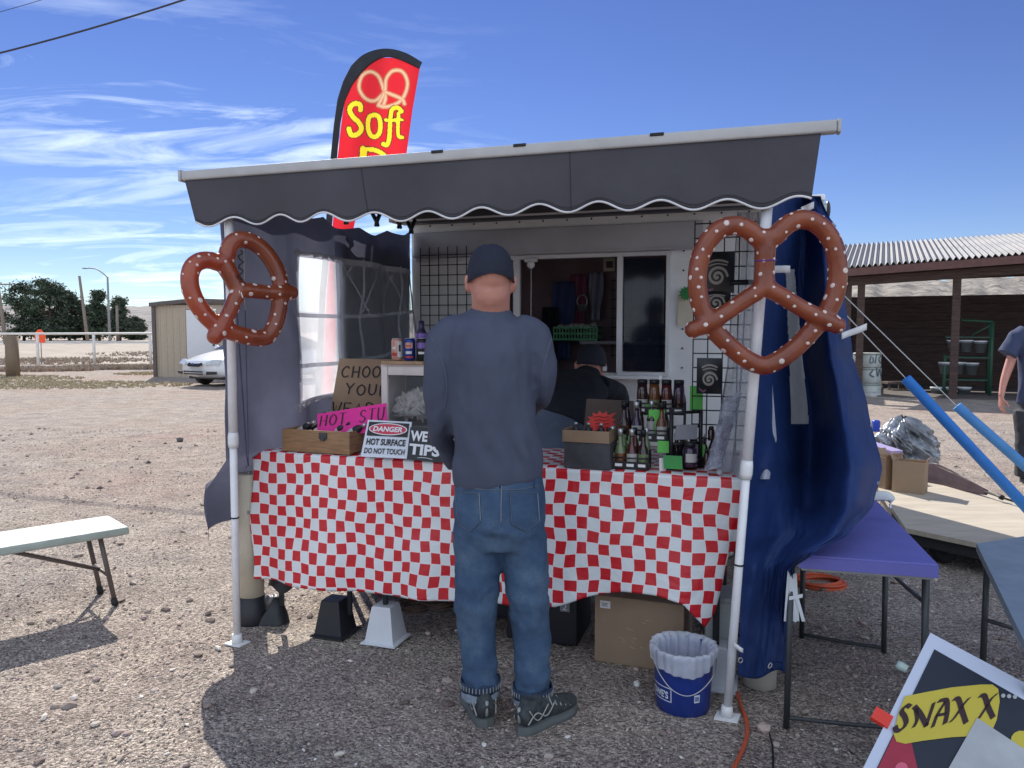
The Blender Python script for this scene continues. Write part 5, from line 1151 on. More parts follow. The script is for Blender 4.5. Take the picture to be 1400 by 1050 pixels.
c = PB(938, 401, 1.96); mb = MB(); pts = [c+U*(r*math.cos(i*math.pi/12))+Zv*(r*math.sin(i*math.pi/12)) for i, r in [(i, .045 if i % 2 else .033) for i in range(24)]]; mb.slab(pts, .004, -N); mb.build('starburst_sticker', M('green_star', (.03, .22, .06), .6), loc=c, label='green starburst tag on the trailer wall beside the right pretzel', cat='tag')
mb = MB(); c = PB(938, 425, 1.985); mb.slab([c-U*.05-Zv*.09, c+U*.05-Zv*.09, c+U*.05+Zv*.1, c-U*.05+Zv*.1], .003, -N); mb.build('paper_notice', cream, loc=c, label='cream paper on the trailer wall under the green starburst', cat='paper')

# small wooden box, dark box with upright lid, starburst price tag
c0_, c1_ = pbase(771, 639), pbase(834, 643); d1 = (c1_-c0_).normalized(); w1 = (c1_-c0_).length; d2 = Vector((-d1.y, d1.x, 0)); Tk = Matrix(((d1.x, d2.x, 0, c0_.x), (d1.y, d2.y, 0, c0_.y), (0, 0, 1, c0_.z), (0, 0, 0, 1)))
kb_ = thing('display_box', c0_+d1*w1/2, 'dark cardboard display box with a tan upper rim beside the man', 'box')
mb = MB(Tk); mb.box((w1/2, .07, .055), (w1, .14, .11), bev=.003); mb.build('lower_box', M('box_dark', (.05, .05, .06), .7, vs=12, var=.4), kb_)
mb = MB(Tk); mb.box((w1/2-.004, .0, .135), (w1, .008, .05), bev=.001); mb.box((-.004, .07, .135), (.008, .14, .05)); mb.box((w1-.008, .07, .135), (.008, .13, .05)); mb.build('upper_rim', M('rim_tan', (.28, .19, .12), .6, var=.15), kb_)
for k in range(3):
    c = Tk @ Vector((.035+.055*k, .06, .112)); mb = MB(); bottle_m(mb, c, .075, .017); mb.build('sauce_bottle', [rb, steel], loc=c, cat='bottle', group='small bottles in the tan rimmed box', label=('left', 'middle', 'right')[k]+' small dark bottle poking out of the tan rimmed box')
r_, fn = board('box_lid', 'brown open box lid standing upright behind the red starburst', 'box lid', [(802, 545), (866, 548), (868, 600), (797, 600)], [3.62, 3.56, 3.54, 3.6], .006, M('lid_brown', (.10, .075, .065), .8))
c = P(822, 577, 3.42); mb = MB(); n_ = 26
mb.slab([c+Vector((r*1.15*math.cos(i*2*math.pi/n_), -.0, r*math.sin(i*2*math.pi/n_)*.85)) for i, r in [(i, (.060 if i % 2 else .043)*(1.3 if i == 3 else 1)) for i in range(n_)]], .003, Vector((0, -1, 0))); st = mb.build('starburst_tag', M('star_red', (.78, .06, .05), .6), loc=c, label='red starburst price tag standing on the tan rimmed box', cat='price tag')
mb = MB()
for k in range(4): stroke(mb, [(-.035+.004*k, .022-.015*k), (-.01, .026-.015*k), (.01, .021-.015*k), (.032, .025-.015*k)], .003, lambda x, y: c+Vector((x, -.0045, y)))
mb.build('scribble', M('dark_red', (.25, .01, .01), .7), st)

# stepped wire rack of sauce bottles
rk = thing('bottle_rack', pbase(860, 645), 'three tier black wire rack of sauce bottles in the middle of the table', 'display rack')
tiers = [(823, 886, 640, 0.0, .055), (843, 912, 630, .17, .06), (868, 935, 620, .30, .06)]
TIER = []
for ti, (xa, xb, yb, up, dep) in enumerate(tiers):
    Y0 = 3.20+ti*.085; pa, pb_ = P(xa, 600, Y0), P(xb, 600, Y0-.06); zz = TB+.006+(0, .105, .21)[ti]
    pa.z = pb_.z = zz; TIER.append((pa, pb_)); dd = (pb_-pa).normalized(); nn = Vector((-dd.y, dd.x, 0)); Lh = (pb_-pa).length
    mb = MB(); fr = [pa, pb_, pb_+nn*.07, pa+nn*.07]
    mb.tube(fr, .003, 6, closed=True); mb.tube([q+Zv*.045 for q in fr], .003, 6, closed=True)
    for i in range(5): mb.tube([pa.lerp(pb_, i/4), pa.lerp(pb_, i/4)+nn*.07], .002, 5)
    for q in fr: mb.tube([q+Zv*.05, Vector((q.x, q.y, TB+.004))], .0035, 6)
    mb.slab([pa-nn*.002+Zv*.0, pb_-nn*.002, pb_-nn*.002+Zv*.03, pa-nn*.002+Zv*.03], .002, -nn); mb.build('tier', black, rk)
    for i in range(4):
        q = pa.lerp(pb_, (i+.5)/4)-nn*.006+Zv*.016; mb = MB(); mb.slab([q-dd*.015-Zv*.006, q+dd*.015-Zv*.006, q+dd*.015+Zv*.006, q-dd*.015+Zv*.006], .001, -nn); mb.build('price_label', paper, rk)
liq = [M('sauce_dark', (.03, .012, .012), .12, coat=.5), M('sauce_orange', (.13, .045, .015), .15, coat=.5), M('sauce_red', (.07, .012, .012), .15, coat=.5), M('sauce_green', (.14, .19, .09), .15, coat=.5), M('sauce_purple', (.03, .012, .035), .15, coat=.5)]
lab_p = M('bottle_paper', (.42, .42, .40), .5)
TN = ('bottom', 'middle', 'top'); ON = ('first', 'second', 'third', 'fourth')
spec = {0: [(0, 3), None, (1, 2), (0, 0)], 1: [(0, 0), (1, 4), None, (0, 1)], 2: [(0, 0), (1, 1), (1, 2), (0, 4)]}
spec[0][1] = (1, 3)
for ti in range(3):
    pa, pb_ = TIER[ti]; dd = (pb_-pa).normalized(); nn = Vector((-dd.y, dd.x, 0))
    for i in range(4):
        s_ = spec[ti][i]
        if s_ is None: continue
        c = pa.lerp(pb_, (i+.5)/4)+nn*.03+Zv*.004; r_ = thing('sauce_bottle', c, ON[i]+' sauce bottle from the left on the '+TN[ti]+' tier of the wire rack', 'bottle', 'sauce bottles in the wire rack')
        h = .155 if ti < 2 else .135; r = .024; 
        if ti == 2: prof = [(.021, 0), (r, .006), (r, .07), (.024, .09), (.021, .125)]
        else: prof = [(.021, 0), (r, .006), (r, .065), (.020, .08), (.010, .10), (.009, .135)]
        mb = MB(); mb.lathe(c, prof, 18); mb.build('glass', liq[s_[1]], r_)
        mb = MB(); 
        if ti == 2: mb.lathe(c+Zv*.125, [(.022, 0), (.022, .018), (.018, .02)], 16)
        else: mb.lathe(c+Zv*.132, [(.0115, 0), (.0115, .026), (.009, .028)], 14)
        mb.build('cap', black if s_[0] == 0 or ti == 2 else capw, r_)
        mb = MB(); mb.grid(lambda u, v: c+Vector(((r+.001)*math.sin(lerp(-1.1, 1.1, u)), -(r+.001)*math.cos(lerp(-1.1, 1.1, u)), .016+.042*v)), 10, 1); mb.build('paper_label', lab_p if (i+ti) % 2 == 0 else liq[(i+ti) % 5], r_)
def card(px, py, Y, w, h, rz, m, label, tilt=0, name='paper_card'):
    c = P(px, py, Y); d = Vector((math.cos(rz), math.sin(rz), 0)); z_ = Vector((0, tilt, 1)).normalized(); mb = MB(); mb.slab([c-d*w/2-z_*h/2, c+d*w/2-z_*h/2, c+d*w/2+z_*h/2, c-d*w/2+z_*h/2], .003); o = mb.build(name, m, loc=c, label=label, cat='card')
    return o, c, d, z_
card(898, 576, 3.30, .07, .10, -.2, lime, 'lime green card beside the middle tier bottles'); card(862, 628, 3.235, .05, .05, -.2, lime, 'lime card low behind the bottom tier bottles'); card(884, 560, 3.37, .06, .05, -.2, lime, 'lime card between the top and middle tiers'); card(959, 616, 3.22, .03, .05, -.3, lime, 'lime strip beside the squat dark jar'); card(866, 604, 3.26, .045, .05, -.2, lime, 'small lime card behind the bottom tier bottles'); card(952, 545, 3.62, .06, .12, -.3, lime, 'tall lime green packet behind the rack under the lowest snack bag')
card(908, 611, 3.22, .055, .05, -.25, lime, 'lime card right of the bottom tier'); card(920, 632, 3.12, .075, .055, -.3, M('deep_green', (.03, .25, .05), .6), 'deep green card lying against the second black stand', .3); card(906, 636, 3.14, .03, .06, .4, paper, 'white card edge next to the deep green card', .2)
# second rows of bottles behind those on each tier, and a few standing round the rack
rnd_b = random.Random(12)
def small_bottle(c, h, r, li, lab, grp, capm):
    r_ = thing('sauce_bottle', c, lab, 'bottle', grp)
    mb = MB(); mb.lathe(c, [(r*.88, 0), (r, h*.04), (r, h*.5), (r*.8, h*.6), (r*.42, h*.76), (r*.38, h*.85)], 16); mb.build('glass', liq[li], r_)
    mb = MB(); mb.lathe(c+Zv*h*.84, [(r*.48, 0), (r*.48, h*.16), (r*.36, h*.17)], 12); mb.build('cap', capm, r_)
    mb = MB(); mb.grid(lambda u, v: c+Vector(((r+.001)*math.sin(lerp(-1.2, 1.2, u)), -(r+.001)*math.cos(lerp(-1.2, 1.2, u)), h*.12+h*.34*v)), 10, 1); mb.build('paper_label', [lab_p, liq[0], black][rnd_b.randrange(3)], r_)
for ti in range(3):
    pa, pb_ = TIER[ti]; dd = (pb_-pa).normalized(); nn = Vector((-dd.y, dd.x, 0))
    for i in range(4):
        small_bottle(pa.lerp(pb_, (i+.62)/4)+nn*.078+Zv*(.004 if ti else -.002), (.165, .16, .125)[ti], .021, (0, 4, 3, 0, 2, 0, 3)[(i*2+ti) % 7], ON[i]+' bottle from the left in the back row of the '+TN[ti]+' rack tier', 'back row bottles in the wire rack', capw if (i+ti) % 3 == 0 else black)
for k, (px, Y, h) in enumerate(((829, 3.33, .12), (838, 3.42, .15), (925, 3.30, .13), (935, 3.38, .16), (949, 3.42, .15), (962, 3.36, .12), (975, 3.34, .13))):
    c = P(px, 600, Y); c.z = TB+.004
    small_bottle(c, h, .02, (0, 4, 0, 3, 0, 2, 0)[k], ['small dark bottle just left of the wire rack', 'taller dark bottle behind the left end of the wire rack', 'dark bottle between the rack and the black stand', 'tall bottle behind the grey panel at its left', 'dark bottle behind the middle of the grey panel', 'bottle behind the right side of the grey panel', 'dark bottle at the right edge behind the black stand'][k], 'bottles standing round the rack', capw if k % 2 else black)
# second stand: black frame with a grey screen, dark jar, small bottles
st2 = thing('display_stand', pbase(950, 645), 'square black stand with a grey panel to the right of the bottle rack', 'display stand')
mb = MB()
for px in (917, 957, 985):
    q = P(px, 640, 3.16+(px-917)*.0012); q.z = TB+.004; mb.tube([q, q+Zv*(.24 if px < 980 else .20)], .009, 8)
for z_ in (.11, .18, .24):
    a_, b_ = P(917, 640, 3.16), P(957, 640, 3.21); a_.z = b_.z = TB+z_; mb.tube([a_, b_], .007, 6)
a_, b_ = P(912, 640, 3.15), P(988, 640, 3.24); a_.z = b_.z = TB+.012; mb.slab([a_, b_, b_+Vector((.03, .14, 0)), a_+Vector((.03, .14, 0))], .008, Zv); mb.build('stand_frame', black, st2)
c = P(938, 591, 3.15); mb = MB(); mb.slab([c+Vector((x*1.0, 0.02*x, z)) for x, z in ((-.048, -.032), (.046, -.028), (.048, .032), (-.04, .03))], .006, Vector((0, -1, 0))); mb.build('grey_panel', M('screen_grey', (.20, .21, .25), .3), st2)
for k, (px, py, h, r, mi_) in enumerate(((943, 640, .10, .03, 4), (966, 642, .07, .012, 0), (931, 610, .045, .012, 0), (946, 609, .045, .012, 0), (972, 610, .06, .014, 0))):
    c = P(px, py, 3.14 if k < 2 else 3.2); c.z = TB+.022 if k in (0, 1) else TB+.12
    r_ = thing('jar', c, ['squat dark jar with a pale label under the grey panel', 'slim dark bottle right of the squat dark jar', 'tiny dark bottle left on the stand shelf', 'tiny dark bottle right on the stand shelf', 'small dark bottle at the right edge of the stand'][k], 'jar', 'jars on the black stand')
    mb = MB(); mb.lathe(c, [(r*.9, 0), (r, h*.1), (r, h*.7), (r*.7, h*.82)], 16); mb.build('glass', liq[mi_], r_); mb = MB(); mb.lathe(c+Zv*h*.82, [(r*.75, 0), (r*.75, h*.16), (r*.6, h*.18)], 14); mb.build('lid', black, r_)
    if k == 0: mb = MB(); mb.grid(lambda u, v: c+Vector(((r+.001)*math.sin(lerp(-.8, .8, u)), -(r+.001)*math.cos(lerp(-.8, .8, u)), .02+.035*v)), 8, 1); mb.build('paper_label', lab_p, r_)
# clear plastic roll leaning at the right end of the table
p0, p1 = P(975, 640, 3.02), P(1003, 540, 3.14); mb = MB()
def slv(u, v):
    d = (p1-p0); c = p0+d*v; th = u*math.pi*2; r = .034*(1+.2*nz((u*3, v*9, 0), 1, 3)); return c+Vector((r*math.cos(th), r*.5*math.sin(th), .3*r*math.cos(th)))
r_ = thing('plastic_sleeve', p0, 'crumpled clear plastic sleeve leaning at the right end of the table', 'plastic sleeve'); mb.grid(slv, 30, 50, smooth=False); mb.build('sleeve', M('sleeve_clear', (.34, .35, .44), .15, alpha=.5, var=.5, vs=30), r_)
mb = MB()
for k in range(15): stroke(mb, [(-.016, .16+.022*k*.9), (0, .165+.022*k*.9), (.014, .158+.022*k*.9)], .004, lambda x, y: p0+(p1-p0)*y*1.6+Vector((x, -.032, 0)))
mb.build('print', M('mauve_print', (.12, .08, .16), .6), r_)
c = pbase(984, 650); mb = MB(); mb.ell(c+Zv*.014, (.014, .014, .014)); mb.build('suction_cup', M('clear_knob', (.5, .52, .55), .1, alpha=.6), loc=c, label='small clear knob at the foot of the plastic sleeve', cat='knob')

# ================================================================ people
def hand(s, w, d, pn, side, k=1.0, curl=.5):
    """adds palm, four fingers and a thumb; w wrist, d direction to the knuckles, pn palm normal (fingers curl towards it), side: thumb side"""
    w, d, pn, side = Vector(w), Vector(d).normalized(), Vector(pn).normalized(), Vector(side).normalized()
    s.tube([w-d*.03*k, w+d*.02*k, w+d*.055*k, w+d*.088*k], [(.026*k, .019*k), (.033*k, .016*k), (.039*k, .0145*k), (.036*k, .011*k)], 12, side=side)
    for i, (L, o) in enumerate(((.070, .029), (.080, .010), (.075, -.009), (.060, -.027))):
        p = w+d*(.084-.004*abs(i-1))*k+side*o*k; dirv = d.copy(); pts = [p-d*.02*k, p]; a = curl*(.75+.12*i)
        for j, f in enumerate((.45, .30, .25)):
            rot = Matrix.Rotation(a*(.6 if j == 0 else 1.0), 3, side.cross(Vector(pn)) if False else d.cross(pn)); dirv = (rot @ dirv).normalized(); pts.append(pts[-1]+dirv*L*f*k)
        s.tube(pts, [.0085*k, .009*k, .0085*k, .0078*k, .0062*k], 9)
    t0 = w+d*.022*k+side*.026*k; s.tube([t0-d*.01*k-side*.012*k, t0, t0+(d*.5+side*.7+pn*.35).normalized()*.034*k, t0+(d*.8+side*.62+pn*.45).normalized()*.062*k, t0+(d*1.1+side*.45+pn*.5).normalized()*.082*k], [.013*k, .0125*k, .0105*k, .0095*k, .007*k], 9)
def head(s, c, fwd, k=1.0, up=(0, 0, 1)):
    c, f, up = Vector(c), Vector(fwd).normalized(), Vector(up).normalized(); r = f.cross(up).normalized(); up = r.cross(f).normalized()
    q = Matrix((r, f, up)).transposed()
    def e(x, y, z, a, b, h): s.ell(c+r*x*k+f*y*k+up*z*k, (a*k, b*k, h*k), q, 18)
    e(0, -.012, .025, .077, .096, .092); e(0, .012, -.03, .066, .082, .085); e(0, .05, -.085, .042, .04, .032); e(0, -.035, -.04, .066, .05, .07)
    e(0, .092, -.012, .013, .02, .026); e(0, .103, -.028, .016, .014, .011); e(-.032, .075, .022, .026, .02, .01); e(.032, .075, .022, .026, .02, .01)
    e(0, .088, -.058, .025, .012, .006); e(0, .086, -.068, .021, .012, .007); e(0, .085, -.1, .018, .015, .014)
    for sx in (-1, 1): e(sx*.034, .078, .004, .012, .010, .009); e(sx*.05, .06, -.03, .022, .022, .02)
    for sx in (-1, 1):
        ec = c+r*(sx*.080*k)+f*(-.008*k)+up*(-.012*k); qe = q @ Matrix.Rotation(-sx*.5, 3, 'Z')
        s.ell(ec+r*sx*.001*k, (.009*k, .021*k, .036*k), qe, 14); s.tube([ec+up*.028*k-f*.012*k+r*sx*.007*k, ec+up*.01*k-f*.021*k+r*sx*.011*k, ec-up*.014*k-f*.016*k+r*sx*.009*k, ec-up*.032*k-f*.002*k+r*sx*.005*k], .0065*k, 8)
def shoe(root, heel, ang, L=.285, W=.098, k=1):
    heel = Vector(heel); f = Vector((math.sin(ang), math.cos(ang), 0)); r = Vector((math.cos(ang), -math.sin(ang), 0))
    upm, som, lac = M('shoe_grey', (.04, .047, .052), .8, vs=60, var=.5, bump=.4, bs=300), M('sole_grey', (.10, .11, .11), .7), M('lace', (.30, .30, .28), .8)
    s = MB()
    pr = [(.0, .030, .035, .075), (.03, .036, .045, .10), (.08, .038, .052, .118), (.12, .040, .048, .105), (.17, .046, .040, .078), (.22, .047, .034, .062), (.26, .040, .028, .052), (.285, .022, .02, .042)]
    s.tube([heel+f*y*k+Zv*(.012+h*.5+.006) for y, w, h2, h in pr], [(w*k, h*.5*k) for y, w, h2, h in pr], 16, side=r)
    s.tube([heel+f*.055*k+Zv*.07, heel+f*.058*k+Zv*.125], [(.038, .05), (.036, .046)], 14, side=r)
    m = remesh(s, .006, 3); m.build('upper', upm, root)
    def out(y, sx): return interp([(-.012, 0), (-.005, .022), (.02, .037), (.08, .040), (.13, .041), (.19, .051), (.235, .050), (.27, .036), (.294, .012), (.298, 0)], y)*sx
    mb = MB(); ys = [-.012+.31*i/22 for i in range(23)]; ring = [(out(y, 1), y) for y in ys]+[(out(y, -1), y) for y in ys[::-1]]
    lift = lambda y: max(0, (y-.2))**1.5*.5
    n = len(ring); v1 = [heel+r*x+f*y+Zv*(.0+lift(y)) for x, y in ring]; v2 = [heel+r*x*1.05+f*y+Zv*(.016+lift(y)) for x, y in ring]; v3 = [heel+r*x*.97+f*y+Zv*(.03+lift(y)*.9+(.006 if y < .06 else 0)) for x, y in ring]
    mb.add(v1+v2+v3, [tuple(range(n))[::-1], tuple(range(2*n, 3*n))]+[(a*n+i, a*n+(i+1) % n, a*n+n+(i+1) % n, a*n+n+i) for a in (0, 1) for i in range(n)]); mb.build('sole', som, root)
    mb = MB()
    mb.tube([heel+f*(-.004)+Zv*.05+r*.0, heel+f*(-.006)+Zv*.105], .006, 6)
    for sx in (-1, 1):
        mb.tube(spline([heel+f*.005+r*sx*.036+Zv*.05, heel+f*.04+r*sx*.044+Zv*.085, heel+f*.09+r*sx*.046+Zv*.06, heel+f*.13+r*sx*.047+Zv*.095], 5), .0028, 6); mb.tube(spline([heel+f*.01+r*sx*.038+Zv*.1, heel+f*.05+r*sx*.043+Zv*.055, heel+f*.1+r*sx*.045+Zv*.1], 5), .0025, 6)
        for j in range(5): mb.tube([heel+f*(.12+.025*j)+r*sx*.045+Zv*(.088-.009*j), heel+f*(.125+.025*j)+r*sx*.012+Zv*(.122-.013*j)], .003, 6)
    mb.build('trim', lac, root)
def foldn(scale, amp, seed, st=(1, 1, 1)):
    def d(v, n):
        q = Vector((v.x*st[0], v.y*st[1], v.z*st[2])); a = nz(q, scale, seed); b_ = nz(q, scale*2.3, seed+1)
        return amp*(.35-abs(a)*2.2)*.6+amp*.35*b_
    return d
skin = M('skin', (.47, .215, .165), .5, vs=30, var=.08, bump=.08, bs=300)

# ---- the customer
mY = 2.80
def Q(px, py, dY=0): return P(px, py, mY+dY)
man = thing('person', G(690, 985), 'man seen from behind in navy long sleeved shirt, rolled jeans and dark skullcap', 'person')
sk = MB(); hc = Q(670, 383, .0)
head(sk, hc, (-.14, 1, -.05))
sk.tube([Q(671, 445, .03), Q(671, 425, .02), Q(671, 407, -.008), Q(671, 384, -.02)], [(.085, .06), (.070, .066), (.070, .066), (.072, .068)], 16, side=(1, 0, 0))
sk.tube([Q(675, 640, .0), Q(672, 560), Q(672, 480, .01), Q(672, 440, .03)], [(.13, .08), (.15, .09), (.16, .09), (.09, .06)], 14, side=(1, 0, 0))
for pts, rr in (([Q(608, 462), Q(598, 550, .0), Q(606, 600, .08), Q(624, 633, .20)], [.038, .030, .023, .022]), ([Q(738, 462), Q(745, 535, .06), Q(735, 555, .2), Q(716, 566, .34)], [.038, .026, .024, .022]),
                ([Q(655, 680), Q(652, 820), Q(657, 940)], [.075, .055, .04]), ([Q(712, 680), Q(722, 820), Q(728, 940)], [.075, .055, .04]), ([Q(684, 620), Q(684, 720)], [(.12, .07), (.12, .07)])): sk.tube(pts, rr, 12)
hand(sk, Q(628, 638, .23), (.45, .75, -.25), (.7, -.2, -.5), (-.2, .5, .85), 1.0, .45)
hand(sk, Q(712, 568, .37), (-.35, .9, -.15), (.1, .1, -1), (-.9, -.35, -.1), 1.0, .5)
remesh(sk, .0065, 3).build('body', skin, man)
# shirt
sh = MB()
T = [(662, 682, 62, .105, 0), (655, 681, 65, .112, 0), (640, 680, 66, .118, 0), (620, 679, 65, .12, 0), (590, 676, 63, .12, .0), (560, 674, 62, .122, .0), (520, 672, 61, .125, .0), (485, 670, 64, .125, .0), (462, 668, 68, .118, .01), (446, 669, 62, .10, .02), (434, 670, 44, .082, .025), (425, 671, 31, .072, .02), (420, 671, 27, .069, .02)]
sh.tube([Q(cx_, y, dy) for y, cx_, hw, d_, dy in T], [(hw/FPX*mY-.006, d_) for y, cx_, hw, d_, dy in T], 28, side=(1, 0, 0))
sh.tube(spline([Q(632, 448, .01), Q(610, 458, .0), Q(601, 485, -.01), Q(599, 530, -.01), Q(601, 570, .03), Q(608, 605, .10), Q(622, 634, .20)], 4), [.052, .056, .058, .060, .060, .0595, .059, .0585, .058, .0575, .057, .0565, .056, .055, .054, .053, .052, .051, .050, .048, .046, .044, .042, .040, .037], 16)
sh.tube(spline([Q(706, 448, .01), Q(729, 458, 0), Q(738, 485, 0), Q(742, 515, .02), Q(741, 536, .07), Q(733, 548, .19), Q(716, 566, .33)], 4), [.052, .056, .058, .059, .060, .0595, .059, .058, .057, .0565, .056, .056, .055, .054, .053, .052, .051, .050, .048, .046, .044, .042, .040, .038, .037], 16)
fd1, fd2 = foldn(6, .017, 3, (1.5, 1, .55)), foldn(15, .006, 8, (1.2, 1, .6))
def shirt_disp(v, n):
    d = fd1(v, n)+fd2(v, n); zz = v.z
    side_ = abs(v.x-Q(672, 500).x)
    d += .008*math.sin((zz*1.0+v.x*2.2)*30+3*nz(v, 5, 3))*max(0, 1-abs(zz-1.03)/.14)*(1 if n.y < .3 else .3)
    d += .005*math.sin((v.x*38)+2*math.sin(zz*9))*max(0, 1-abs(zz-1.18)/.25)
    return d*.9*max(.12, min(1, (zz-Q(680, 656).z)/.09))*max(.1, min(1, (Q(671, 424).z-zz)/.07))
shm = remesh(sh, .0095, 5, shirt_disp); sht = shm.build('shirt', M('shirt_navy', (.058, .070, .112), .9, vs=2.5, var=.12, bump=.25, bs=420), man)
bv = BVHTree.FromPolygons(shm.v, shm.f)
def onto(bv, px, py, off=.0015):
    v = ray(px, py).normalized(); h = bv.ray_cast(EYE, v, 20)
    return h[0]-v*off if h[0] is not None else None
def seamline(bv, pts, r, name, m, par, off=.001, n=6):
    q = [onto(bv, p.x, p.y, off) for p in spline([(*p, 0) for p in pts], n)]; q = [x for x in q if x is not None]
    out = [q[0]]
    for a in q[1:]:
        if (a-out[-1]).length < .08: out.append(a)
    if len(out) < 2: return
    mb = MB(); mb.tube(out, r, 6); mb.build(name, m, par)
seam = M('seam_thread', (.105, .12, .17), .9)
seamline(bv, [(634, 429), (646, 425), (672, 423), (694, 425), (706, 430)], .0016, 'collar_seam', seam, sht)
seamline(bv, [(588, 458), (598, 478), (607, 502), (611, 530), (607, 560)], .0015, 'sleeve_seam', seam, sht); seamline(bv, [(754, 462), (748, 482), (742, 505), (741, 530)], .0015, 'sleeve_seam', seam, sht)
seamline(bv, [(613, 640), (625, 650), (650, 655), (685, 658), (715, 656), (738, 648)], .0016, 'hem_seam', seam, sht)
# skullcap
cp = MB(); fw = Vector((-.14, 1, -.05)).normalized(); rr_ = fw.cross(Zv).normalized()
qh = Matrix((rr_, fw, rr_.cross(fw))).transposed()
def cap(u, v):
    th = u*2*math.pi; back = max(0, -math.cos(th)); lo = -.012+.012*max(0, math.cos(th))-.012*abs(math.sin(th))+.016*back
    ph = v*math.pi/2; w = Vector((.0835*math.sin(th)*math.cos(ph)**.75, .104*math.cos(th)*math.cos(ph)**.75-.012, 0)); z = lerp(lo, .117, math.sin(ph)**.9); bulge = 1+.03*math.sin(ph*2)
    return hc+qh @ Vector((w.x*bulge, w.y*bulge, z+.008+.002*nz((math.sin(th)*3, math.cos(th)*3, v*3), 1, 4)))
cp.grid(cap, 48, 22); cpo = cp.build('skullcap', M('cap_navy', (.014, .018, .036), .9, vs=40, bump=.3, bs=500), man, sol=.003)
mb = MB(); mb.tube([cap(i/48, 0)+Vector((0, 0, .002)) for i in range(48)], .0032, 6, closed=True); mb.build('cap_hem', MATS['cap_navy'], cpo)
sg = MB()
for sx in (-1, 1): sg.tube([hc+rr_*sx*.083-fw*.005+Zv*.004, hc+rr_*sx*.082+fw*.09+Zv*.004], (.0022), 6); sg.ell(hc+rr_*sx*.036+fw*.104-Zv*.004, (.027, .008, .019), qh)
sg.tube([hc+rr_*-.012+fw*.112, hc+rr_*.012+fw*.112], .003, 6); sg.build('sunglasses', black, man)
# jeans
je = MB()
je.tube([Q(682, 645, .0), Q(682, 660), Q(683, 690, -.005), Q(684, 715, -.008), Q(684, 744, 0)], [(.158, .100), (.164, .110), (.172, .122), (.174, .122), (.158, .10)], 26, side=(1, 0, 0))
je.tube(spline([Q(652, 690), Q(652, 730, -.005), Q(653, 775), Q(651, 820, -.005), Q(653, 865), Q(657, 905, -.005), Q(657, 938)], 3), [.086, .088, .089, .090, .089, .088, .087, .086, .084, .082, .080, .078, .076, .074, .072, .071, .070, .069, .069], 18)
je.tube(spline([Q(715, 690), Q(716, 730, -.005), Q(719, 775), Q(723, 820, -.01), Q(726, 865), Q(728, 905, -.02), Q(728, 946, -.02)], 3), [.085, .086, .087, .087, .086, .085, .084, .083, .081, .079, .077, .075, .073, .071, .070, .069, .068, .068, .068], 18)
jf = foldn(8, .010, 13, (1.2, 1, .8)); jf2 = foldn(20, .005, 18)
def jd(v, n):
    z = v.z; w = .6*max(0, 1-abs(z-.47)/.13)+max(0, 1-abs(z-.14)/.12)+.6*max(0, 1-abs(z-.72)/.06)
    return jf(v, n)+jf2(v, n)*(.6+w)+.0055*w*math.sin(z*70+v.x*18+2*nz(v, 6, 2))
jm = remesh(je, .009, 4, jd)
dm, nt, b = nodes('denim'); v_ = coord(nt, 'Object'); t1 = noi(nt, 5, 5, .65, v_); t2 = noi(nt, 600, 2, .5, v_)
cr = ramp(nt, t1.outputs['Fac'], [(.32, (.022, .050, .108)), (.5, (.040, .080, .150)), (.68, (.08, .13, .20))]); mx = nt.nodes.new('ShaderNodeMix'); mx.data_type = 'RGBA'; mx.blend_type = 'MULTIPLY'; mx.inputs['Factor'].default_value = .6
nt.links.new(cr, mx.inputs['A']); nt.links.new(ramp(nt, t2.outputs['Fac'], [(.35, (.6, .6, .6)), (.65, (1.4, 1.4, 1.4))]), mx.inputs['B']); nt.links.new(mx.outputs['Result'], b.inputs['Base Color']); b.inputs['Roughness'].default_value = .9
bp = nt.nodes.new('ShaderNodeBump'); bp.inputs['Strength'].default_value = .2; bp.inputs['Distance'].default_value = .004; nt.links.new(t2.outputs['Fac'], bp.inputs['Height']); nt.links.new(bp.outputs[0], b.inputs['Normal'])
jo = jm.build('jeans', dm, man); bj = BVHTree.FromPolygons(jm.v, jm.f)
stch = M('stitching', (.26, .27, .27), .8); ddark = M('denim_dark', (.018, .035, .075), .9, vs=40, var=.4); dlite = M('denim_inside', (.22, .26, .32), .9, vs=60, var=.3, bump=.3, bs=300)
for xs_ in ((622, 655, 657, 642, 626), (697, 735, 738, 720, 700)):
    pts = [(xs_[0], 672), (xs_[1], 674), (xs_[2], 712), (xs_[3], 727), (xs_[4], 716), (xs_[0], 672)]
    fn = lambda x, y: onto(bj, x, y, .0035)
    poly = [pts[0], pts[1], pts[2], pts[3], pts[4]]; mb = MB()
    def pf(u, v, p=poly):
        top = (lerp(p[0][0], p[1][0], u), lerp(p[0][1], p[1][1], u)); bx = lerp(p[4][0], p[2][0], u); by = lerp(p[4][1], p[3][1], u*2) if u < .5 else lerp(p[3][1], p[2][1], u*2-1)
        q = onto(bj, lerp(top[0], bx, v), lerp(top[1], by, v), .0035); return q if q is not None else onto(bj, 684, 700, 0)
    mb.grid(pf, 12, 12); pk = mb.build('back_pocket', dm, jo)
    for a_, b2 in zip(pts, pts[1:]): seamline(bj, [a_, ((a_[0]+b2[0])/2, (a_[1]+b2[1])/2), b2], .0011, 'stitch_line', stch if a_[1] < 680 and b2[0]-a_[0] < 10 else M('stitch_dim', (.11, .13, .15), .8), pk, .0045, 8)
seamline(bj, [(618, 662), (650, 668), (684, 670), (718, 668), (746, 660)], .0014, 'yoke_seam', MATS['stitch_dim'], jo); seamline(bj, [(686, 664), (685, 690), (685, 715)], .0013, 'centre_seam', stch, jo)
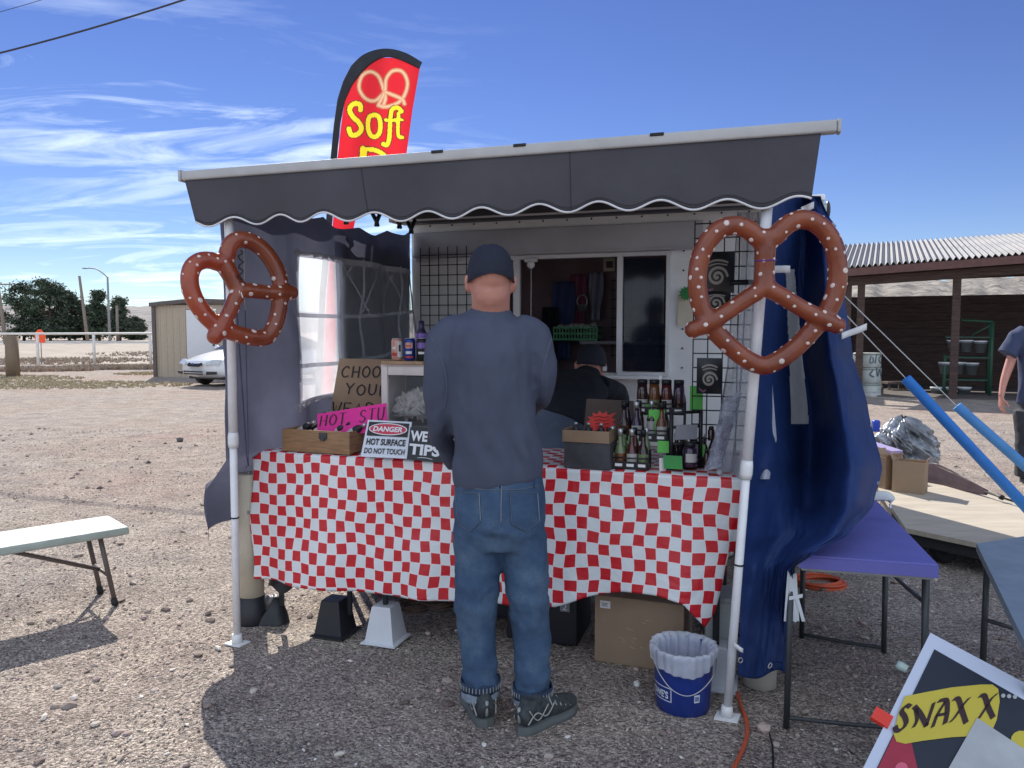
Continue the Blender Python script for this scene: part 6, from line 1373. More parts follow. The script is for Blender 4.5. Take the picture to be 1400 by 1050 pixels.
for px in (684, 640, 730): seamline(bj, [(px, 650), (px, 658), (px, 667)], .0045, 'belt_loop', ddark, jo, 0)
for (px, y0, tx) in ((657, 926, .0), (728, 936, -.02)):
    c1, c2, c3 = Q(px, y0, tx), Q(px, y0+13, tx), Q(px, y0+24, tx); mb = MB(); mb.grid(lambda u, v: (c1.lerp(c2, v))+Vector((.073*math.sin(u*6.283)*(1+.02*math.sin(u*40)), -.074*math.cos(u*6.283)*(1+.02*math.sin(u*31)), .002*math.sin(u*50))), 60, 3); mb.build('cuff_edge', ddark, jo, sol=.005)
    mb = MB()
    for i in range(36):
        a = i/36*6.283; mb.box(c1.lerp(c2, .5)+Vector((.0775*math.sin(a), -.0785*math.cos(a), 0)), (.003, .003, .018), rz=-a)
    mb.build('cuff_stitching', stch, jo)
    mb = MB(); mb.grid(lambda u, v: (c2.lerp(c3, v))+Vector((.069*math.sin(u*6.283)*(1+.03*math.sin(u*17)), -.070*math.cos(u*6.283)*(1+.03*math.sin(u*23)), .004*math.sin(u*12)*v)), 60, 4); mb.build('rolled_cuff', dlite, jo, sol=.004)
hl = G(665, 999); shoe(man, (hl.x, hl.y+.015, .0), -.28); hr = G(715, 1009); shoe(man, (hr.x-.01, hr.y+.015, 0), .80, W=.1)

# ---- the vendor leaning into the service window
ven = thing('person', S(1.05, 1.45), 'vendor in black shirt, black cap and grey trousers bending towards the service window', 'person')
def V_(px, py, Y): return P(px, py, Y)
vb = MB(); vh = V_(808, 500, 4.42)
head(vb, vh, (.25, 1, -.35), 1.0, (.1, .3, 1)); vb.tube([V_(800, 528, 4.25), vh-Vector((.0, .06, .05))], [.06, .055], 12)
vb.tube([V_(752, 572, 3.95), V_(775, 545, 4.1), V_(798, 528, 4.25)], [(.13, .09), (.15, .10), (.15, .09)], 14, side=(1, 0, 0))
for pts, rr in (([V_(835, 532, 4.25), V_(850, 545, 4.45), V_(835, 528, 4.72)], [.045, .038, .026]), ([V_(762, 525, 4.25), V_(742, 540, 4.4), V_(760, 520, 4.68)], [.045, .038, .026])): vb.tube(pts, rr, 12)
hand(vb, V_(834, 527, 4.74), (-.2, 1, 0), (0, 0, -1), (-1, 0, 0), 1, .3); hand(vb, V_(761, 519, 4.70), (.2, 1, 0), (0, 0, -1), (1, 0, 0), 1, .3)
hipL, hipR = V_(735, 625, 3.88), V_(778, 622, 3.90)
for h_, dx in ((hipL, -.06), (hipR, .06)): vb.tube([h_, Vector((h_.x+dx*.5, h_.y+.02, .48)), Vector((h_.x+dx, h_.y-.02, .08))], [.075, .055, .04], 12)
remesh(vb, .008, 3).build('body', skin, ven)
vs_ = MB(); vs_.tube([V_(752, 582, 3.90), V_(758, 568, 3.95), V_(772, 548, 4.08), V_(788, 532, 4.20), V_(800, 522, 4.30), V_(807, 512, 4.35)], [(.175, .13), (.185, .14), (.19, .14), (.19, .12), (.10, .08), (.075, .07)], 22, side=(.95, -.3, 0))
vs_.tube([V_(820, 530, 4.2), V_(843, 536, 4.3), V_(848, 548, 4.42)], [.07, .062, .058], 14); vs_.tube([V_(768, 526, 4.22), V_(748, 532, 4.3), V_(742, 543, 4.38)], [.07, .062, .058], 14)
remesh(vs_, .010, 4, foldn(9, .010, 23)).build('shirt', M('tshirt_black', (.008, .010, .018), .9, bump=.2, bs=300), ven)
vt = MB(); vt.tube([V_(750, 566, 3.95), V_(752, 590, 3.90), V_(755, 622, 3.88), V_(756, 650, 3.9)], [(.16, .12), (.185, .14), (.19, .15), (.17, .12)], 22, side=(.95, -.3, 0))
for h_, dx in ((hipL, -.06), (hipR, .06)): vt.tube([h_+Zv*.02, Vector((h_.x+dx*.5, h_.y+.02, .48)), Vector((h_.x+dx, h_.y-.02, .10))], [.098, .078, .068], 16)
remesh(vt, .010, 4, foldn(8, .010, 27)).build('trousers', M('trousers_grey', (.075, .10, .15), .9, bump=.2, bs=300), ven)
for h_, dx in ((hipL, -.06), (hipR, .06)): shoe(ven, (h_.x+dx, h_.y-.06, 0), dx*3)
cpv = MB(); qv = Vector((0, 0, 1)).rotation_difference(Vector((.1, .1, 1)).normalized()).to_matrix()
cpv.grid(lambda u, v: vh+qv @ Vector((.084*math.sin(u*6.283)*math.cos(v*1.57)**.6, .102*math.cos(u*6.283)*math.cos(v*1.57)**.6-.01, .0+.122*math.sin(v*1.57))), 32, 12)
cpv.slab([vh+qv @ Vector(p) for p in ((-.045, .08, .01), (.045, .08, .01), (.04, .15, -.005), (-.04, .15, -.005))], .006); cpo = cpv.build('cap', M('cap_black', (.012, .015, .028), .9), ven, sol=.003)
mb = MB(); mb.box(vh+Vector((.07, -.055, -.015)), (.032, .012, .028), rz=.6, bev=.003); mb.build('cap_tag', M('tag_pale', (.45, .46, .48), .5), cpo)

# ---- the passer-by at the right edge
pb = thing('person', G(1408, 660), 'passer-by in navy T-shirt and dark trousers at the right edge', 'person')
Yp = G(1408, 660).y
def W(px, py, d=0): return P(px, py, Yp+d)
bb = MB(); ph = W(1424, 415); head(bb, ph, (.35, -1, -.05)); bb.tube([W(1423, 452), W(1424, 438), W(1424, 424)], [(.085, .075), (.06, .06), (.058, .06)], 12)
bb.tube([W(1418, 560), W(1420, 500), W(1422, 452)], [(.14, .09), (.17, .1), (.13, .08)], 14, side=(1, 0, 0))
bb.tube(spline([W(1392, 458), W(1383, 490, .02), W(1373, 520, .0), W(1369, 541, -.04)], 4), [.05, .05, .048, .046, .043, .042, .040, .037, .034, .031, .028, .026, .025], 14)
bb.tube([W(1450, 458), W(1462, 495), W(1468, 545)], [.05, .042, .028], 12)
hand(bb, W(1369, 543, -.04), (-.02, -.12, -1), (1, .0, -.1), (.0, -1, 0), 1.05, .35); hand(bb, W(1468, 547), (.05, -.1, -1), (-1, 0, 0), (0, -1, 0), 1, .35)
for x_ in (1402, 1434): bb.tube([W(x_, 560), W(x_+2, 610), W(x_, 650)], [.07, .05, .04], 12)
remesh(bb, .0075, 3).build('body', skin, pb)
mb = MB(); pf_ = Vector((.35, -1, 0)).normalized(); pr_ = Vector((-pf_.y, pf_.x, 0))
def hairf(u, v):
    a = u*6.283; fr = math.cos(a); c_ = math.cos(v*1.57)**.7; lo = .035*max(0, fr)-.055*max(0, -fr)-.01; k = 1+.04*nz((math.sin(a)*8, fr*8, v*9), 1, 5)
    return ph+pr_*(.085*math.sin(a)*c_*k)+pf_*((.105*fr*c_-.012)*k)+Zv*(.012+lerp(lo, .118, math.sin(v*1.57)**.9))
mb.grid(hairf, 48, 20); mb.build('hair', M('hair_grey', (.10, .085, .07), .8, vs=60, bump=.6, bs=220), pb, sol=.006)
tb = MB(); tb.tube([W(1418, 552), W(1419, 530), W(1420, 500), W(1421, 470), W(1422, 452), W(1423, 444)], [(.18, .13), (.18, .13), (.185, .13), (.19, .125), (.14, .1), (.07, .065)], 22, side=(1, 0, 0))
tb.tube([W(1402, 453), W(1389, 462), W(1380, 478, .01), W(1376, 485, .01)], [.072, .078, .085, .088], 16); tb.tube([W(1440, 453), W(1454, 464), W(1462, 486)], [.07, .08, .085], 16)
remesh(tb, .011, 4, foldn(7, .014, 33, (1, 1, .6))).build('shirt', M('tshirt_navy', (.035, .05, .11), .9, bump=.2, bs=200), pb)
tr_ = MB(); tr_.tube([W(1418, 545), W(1418, 575)], [(.17, .12), (.17, .12)], 20, side=(1, 0, 0))
for x_ in (1402, 1436): tr_.tube([W(x_, 560), W(x_+1, 600), W(x_, 630), W(x_-1, 652)], [.105, .095, .088, .082], 18)
remesh(tr_, .011, 4, foldn(8, .012, 37)).build('trousers', M('trousers_dark', (.03, .032, .042), .9, vs=3, var=.5), pb)
for x_ in (1401, 1436): g_ = W(x_, 655); shoe(pb, (g_.x, g_.y+.05, 0), math.pi-.2)

# ================================================================ right background
B0_ = G(1095, 539); ub = Vector((2.4, -1.15, 0)).normalized(); nb = Vector((-ub.y, ub.x, 0))
BM = Matrix(((ub.x, nb.x, 0, B0_.x), (ub.y, nb.y, 0, B0_.y), (0, 0, 1, 0), (0, 0, 0, 1)))
barn = thing('open_barn', B0_+ub*6+nb*2.5, 'long open fronted barn with corrugated metal roof and dark interior', 'barn')
BLn, BD = 13.0, 4.6
def Bp(px, py, d): return AB2(PP(px, py, B0_+nb*d, nb))
def AB2(p): q = p-B0_; return (q.dot(ub), q.dot(nb), p.z)
e0, e1 = Bp(1155, 376, -.3), Bp(1400, 358, -.3); r0_, r1_ = Bp(1150, 335, BD), Bp(1400, 319, BD)
ez = lambda a: lerp(e0[2], e1[2], (a-e0[0])/(e1[0]-e0[0])); rz_ = lambda a: lerp(r0_[2], r1_[2], (a-r0_[0])/(r1_[0]-r0_[0]))
corr, nt, b = nodes('corrugated_metal'); t = noi(nt, .9, 4, .6, coord(nt, 'Object')); nt.links.new(ramp(nt, t.outputs['Fac'], [(.3, (.15, .15, .15)), (.55, (.22, .22, .215)), (.75, (.21, .18, .16))]), b.inputs['Base Color']); b.inputs['Metallic'].default_value = .35; b.inputs['Roughness'].default_value = .42
mb = MB(BM); per = .115; nr = int(BLn/per*8); vs = []
for i in range(nr+1):
    a = -.5+i*per/8; h = .034*math.cos(2*math.pi*i/8)
    for d, z in ((-.3, ez(a)+.17), (BD, rz_(a))): vs.append((a, d, z+h))
mb.add(vs, [(2*i, 2*i+2, 2*i+3, 2*i+1) for i in range(nr)], 0, True); mb.build('roof', corr, barn)
mb = MB(BM); rust = M('fascia_rust', (.11, .05, .042), .7, var=.2)
def bbeam(mb, a0, a1, d, zf0, zf1, t=.06): mb.add([(a0, d-t/2, zf0(a0)), (a1, d-t/2, zf0(a1)), (a1, d-t/2, zf1(a1)), (a0, d-t/2, zf1(a0)), (a0, d+t/2, zf0(a0)), (a1, d+t/2, zf0(a1)), (a1, d+t/2, zf1(a1)), (a0, d+t/2, zf1(a0))], [(0, 1, 2, 3), (5, 4, 7, 6), (3, 2, 6, 7), (1, 0, 4, 5), (0, 3, 7, 4), (1, 5, 6, 2)])
bbeam(mb, -.5, BLn-.5, -.32, lambda a: ez(a)-.03, lambda a: ez(a)+.13, .05); mb.build('fascia', rust, barn)
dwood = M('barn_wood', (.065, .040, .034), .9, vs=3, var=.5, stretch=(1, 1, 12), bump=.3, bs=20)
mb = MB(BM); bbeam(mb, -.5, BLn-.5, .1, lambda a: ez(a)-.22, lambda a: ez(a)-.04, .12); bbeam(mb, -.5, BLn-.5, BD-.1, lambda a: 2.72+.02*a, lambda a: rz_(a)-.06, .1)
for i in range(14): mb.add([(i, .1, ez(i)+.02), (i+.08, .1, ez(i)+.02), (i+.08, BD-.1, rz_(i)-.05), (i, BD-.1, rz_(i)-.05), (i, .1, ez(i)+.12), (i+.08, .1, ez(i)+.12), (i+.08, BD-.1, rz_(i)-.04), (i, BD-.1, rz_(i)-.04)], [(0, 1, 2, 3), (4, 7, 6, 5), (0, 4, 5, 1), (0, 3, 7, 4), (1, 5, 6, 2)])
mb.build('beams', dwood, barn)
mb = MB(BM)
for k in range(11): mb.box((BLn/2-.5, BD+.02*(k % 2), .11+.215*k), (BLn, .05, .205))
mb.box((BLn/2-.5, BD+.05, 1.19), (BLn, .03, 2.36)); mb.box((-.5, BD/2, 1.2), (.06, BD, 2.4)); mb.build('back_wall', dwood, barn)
for px in (1158, 1176, 1306, 1455, 1600):
    a_ = Bp(px, 450, .15)[0]; mb = MB(BM); mb.box((a_, .15, (ez(a_)-.1)/2), (.15, .15, ez(a_)-.1)); mb.build('post', dwood, barn)
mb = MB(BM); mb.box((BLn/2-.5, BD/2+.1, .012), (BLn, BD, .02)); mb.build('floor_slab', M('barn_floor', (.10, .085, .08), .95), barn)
# wire ties and things inside the barn
def inb(px, py, d): return PP(px, py, B0_+nb*d, nb)
rg = M('rack_green', (.025, .085, .05), .6)
def greenrack(px0, px1, ptop, d, label):
    a0, a1 = Bp(px0, 540, d)[0], Bp(px1, 540, d)[0]; zt_ = Bp(px1, ptop, d)[2]; r_ = thing('plant_rack', B0_+ub*(a0+a1)/2+nb*d, label, 'rack'); 
    mb = MB(BM)
    for a_, dd in ((a0, 0), (a1, 0), (a0+.25, .5), (a1, .5)): mb.tube([(a_, d+dd, 0), (a_, d+dd, zt_ if a_ == a1 or dd else zt_*.55)], .035, 8)
    for z_ in (.35, .85, 1.3): mb.box(((a0+a1)/2, d+.25, z_), (a1-a0, .5, .03))
    mb.tube([(a1, d, zt_), (a0+.3, d, zt_+.04)], .03, 8); mb.tube([(a1, d, zt_-.05), (a0+.5, d, zt_-.3)], .02, 8); mb.build('frame', rg, r_)
    return a0, a1
a0, a1 = greenrack(1290, 1353, 440, 1.2, 'dark green metal rack with grey pots inside the barn')
for k, (px, py) in enumerate(((1304, 474), (1321, 474), (1340, 475), (1292, 504), (1310, 504), (1328, 505), (1281, 538), (1299, 538), (1318, 538))):
    c = inb(px, py, 1.3); mb = MB(); mb.lathe(c-Zv*.12, [(.09, 0), (.13, .2), (.14, .2), (.14, .235), (.10, .24)], 12, m=0); mb.lathe(c+Zv*.12, [(.145, 0), (.145, .03)], 12, m=1)
    mb.build('lidded_pot', [M('pot_grey', (.13, .15, .16), .6), M('pot_lid', (.7, .72, .74), .5)], loc=c-Zv*.12, cat='pot', group='pots on the green rack', label=('left', 'middle', 'right')[k % 3]+' grey pot with white lid on the '+('top', 'middle', 'bottom')[k//3]+' row of the green rack')
# stacked white barrels
for k, (py0, py1) in enumerate(((546, 523), (523, 502), (502, 482))):
    c = inb(1185, py0, .6); c1 = inb(1185, py1, .6); h = c1.z-c.z; r = .30; r_ = thing('plastic_drum', c, ('lowest', 'middle', 'topmost')[k]+' of the stacked white drums inside the barn', 'drum', 'stacked white drums in the barn')
    mb = MB(); mb.lathe(c, [(r*.93, 0), (r, .02), (r*.98, h*.5), (r, h-.03), (r*.94, h-.005)], 20); mb.build('shell', M('drum_white', (.42, .45, .43), .6, vs=3, var=.25), r_)
    mb = MB(); mb.lathe(c, [(r+.006, h-.05), (r+.006, h-.02)], 20, cap=False); mb.build('rim', M('drum_rim', (.2, .23, .22), .6), r_)
    mb = MB(); f_ = lambda x, y: c+Vector(((r+.005)*math.sin(x/r), -(r+.005)*math.cos(x/r), y)); s0 = -.05
    if k == 2: [stroke(mb, st, .022, f_) for st in ([(s0, .26), (s0-.02, .12), (s0+.05, .13), (s0+.04, .24)], [(s0+.12, .3), (s0+.1, .1)], [(s0+.28, .27), (s0+.2, .2), (s0+.26, .1), (s0+.32, .15)])]
    if k == 1: [stroke(mb, st, .03, f_) for st in ([(s0+.04, .3), (s0-.02, .2), (s0+.06, .15)], [(s0+.12, .34), (s0+.16, .16), (s0+.22, .3), (s0+.3, .14)])]
    if k == 0: [stroke(mb, st, .03, f_) for st in ([(-.3, .12), (-.1, .08), (.1, .09), (.3, .13)],)]
    mb.build('painted_marks', M('drum_mark', (.06, .10, .14), .7), r_)
c = inb(1191, 553, .2); mb = MB(); mb.box(c+Zv*.12, (.32, .3, .3), rz=.4, bev=.06); mb.build('plastic_jug', M('jug_grey', (.4, .4, .4), .6), loc=c, label='small grey jug on the ground before the white drums', cat='jug')
c = inb(1222, 540, 2.2); mb = MB(); mb.box(c+Zv*.3, (.5, .4, .05)); [mb.box(c+Vector((sx*.2, sy*.15, .12)), (.04, .04, .34)) for sx in (-1, 1) for sy in (-1, 1)]; mb.build('stool', M('stool_dark', (.12, .09, .08), .8), loc=c, label='low dark stool inside the barn beside the white drums', cat='stool')
c = inb(1152, 450, .8); mb = MB(); a_, b_, c_, d_ = inb(1150, 432, .8), inb(1160, 432, .8), inb(1160, 452, .8), inb(1150, 452, .8); mb.tube([a_, b_, c_, d_], .02, 6, closed=True); mb.build('window_screen', M('frame_grey', (.5, .5, .5), .5), loc=c, label='thin pale square frame inside the barn beside the right pretzel', cat='screen')
mb = MB()
for k, px in enumerate((1353, 1372)): c = inb(px, 546, .4); mb.box(c, (.16, .03, .02), rz=-.45)
o = MB(); c = inb(1362, 546, .4); o.box(c, (.75, .04, .03), rz=-.45, bev=.005); o.box(c-Zv*.18, (.06, .05, .36), rz=-.45); o.build('sawhorse', M('pale_bar', (.7, .7, .68), .6), loc=c, label='low pale barrier bar on a stub behind the passer-by', cat='barrier')
# guy lines with blue foam tubes
foam = M('foam_blue', (.02, .16, .52), .75, var=.08, bump=.1, bs=200); foam2 = M('foam_blue_pale', (.06, .22, .50), .75, var=.08)
for (pa, Ya, pb2, Yb, pt, Yt, m_, lab, lab2) in (((1238, 517), 5.3, (1412, 703), 5.0, (1128, 400), 5.0, foam, 'brighter blue foam tube, the nearer of two on slanting guy lines', 'guy line above the nearer blue foam tube'),
                                               ((1308, 555), 5.7, (1432, 664), 5.4, (1150, 400), 5.3, foam2, 'paler blue foam tube, the farther of two on slanting guy lines', 'guy line above the farther blue foam tube')):
    a_, b_ = P(*pa, Ya), P(*pb2, Yb); d = (b_-a_).normalized(); k = b_.z/-d.z; gnd = b_+d*k
    mb = MB(); mb.lathe(a_, [(.014, .004), (.032, 0), (.036, .006), (.036, (b_-a_).length), (.014, (b_-a_).length+.002)], 18, axis=d); mb.build('foam_tube', m_, loc=a_, label=lab, cat='foam tube', group='foam covered guy lines')
    mb = MB(); mb.tube([P(*pt, Yt), a_, gnd], .0035, 6); mb.tube([gnd+Zv*.08, gnd-Zv*.02], .008, 6); mb.build('guy_line', M('line_grey', (.5, .5, .5), .7), loc=a_, label='thin grey '+lab2, cat='guy line')
# purple folding table
purp = M('cloth_purple', (.115, .115, .38), .7, var=.06, bump=.1)
PT = .655; c_ = [G(1094, 758, PT), G(1282, 771, PT), G(1192, 640, PT)]; u_ = (c_[1]-c_[0]); w0 = u_.length; u_.normalize(); v_ = c_[2]-c_[1]; v_ = (v_-u_*v_.dot(u_)); l0 = v_.length; v_.normalize()
TP = Matrix(((u_.x, v_.x, 0, c_[0].x), (u_.y, v_.y, 0, c_[0].y), (0, 0, 1, 0), (0, 0, 0, 1)))
pt = thing('folding_table', c_[0]+u_*w0/2+v_*l0/2-Zv*PT, 'narrow purple topped folding table right of the blue tarp', 'table')
mb = MB(TP); mb.box((w0/2, l0/2, PT-.008), (w0+.004, l0, .014), bev=.004); mb.box((w0/2, -.002, PT-.028), (w0+.006, .006, .04)); mb.box((w0+.001, l0/2, PT-.02), (.006, l0, .026)); mb.build('purple_cover', purp, pt)
mb = MB(TP); mb.box((w0/2, l0/2, PT-.043), (w0-.01, l0-.01, .034), bev=.004); mb.build('tabletop', M('top_grey', (.28, .28, .28), .6), pt)
def legs(T, pt, z, feet, tops, bars):
    for f_, t_ in zip(feet, tops): mb = MB(); mb.tube([f_+Zv*0, f_.lerp(t_, .5), t_], [.0115, .0115, .0135], 10); mb.build('leg', dark_metal, pt)
    for a_, b_ in bars: mb = MB(); mb.tube(spline([a_, a_.lerp(b_, .5)-Zv*.004, b_], 5), .008, 8); mb.build('crossbar', dark_metal, pt)
f1, f2, f3, f4 = G(1075, 995), G(1262, 1012), G(1208, 891), G(1096, 872)
tp_ = lambda x, y: TP @ Vector((x, y, PT-.05))
t1, t2, t3, t4 = tp_(.03, .12), tp_(w0-.04, .12), tp_(w0-.05, .95), tp_(.08, .95)
f3.x, f3.y = t3.x*.5+f3.x*.5, f3.y
legs(TP, pt, PT, (f1, f2, G(1208, 893), f4), (P(1082, 764, 2.80), P(1266, 778, 2.68), P(1211, 772, 3.40), P(1098, 765, 3.55)), ((f1.lerp(P(1082, 764, 2.80), .06), f2.lerp(P(1266, 778, 2.68), .06)), (f4.lerp(P(1098, 765, 3.5), .05), G(1208, 893).lerp(P(1211, 772, 3.4), .06)), (P(1211, 776, 3.38), P(1262, 822, 2.72))))
rbw = M('ribbon_plastic', (.62, .65, .68), .5)
mb = MB()
q = P(1083, 815, 2.79)
mb.grid(lambda u, v: q+Vector((-.015+.03*u+.014*(v-.5), -.018, -.09*(v-.5)*2+.004*math.sin(u*9))), 4, 10); mb.grid(lambda u, v: q+Vector((.0+.013*u+.03*v, -.022, .012-.10*v)), 3, 8); mb.grid(lambda u, v: q+Vector((-.02+.05*u, -.024, .014*(v-.5)+.01*u)), 6, 2); mb.grid(lambda u, v: q+Vector((-.022+.02*u-.012*v, -.015, .16-.25*v)), 3, 10)
mb.build('plastic_ribbon', rbw, loc=q, label='white plastic ribbon knotted round the near leg of the purple table', cat='ribbon')
mb = MB(); q = P(1210, 682, 3.15); mb.tube(spline([q+Vector((-.06, 0, .01)), q+Vector((-.0, 0, .012)), q+Vector((.022, 0, -.005)), q+Vector((.018, -.01, -.04))], 6), [(.02, .004)]*19, 8, side=(0, 0, 1)); mb.build('plastic_bag', rbw, loc=q, label='twisted white plastic strip on the edge of the purple table', cat='plastic strip')
coil(1120, 800, .125, 7, orange_cord, 'coil of orange extension cord on the ground under the purple table', .0, .007, 'cord', .8)
c = G(1117, 782); mb = MB(); mb.box(c+Vector((0, .18, .06)), (.3, .2, .12), bev=.01); mb.build('storage_box', M('beige_box', (.3, .28, .25), .7), loc=c, label='beige box on the ground behind the orange cord coil', cat='box')
pts = [G(px, py)+Zv*.008 for px, py in ((1008, 950), (1013, 968), (1021, 990), (1020, 1012), (1012, 1035), (1000, 1060), (985, 1100))]; mb = MB(); mb.tube(spline(pts, 6), .0075, 8); mb.build('extension_cord', orange_cord, loc=pts[0], label='orange cord running from the right pole towards the viewer', cat='cord')
pts = [G(px, py)+Zv*.004 for px, py in ((1052, 1005), (1056, 1020), (1057, 1040), (1056, 1080))]; mb = MB(); mb.tube(pts, .0035, 6); mb.build('thin_cable', black, loc=pts[0], label='thin black cable on the gravel right of the orange cord', cat='cable')
# low plywood trailer
DZ = .2; d4 = [G(1238, 722, DZ), G(1460, 768, DZ), G(1560, 712, DZ), G(1186, 645, DZ)]
dk_ = thing('flatbed', sum(d4, Vector())/4-Zv*DZ, 'low plywood decked flatbed with dark frame behind the purple table', 'flatbed')
mb = MB(); mb.slab(d4, .03, Zv); mb.build('deck', M('plywood', (.42, .37, .30), .8, vs=3, var=.15, stretch=(1, 6, 1), bump=.1), dk_)
cc = sum(d4, Vector())/4; mb = MB(); mb.slab([p.lerp(cc, .03)-Zv*.032 for p in d4], .07, Zv); mb.build('frame', rubber, dk_)
for (i, t) in ((0, .22), (0, .8)): 
    q = d4[0].lerp(d4[1], t); q = q.lerp(cc, .15); mb = MB(); mb.lathe(Vector((q.x, q.y, .075)), [(.03, -.03), (.07, -.03), (.075, 0), (.07, .03), (.03, .03)], 20, axis=(d4[0]-d4[1]).cross(Zv)); mb.build('wheel', rubber, dk_)
for k_ in (2, 3): mb = MB(); q = d4[k_].lerp(cc, .15); mb.lathe(Vector((q.x, q.y, .075)), [(.03, -.03), (.07, -.03), (.075, 0), (.07, .03), (.03, .03)], 20, axis=(d4[0]-d4[1]).cross(Zv)); mb.build('wheel', rubber, dk_)
q0, q1 = G(1256, 734, .1), G(1340, 750, .1); mb = MB(); mb.tube([q0, q1], .012, 8); mb.build('loose_rod', M('rod_white', (.7, .7, .7), .5), loc=q0, label='white rod lying under the front edge of the plywood flatbed', cat='rod')
def onD(px, py, z=DZ): return G(px, py, z)
# grey tarp bundle
c = onD(1240, 640); tb_, R3 = MB(), None
def bun(u, v):
    th = u*6.283; ph = v; w = interp([(0, .22), (.25, .27), (.5, .26), (.75, .21), (.93, .10), (1, .02)], v); tw = th+v*1.0
    q = 1+.30*nz((math.sin(th)*1.6, math.cos(th)*1.6, v*2), 1, 4)-.55*abs(nz((math.sin(th)*3, math.cos(th)*3, v*2.2), 1, 7))-.40*abs(nz((math.sin(th)*6+v*3, math.cos(th)*6, v*5), 1, 9))-.12*abs(nz((math.sin(th)*14, math.cos(th)*14+v*4, v*9), 1, 11))+.18
    return c+Vector((w*math.sin(tw)*q-.02+.05*(1-v)*max(0, math.sin(tw)), w*.8*math.cos(tw)*q+.05, .01+v*.46+.03*nz((th, v*3, 1), 1.3, 2)))
tb_.grid(bun, 150, 80); tb_.build('tarp_bundle', M('tarp_silver', (.24, .26, .29), .30, metal=.3, vs=4, var=.7, bump=.4, bs=20), loc=c, label='crumpled shiny grey tarp heaped on the plywood flatbed', cat='tarp')
for (px0, px1, py0, py1, lab) in ((1219, 1263, 672, 630, 'open brown cardboard box in front of the grey tarp heap'), (1190, 1210, 664, 622, 'brown cardboard box half hidden behind the blue tarp edge')):
    a_, b_ = onD(px0, py0), onD(px1, py0+5); hh = (P(px0, py1, a_.y).z-a_.z); d = (b_-a_).normalized(); w_ = (b_-a_).length; nn = Vector((-d.y, d.x, 0)); Tq = Matrix(((d.x, nn.x, 0, a_.x), (d.y, nn.y, 0, a_.y), (0, 0, 1, a_.z), (0, 0, 0, 1)))
    r_ = thing('carton', a_+d*w_/2, lab, 'box'); mb = MB(Tq); mb.box((w_/2, .003, hh/2), (w_, .005, hh)); mb.box((w_/2, .17, hh/2), (w_, .005, hh)); mb.box((.003, .086, hh/2), (.005, .16, hh-.001)); mb.box((w_-.003, .086, hh/2), (.005, .16, hh-.001)); mb.box((w_/2, .086, .004), (w_-.012, .16, .004)); mb.build('carton_body', cardb, r_)
    mb = MB(Tq); mb.slab([(0, 0, hh), (-.02, 0, hh+.05), (-.02, .16, hh+.05), (0, .16, hh)], .003, Vector((-1, 0, 0))); mb.build('flap', cardb, r_)
    mb = MB(Tq); mb.slab([(w_, 0, hh), (w_+.015, 0, hh+.03), (w_+.015, .16, hh+.03), (w_, .16, hh)], .003, Vector((1, 0, 0))); mb.build('flap', cardb, r_)
# closed umbrella
a_, b_ = onD(1262, 655)+Zv*.07, onD(1388, 692)+Zv*.03; d = (b_-a_); mb = MB(); R_ = [.06, .085, .08, .065, .05, .035, .02]
mb.grid(lambda u, v: a_+d*(v*.72)+(Vector((0, .6, .8))*math.cos(u*6.283)+Vector((-.2, .8, -.6))*math.sin(u*6.283))*interp([(i/6, r) for i, r in enumerate(R_)], v)*(1+.16*math.sin(u*6.283*6+v*4)), 48, 20); um = thing('closed_umbrella', a_, 'closed plum coloured umbrella lying on the plywood flatbed', 'umbrella'); mb.build('canopy', M('umbrella_plum', (.045, .025, .035), .6, var=.3), um)
mb = MB(); mb.tube([a_+d*.7, b_], .008, 8); mb.tube([a_+d*.86, a_+d*.88], .02, 8); mb.build('shaft', black, um)
mb = MB(); c = onD(1208, 612, DZ+.25); mb.box(c, (.12, .3, .02), rz=.3, rx=.1); mb.box(c+Vector((0, 0, -.13)), (.1, .25, .24), rz=.3, bev=.01); mb.build('lavender_crate', M('lavender', (.33, .28, .48), .6), loc=c, label='lavender covered crate between the blue tarp and the grey tarp heap', cat='crate')
c = onD(1197, 596, DZ); mb = MB(); mb.box(c+Zv*.12, (.08, .08, .14), bev=.02); mb.build('blue_container', M('container_blue', (.01, .05, .4), .4), loc=c, label='bright blue container just showing past the blue tarp edge', cat='container')
# grey table at the far right
GTz = .60; g4 = [G(1335, 743, GTz), G(1402, 880, GTz), G(1620, 830, GTz), G(1500, 720, GTz)]
g4[3] = g4[0]+(g4[2]-g4[1])
gt = thing('folding_table', (sum(g4, Vector())/4)-Zv*GTz, 'grey topped folding table at the far right edge', 'table'); mb = MB(); mb.slab(g4, .03, Zv); mb.build('tabletop', M('table_bluegrey', (.22, .27, .31), .5), gt)
for px, py, i in ((1343, 862, 0), (1420, 1010, 1), (1500, 835, 3), (1600, 1000, 2)):
    t = g4[i].lerp(sum(g4, Vector())/4, .14)-Zv*.03; mb = MB(); mb.tube([Vector((t.x, t.y, 0)), t], .012, 8); mb.build('leg', dark_metal, gt)
t = g4[0].lerp(g4[1], .12); mb = MB(); mb.tube([Vector((t.x+.04, t.y, .33)), Vector((t.x+.14, t.y-.01, .30))], .008, 8); mb.build('brace', dark_metal, gt)
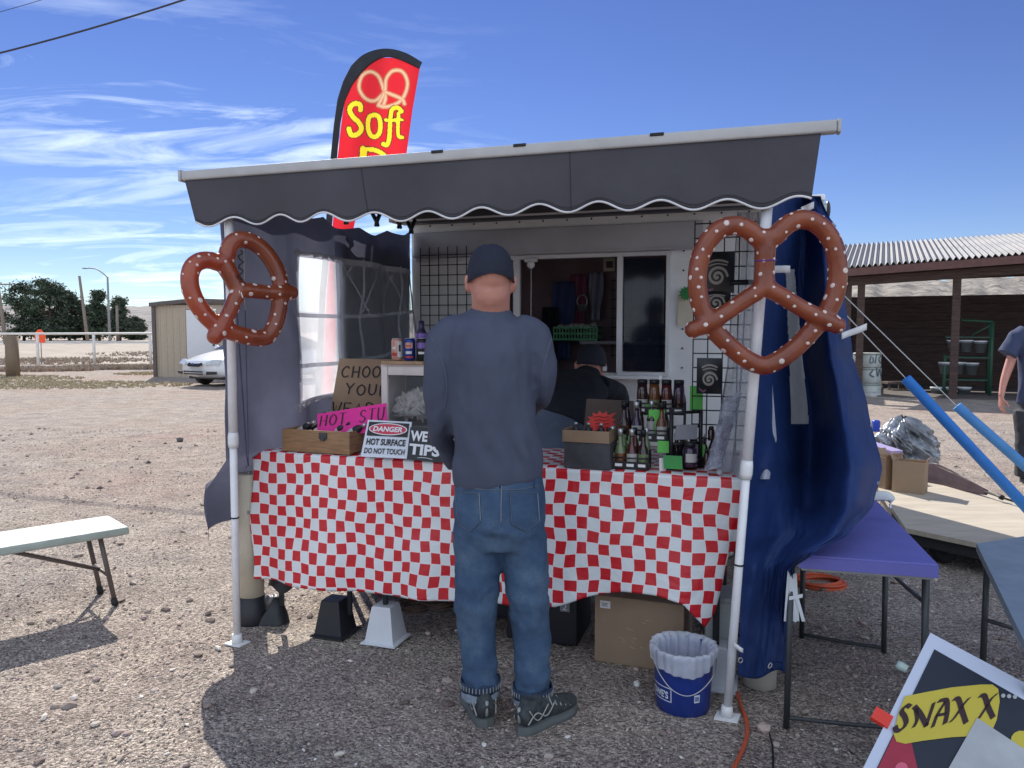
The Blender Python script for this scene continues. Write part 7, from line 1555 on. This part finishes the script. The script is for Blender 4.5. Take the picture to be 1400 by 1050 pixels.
# SNAX X board leaning at the lower right
C0 = P(1272, 865, 2.3); e1 = (P(1180, 1050, 2.0)-C0).normalized(); e2 = (P(1400, 937, 2.15)-C0); e2 = (e2-e1*e2.dot(e1)).normalized(); bn = e1.cross(e2).normalized()
if bn.dot(EYE-C0) < 0: bn = -bn
sb = thing('sign_board', C0+e1*.8+e2*.3, 'white framed SNAX X sign board leaning at the lower right corner', 'sign')
def SP(px, py, o=0): return PP(px, py, C0, bn)+bn*o
def SL(x, y, o=0): return C0+e1*y+e2*x+bn*o
mb = MB(); mb.slab([SL(0, 0), SL(.62, 0), SL(.62, .84), SL(0, .84)], .012, bn); mb.build('board', M('board_white', (.55, .60, .72), .5, var=.03), sb)
mb = MB(); mb.add([SP(1277, 888, .002), SL(.62-.03, .066, .002), SL(.59, .81, .002), SL(.028, .81, .002), SL(.028, .05, .002)][1:] , [(0, 1, 2, 3)]); mb.build('dark_panel', M('panel_navy', (.012, .018, .035), .5), sb)
mb = MB(); mb.add([SL(.03, .30, .0035), SL(.34, .80, .0035), SL(.03, .80, .0035)], [(0, 1, 2)]); mb.build('red_triangle', M('panel_red', (.35, .02, .05), .5), sb)
mb = MB(); pk_ = [SP(1232+9*math.cos(i*.52), 1052+9*math.sin(i*.52), .005) for i in range(12)]; mb.add(pk_, [tuple(range(12))]); mb.build('pink_disc', M('pink', (.7, .12, .2), .5), sb)
yb = [(1237, 953), (1262, 948), (1300, 941), (1340, 937), (1356, 937), (1364, 943), (1366, 960), (1362, 985), (1354, 1004), (1340, 1007), (1300, 1009), (1260, 1014), (1237, 1018), (1225, 1015), (1221, 1005), (1228, 975)]
mb = MB(); mb.add([SP(x, y, .005) for x, y in yb], [tuple(range(len(yb)))]); mb.build('yellow_banner', M('banner_mustard', (.55, .45, .05), .6, var=.04), sb)
mb = MB()
SN = [([(1244, 968), (1238, 966), (1232, 974), (1236, 981), (1238, 990), (1232, 999), (1225, 1000), (1223, 994)], 5), ([(1248, 996), (1253, 985), (1251, 970)], 3), ([(1249, 967), (1258, 978), (1266, 994)], 5.5), ([(1265, 995), (1270, 980), (1276, 962)], 3),
      ([(1274, 996), (1281, 978), (1292, 960)], 3), ([(1282, 960), (1293, 959), (1294, 975), (1291, 991)], 5.5), ([(1278, 980), (1293, 977)], 2.5), ([(1302, 958), (1309, 957), (1314, 972), (1320, 990)], 5.5), ([(1325, 955), (1316, 965), (1306, 980), (1298, 989)], 3),
      ([(1338, 953), (1345, 953), (1350, 968), (1357, 983)], 5.5), ([(1363, 950), (1355, 956), (1345, 972), (1337, 984)], 3)]
for st, w_ in SN: stroke(mb, st, 7 if w_ > 4 else 5.5, lambda x, y: SP(x, y, .0065), nib=R(-38))
mb.build('lettering', M('letter_plum', (.035, .012, .015), .6), sb)
mb = MB(); mb.add([SP(1335, 983, .007), SP(1400, 1026, .007), SP(1500, 1092, .007), SP(1440, 1180, .007), SP(1290, 1062, .007)], [(0, 1, 2, 3, 4)]); mb.build('paper_sheet', M('sheet_grey', (.42, .44, .45), .7), sb)
mb = MB(); mb.add([SP(1395+14*math.cos(i*.5), 1013+13*math.sin(i*.5), .0055) for i in range(12)], [tuple(range(12))]); mb.build('yellow_shape', MATS['banner_mustard'], sb)
mb = MB()
for x_ in (1371, 1379, 1387): mb.add([SP(x_+3*math.cos(i*.8), 952+(x_-1371)*.1+3*math.sin(i*.8), .004) for i in range(8)], [tuple(range(8))])
mb.build('small_print', M('print_faint', (.4, .42, .42), .6), sb)
mb = MB(); c = SP(1208, 984, .004); mb.slab([c-e1*.02-e2*.03+bn*.006, c-e1*.02+e2*.018+bn*.006, c+e1*.02+e2*.018+bn*.006, c+e1*.02-e2*.03+bn*.006], .016, bn); mb.build('red_clip', M('clip_red', (.75, .05, .03), .5), sb)
c = SP(1241, 914, 0); mb = MB(); mb.lathe(c-e2*.03-bn*.006, [(.012, 0), (.014, .01), (.012, .03)], 12, axis=e2); mb.build('edge_bumper', M('bumper_green', (.35, .45, .42), .5), sb)
mb = MB(); t = SL(.3, .25, -.012); mb.tube([t, Vector((t.x+.05, t.y+.32, .0))], .012, 8); mb.build('prop_leg', dark_metal, sb)
bpy.context.view_layer.update()
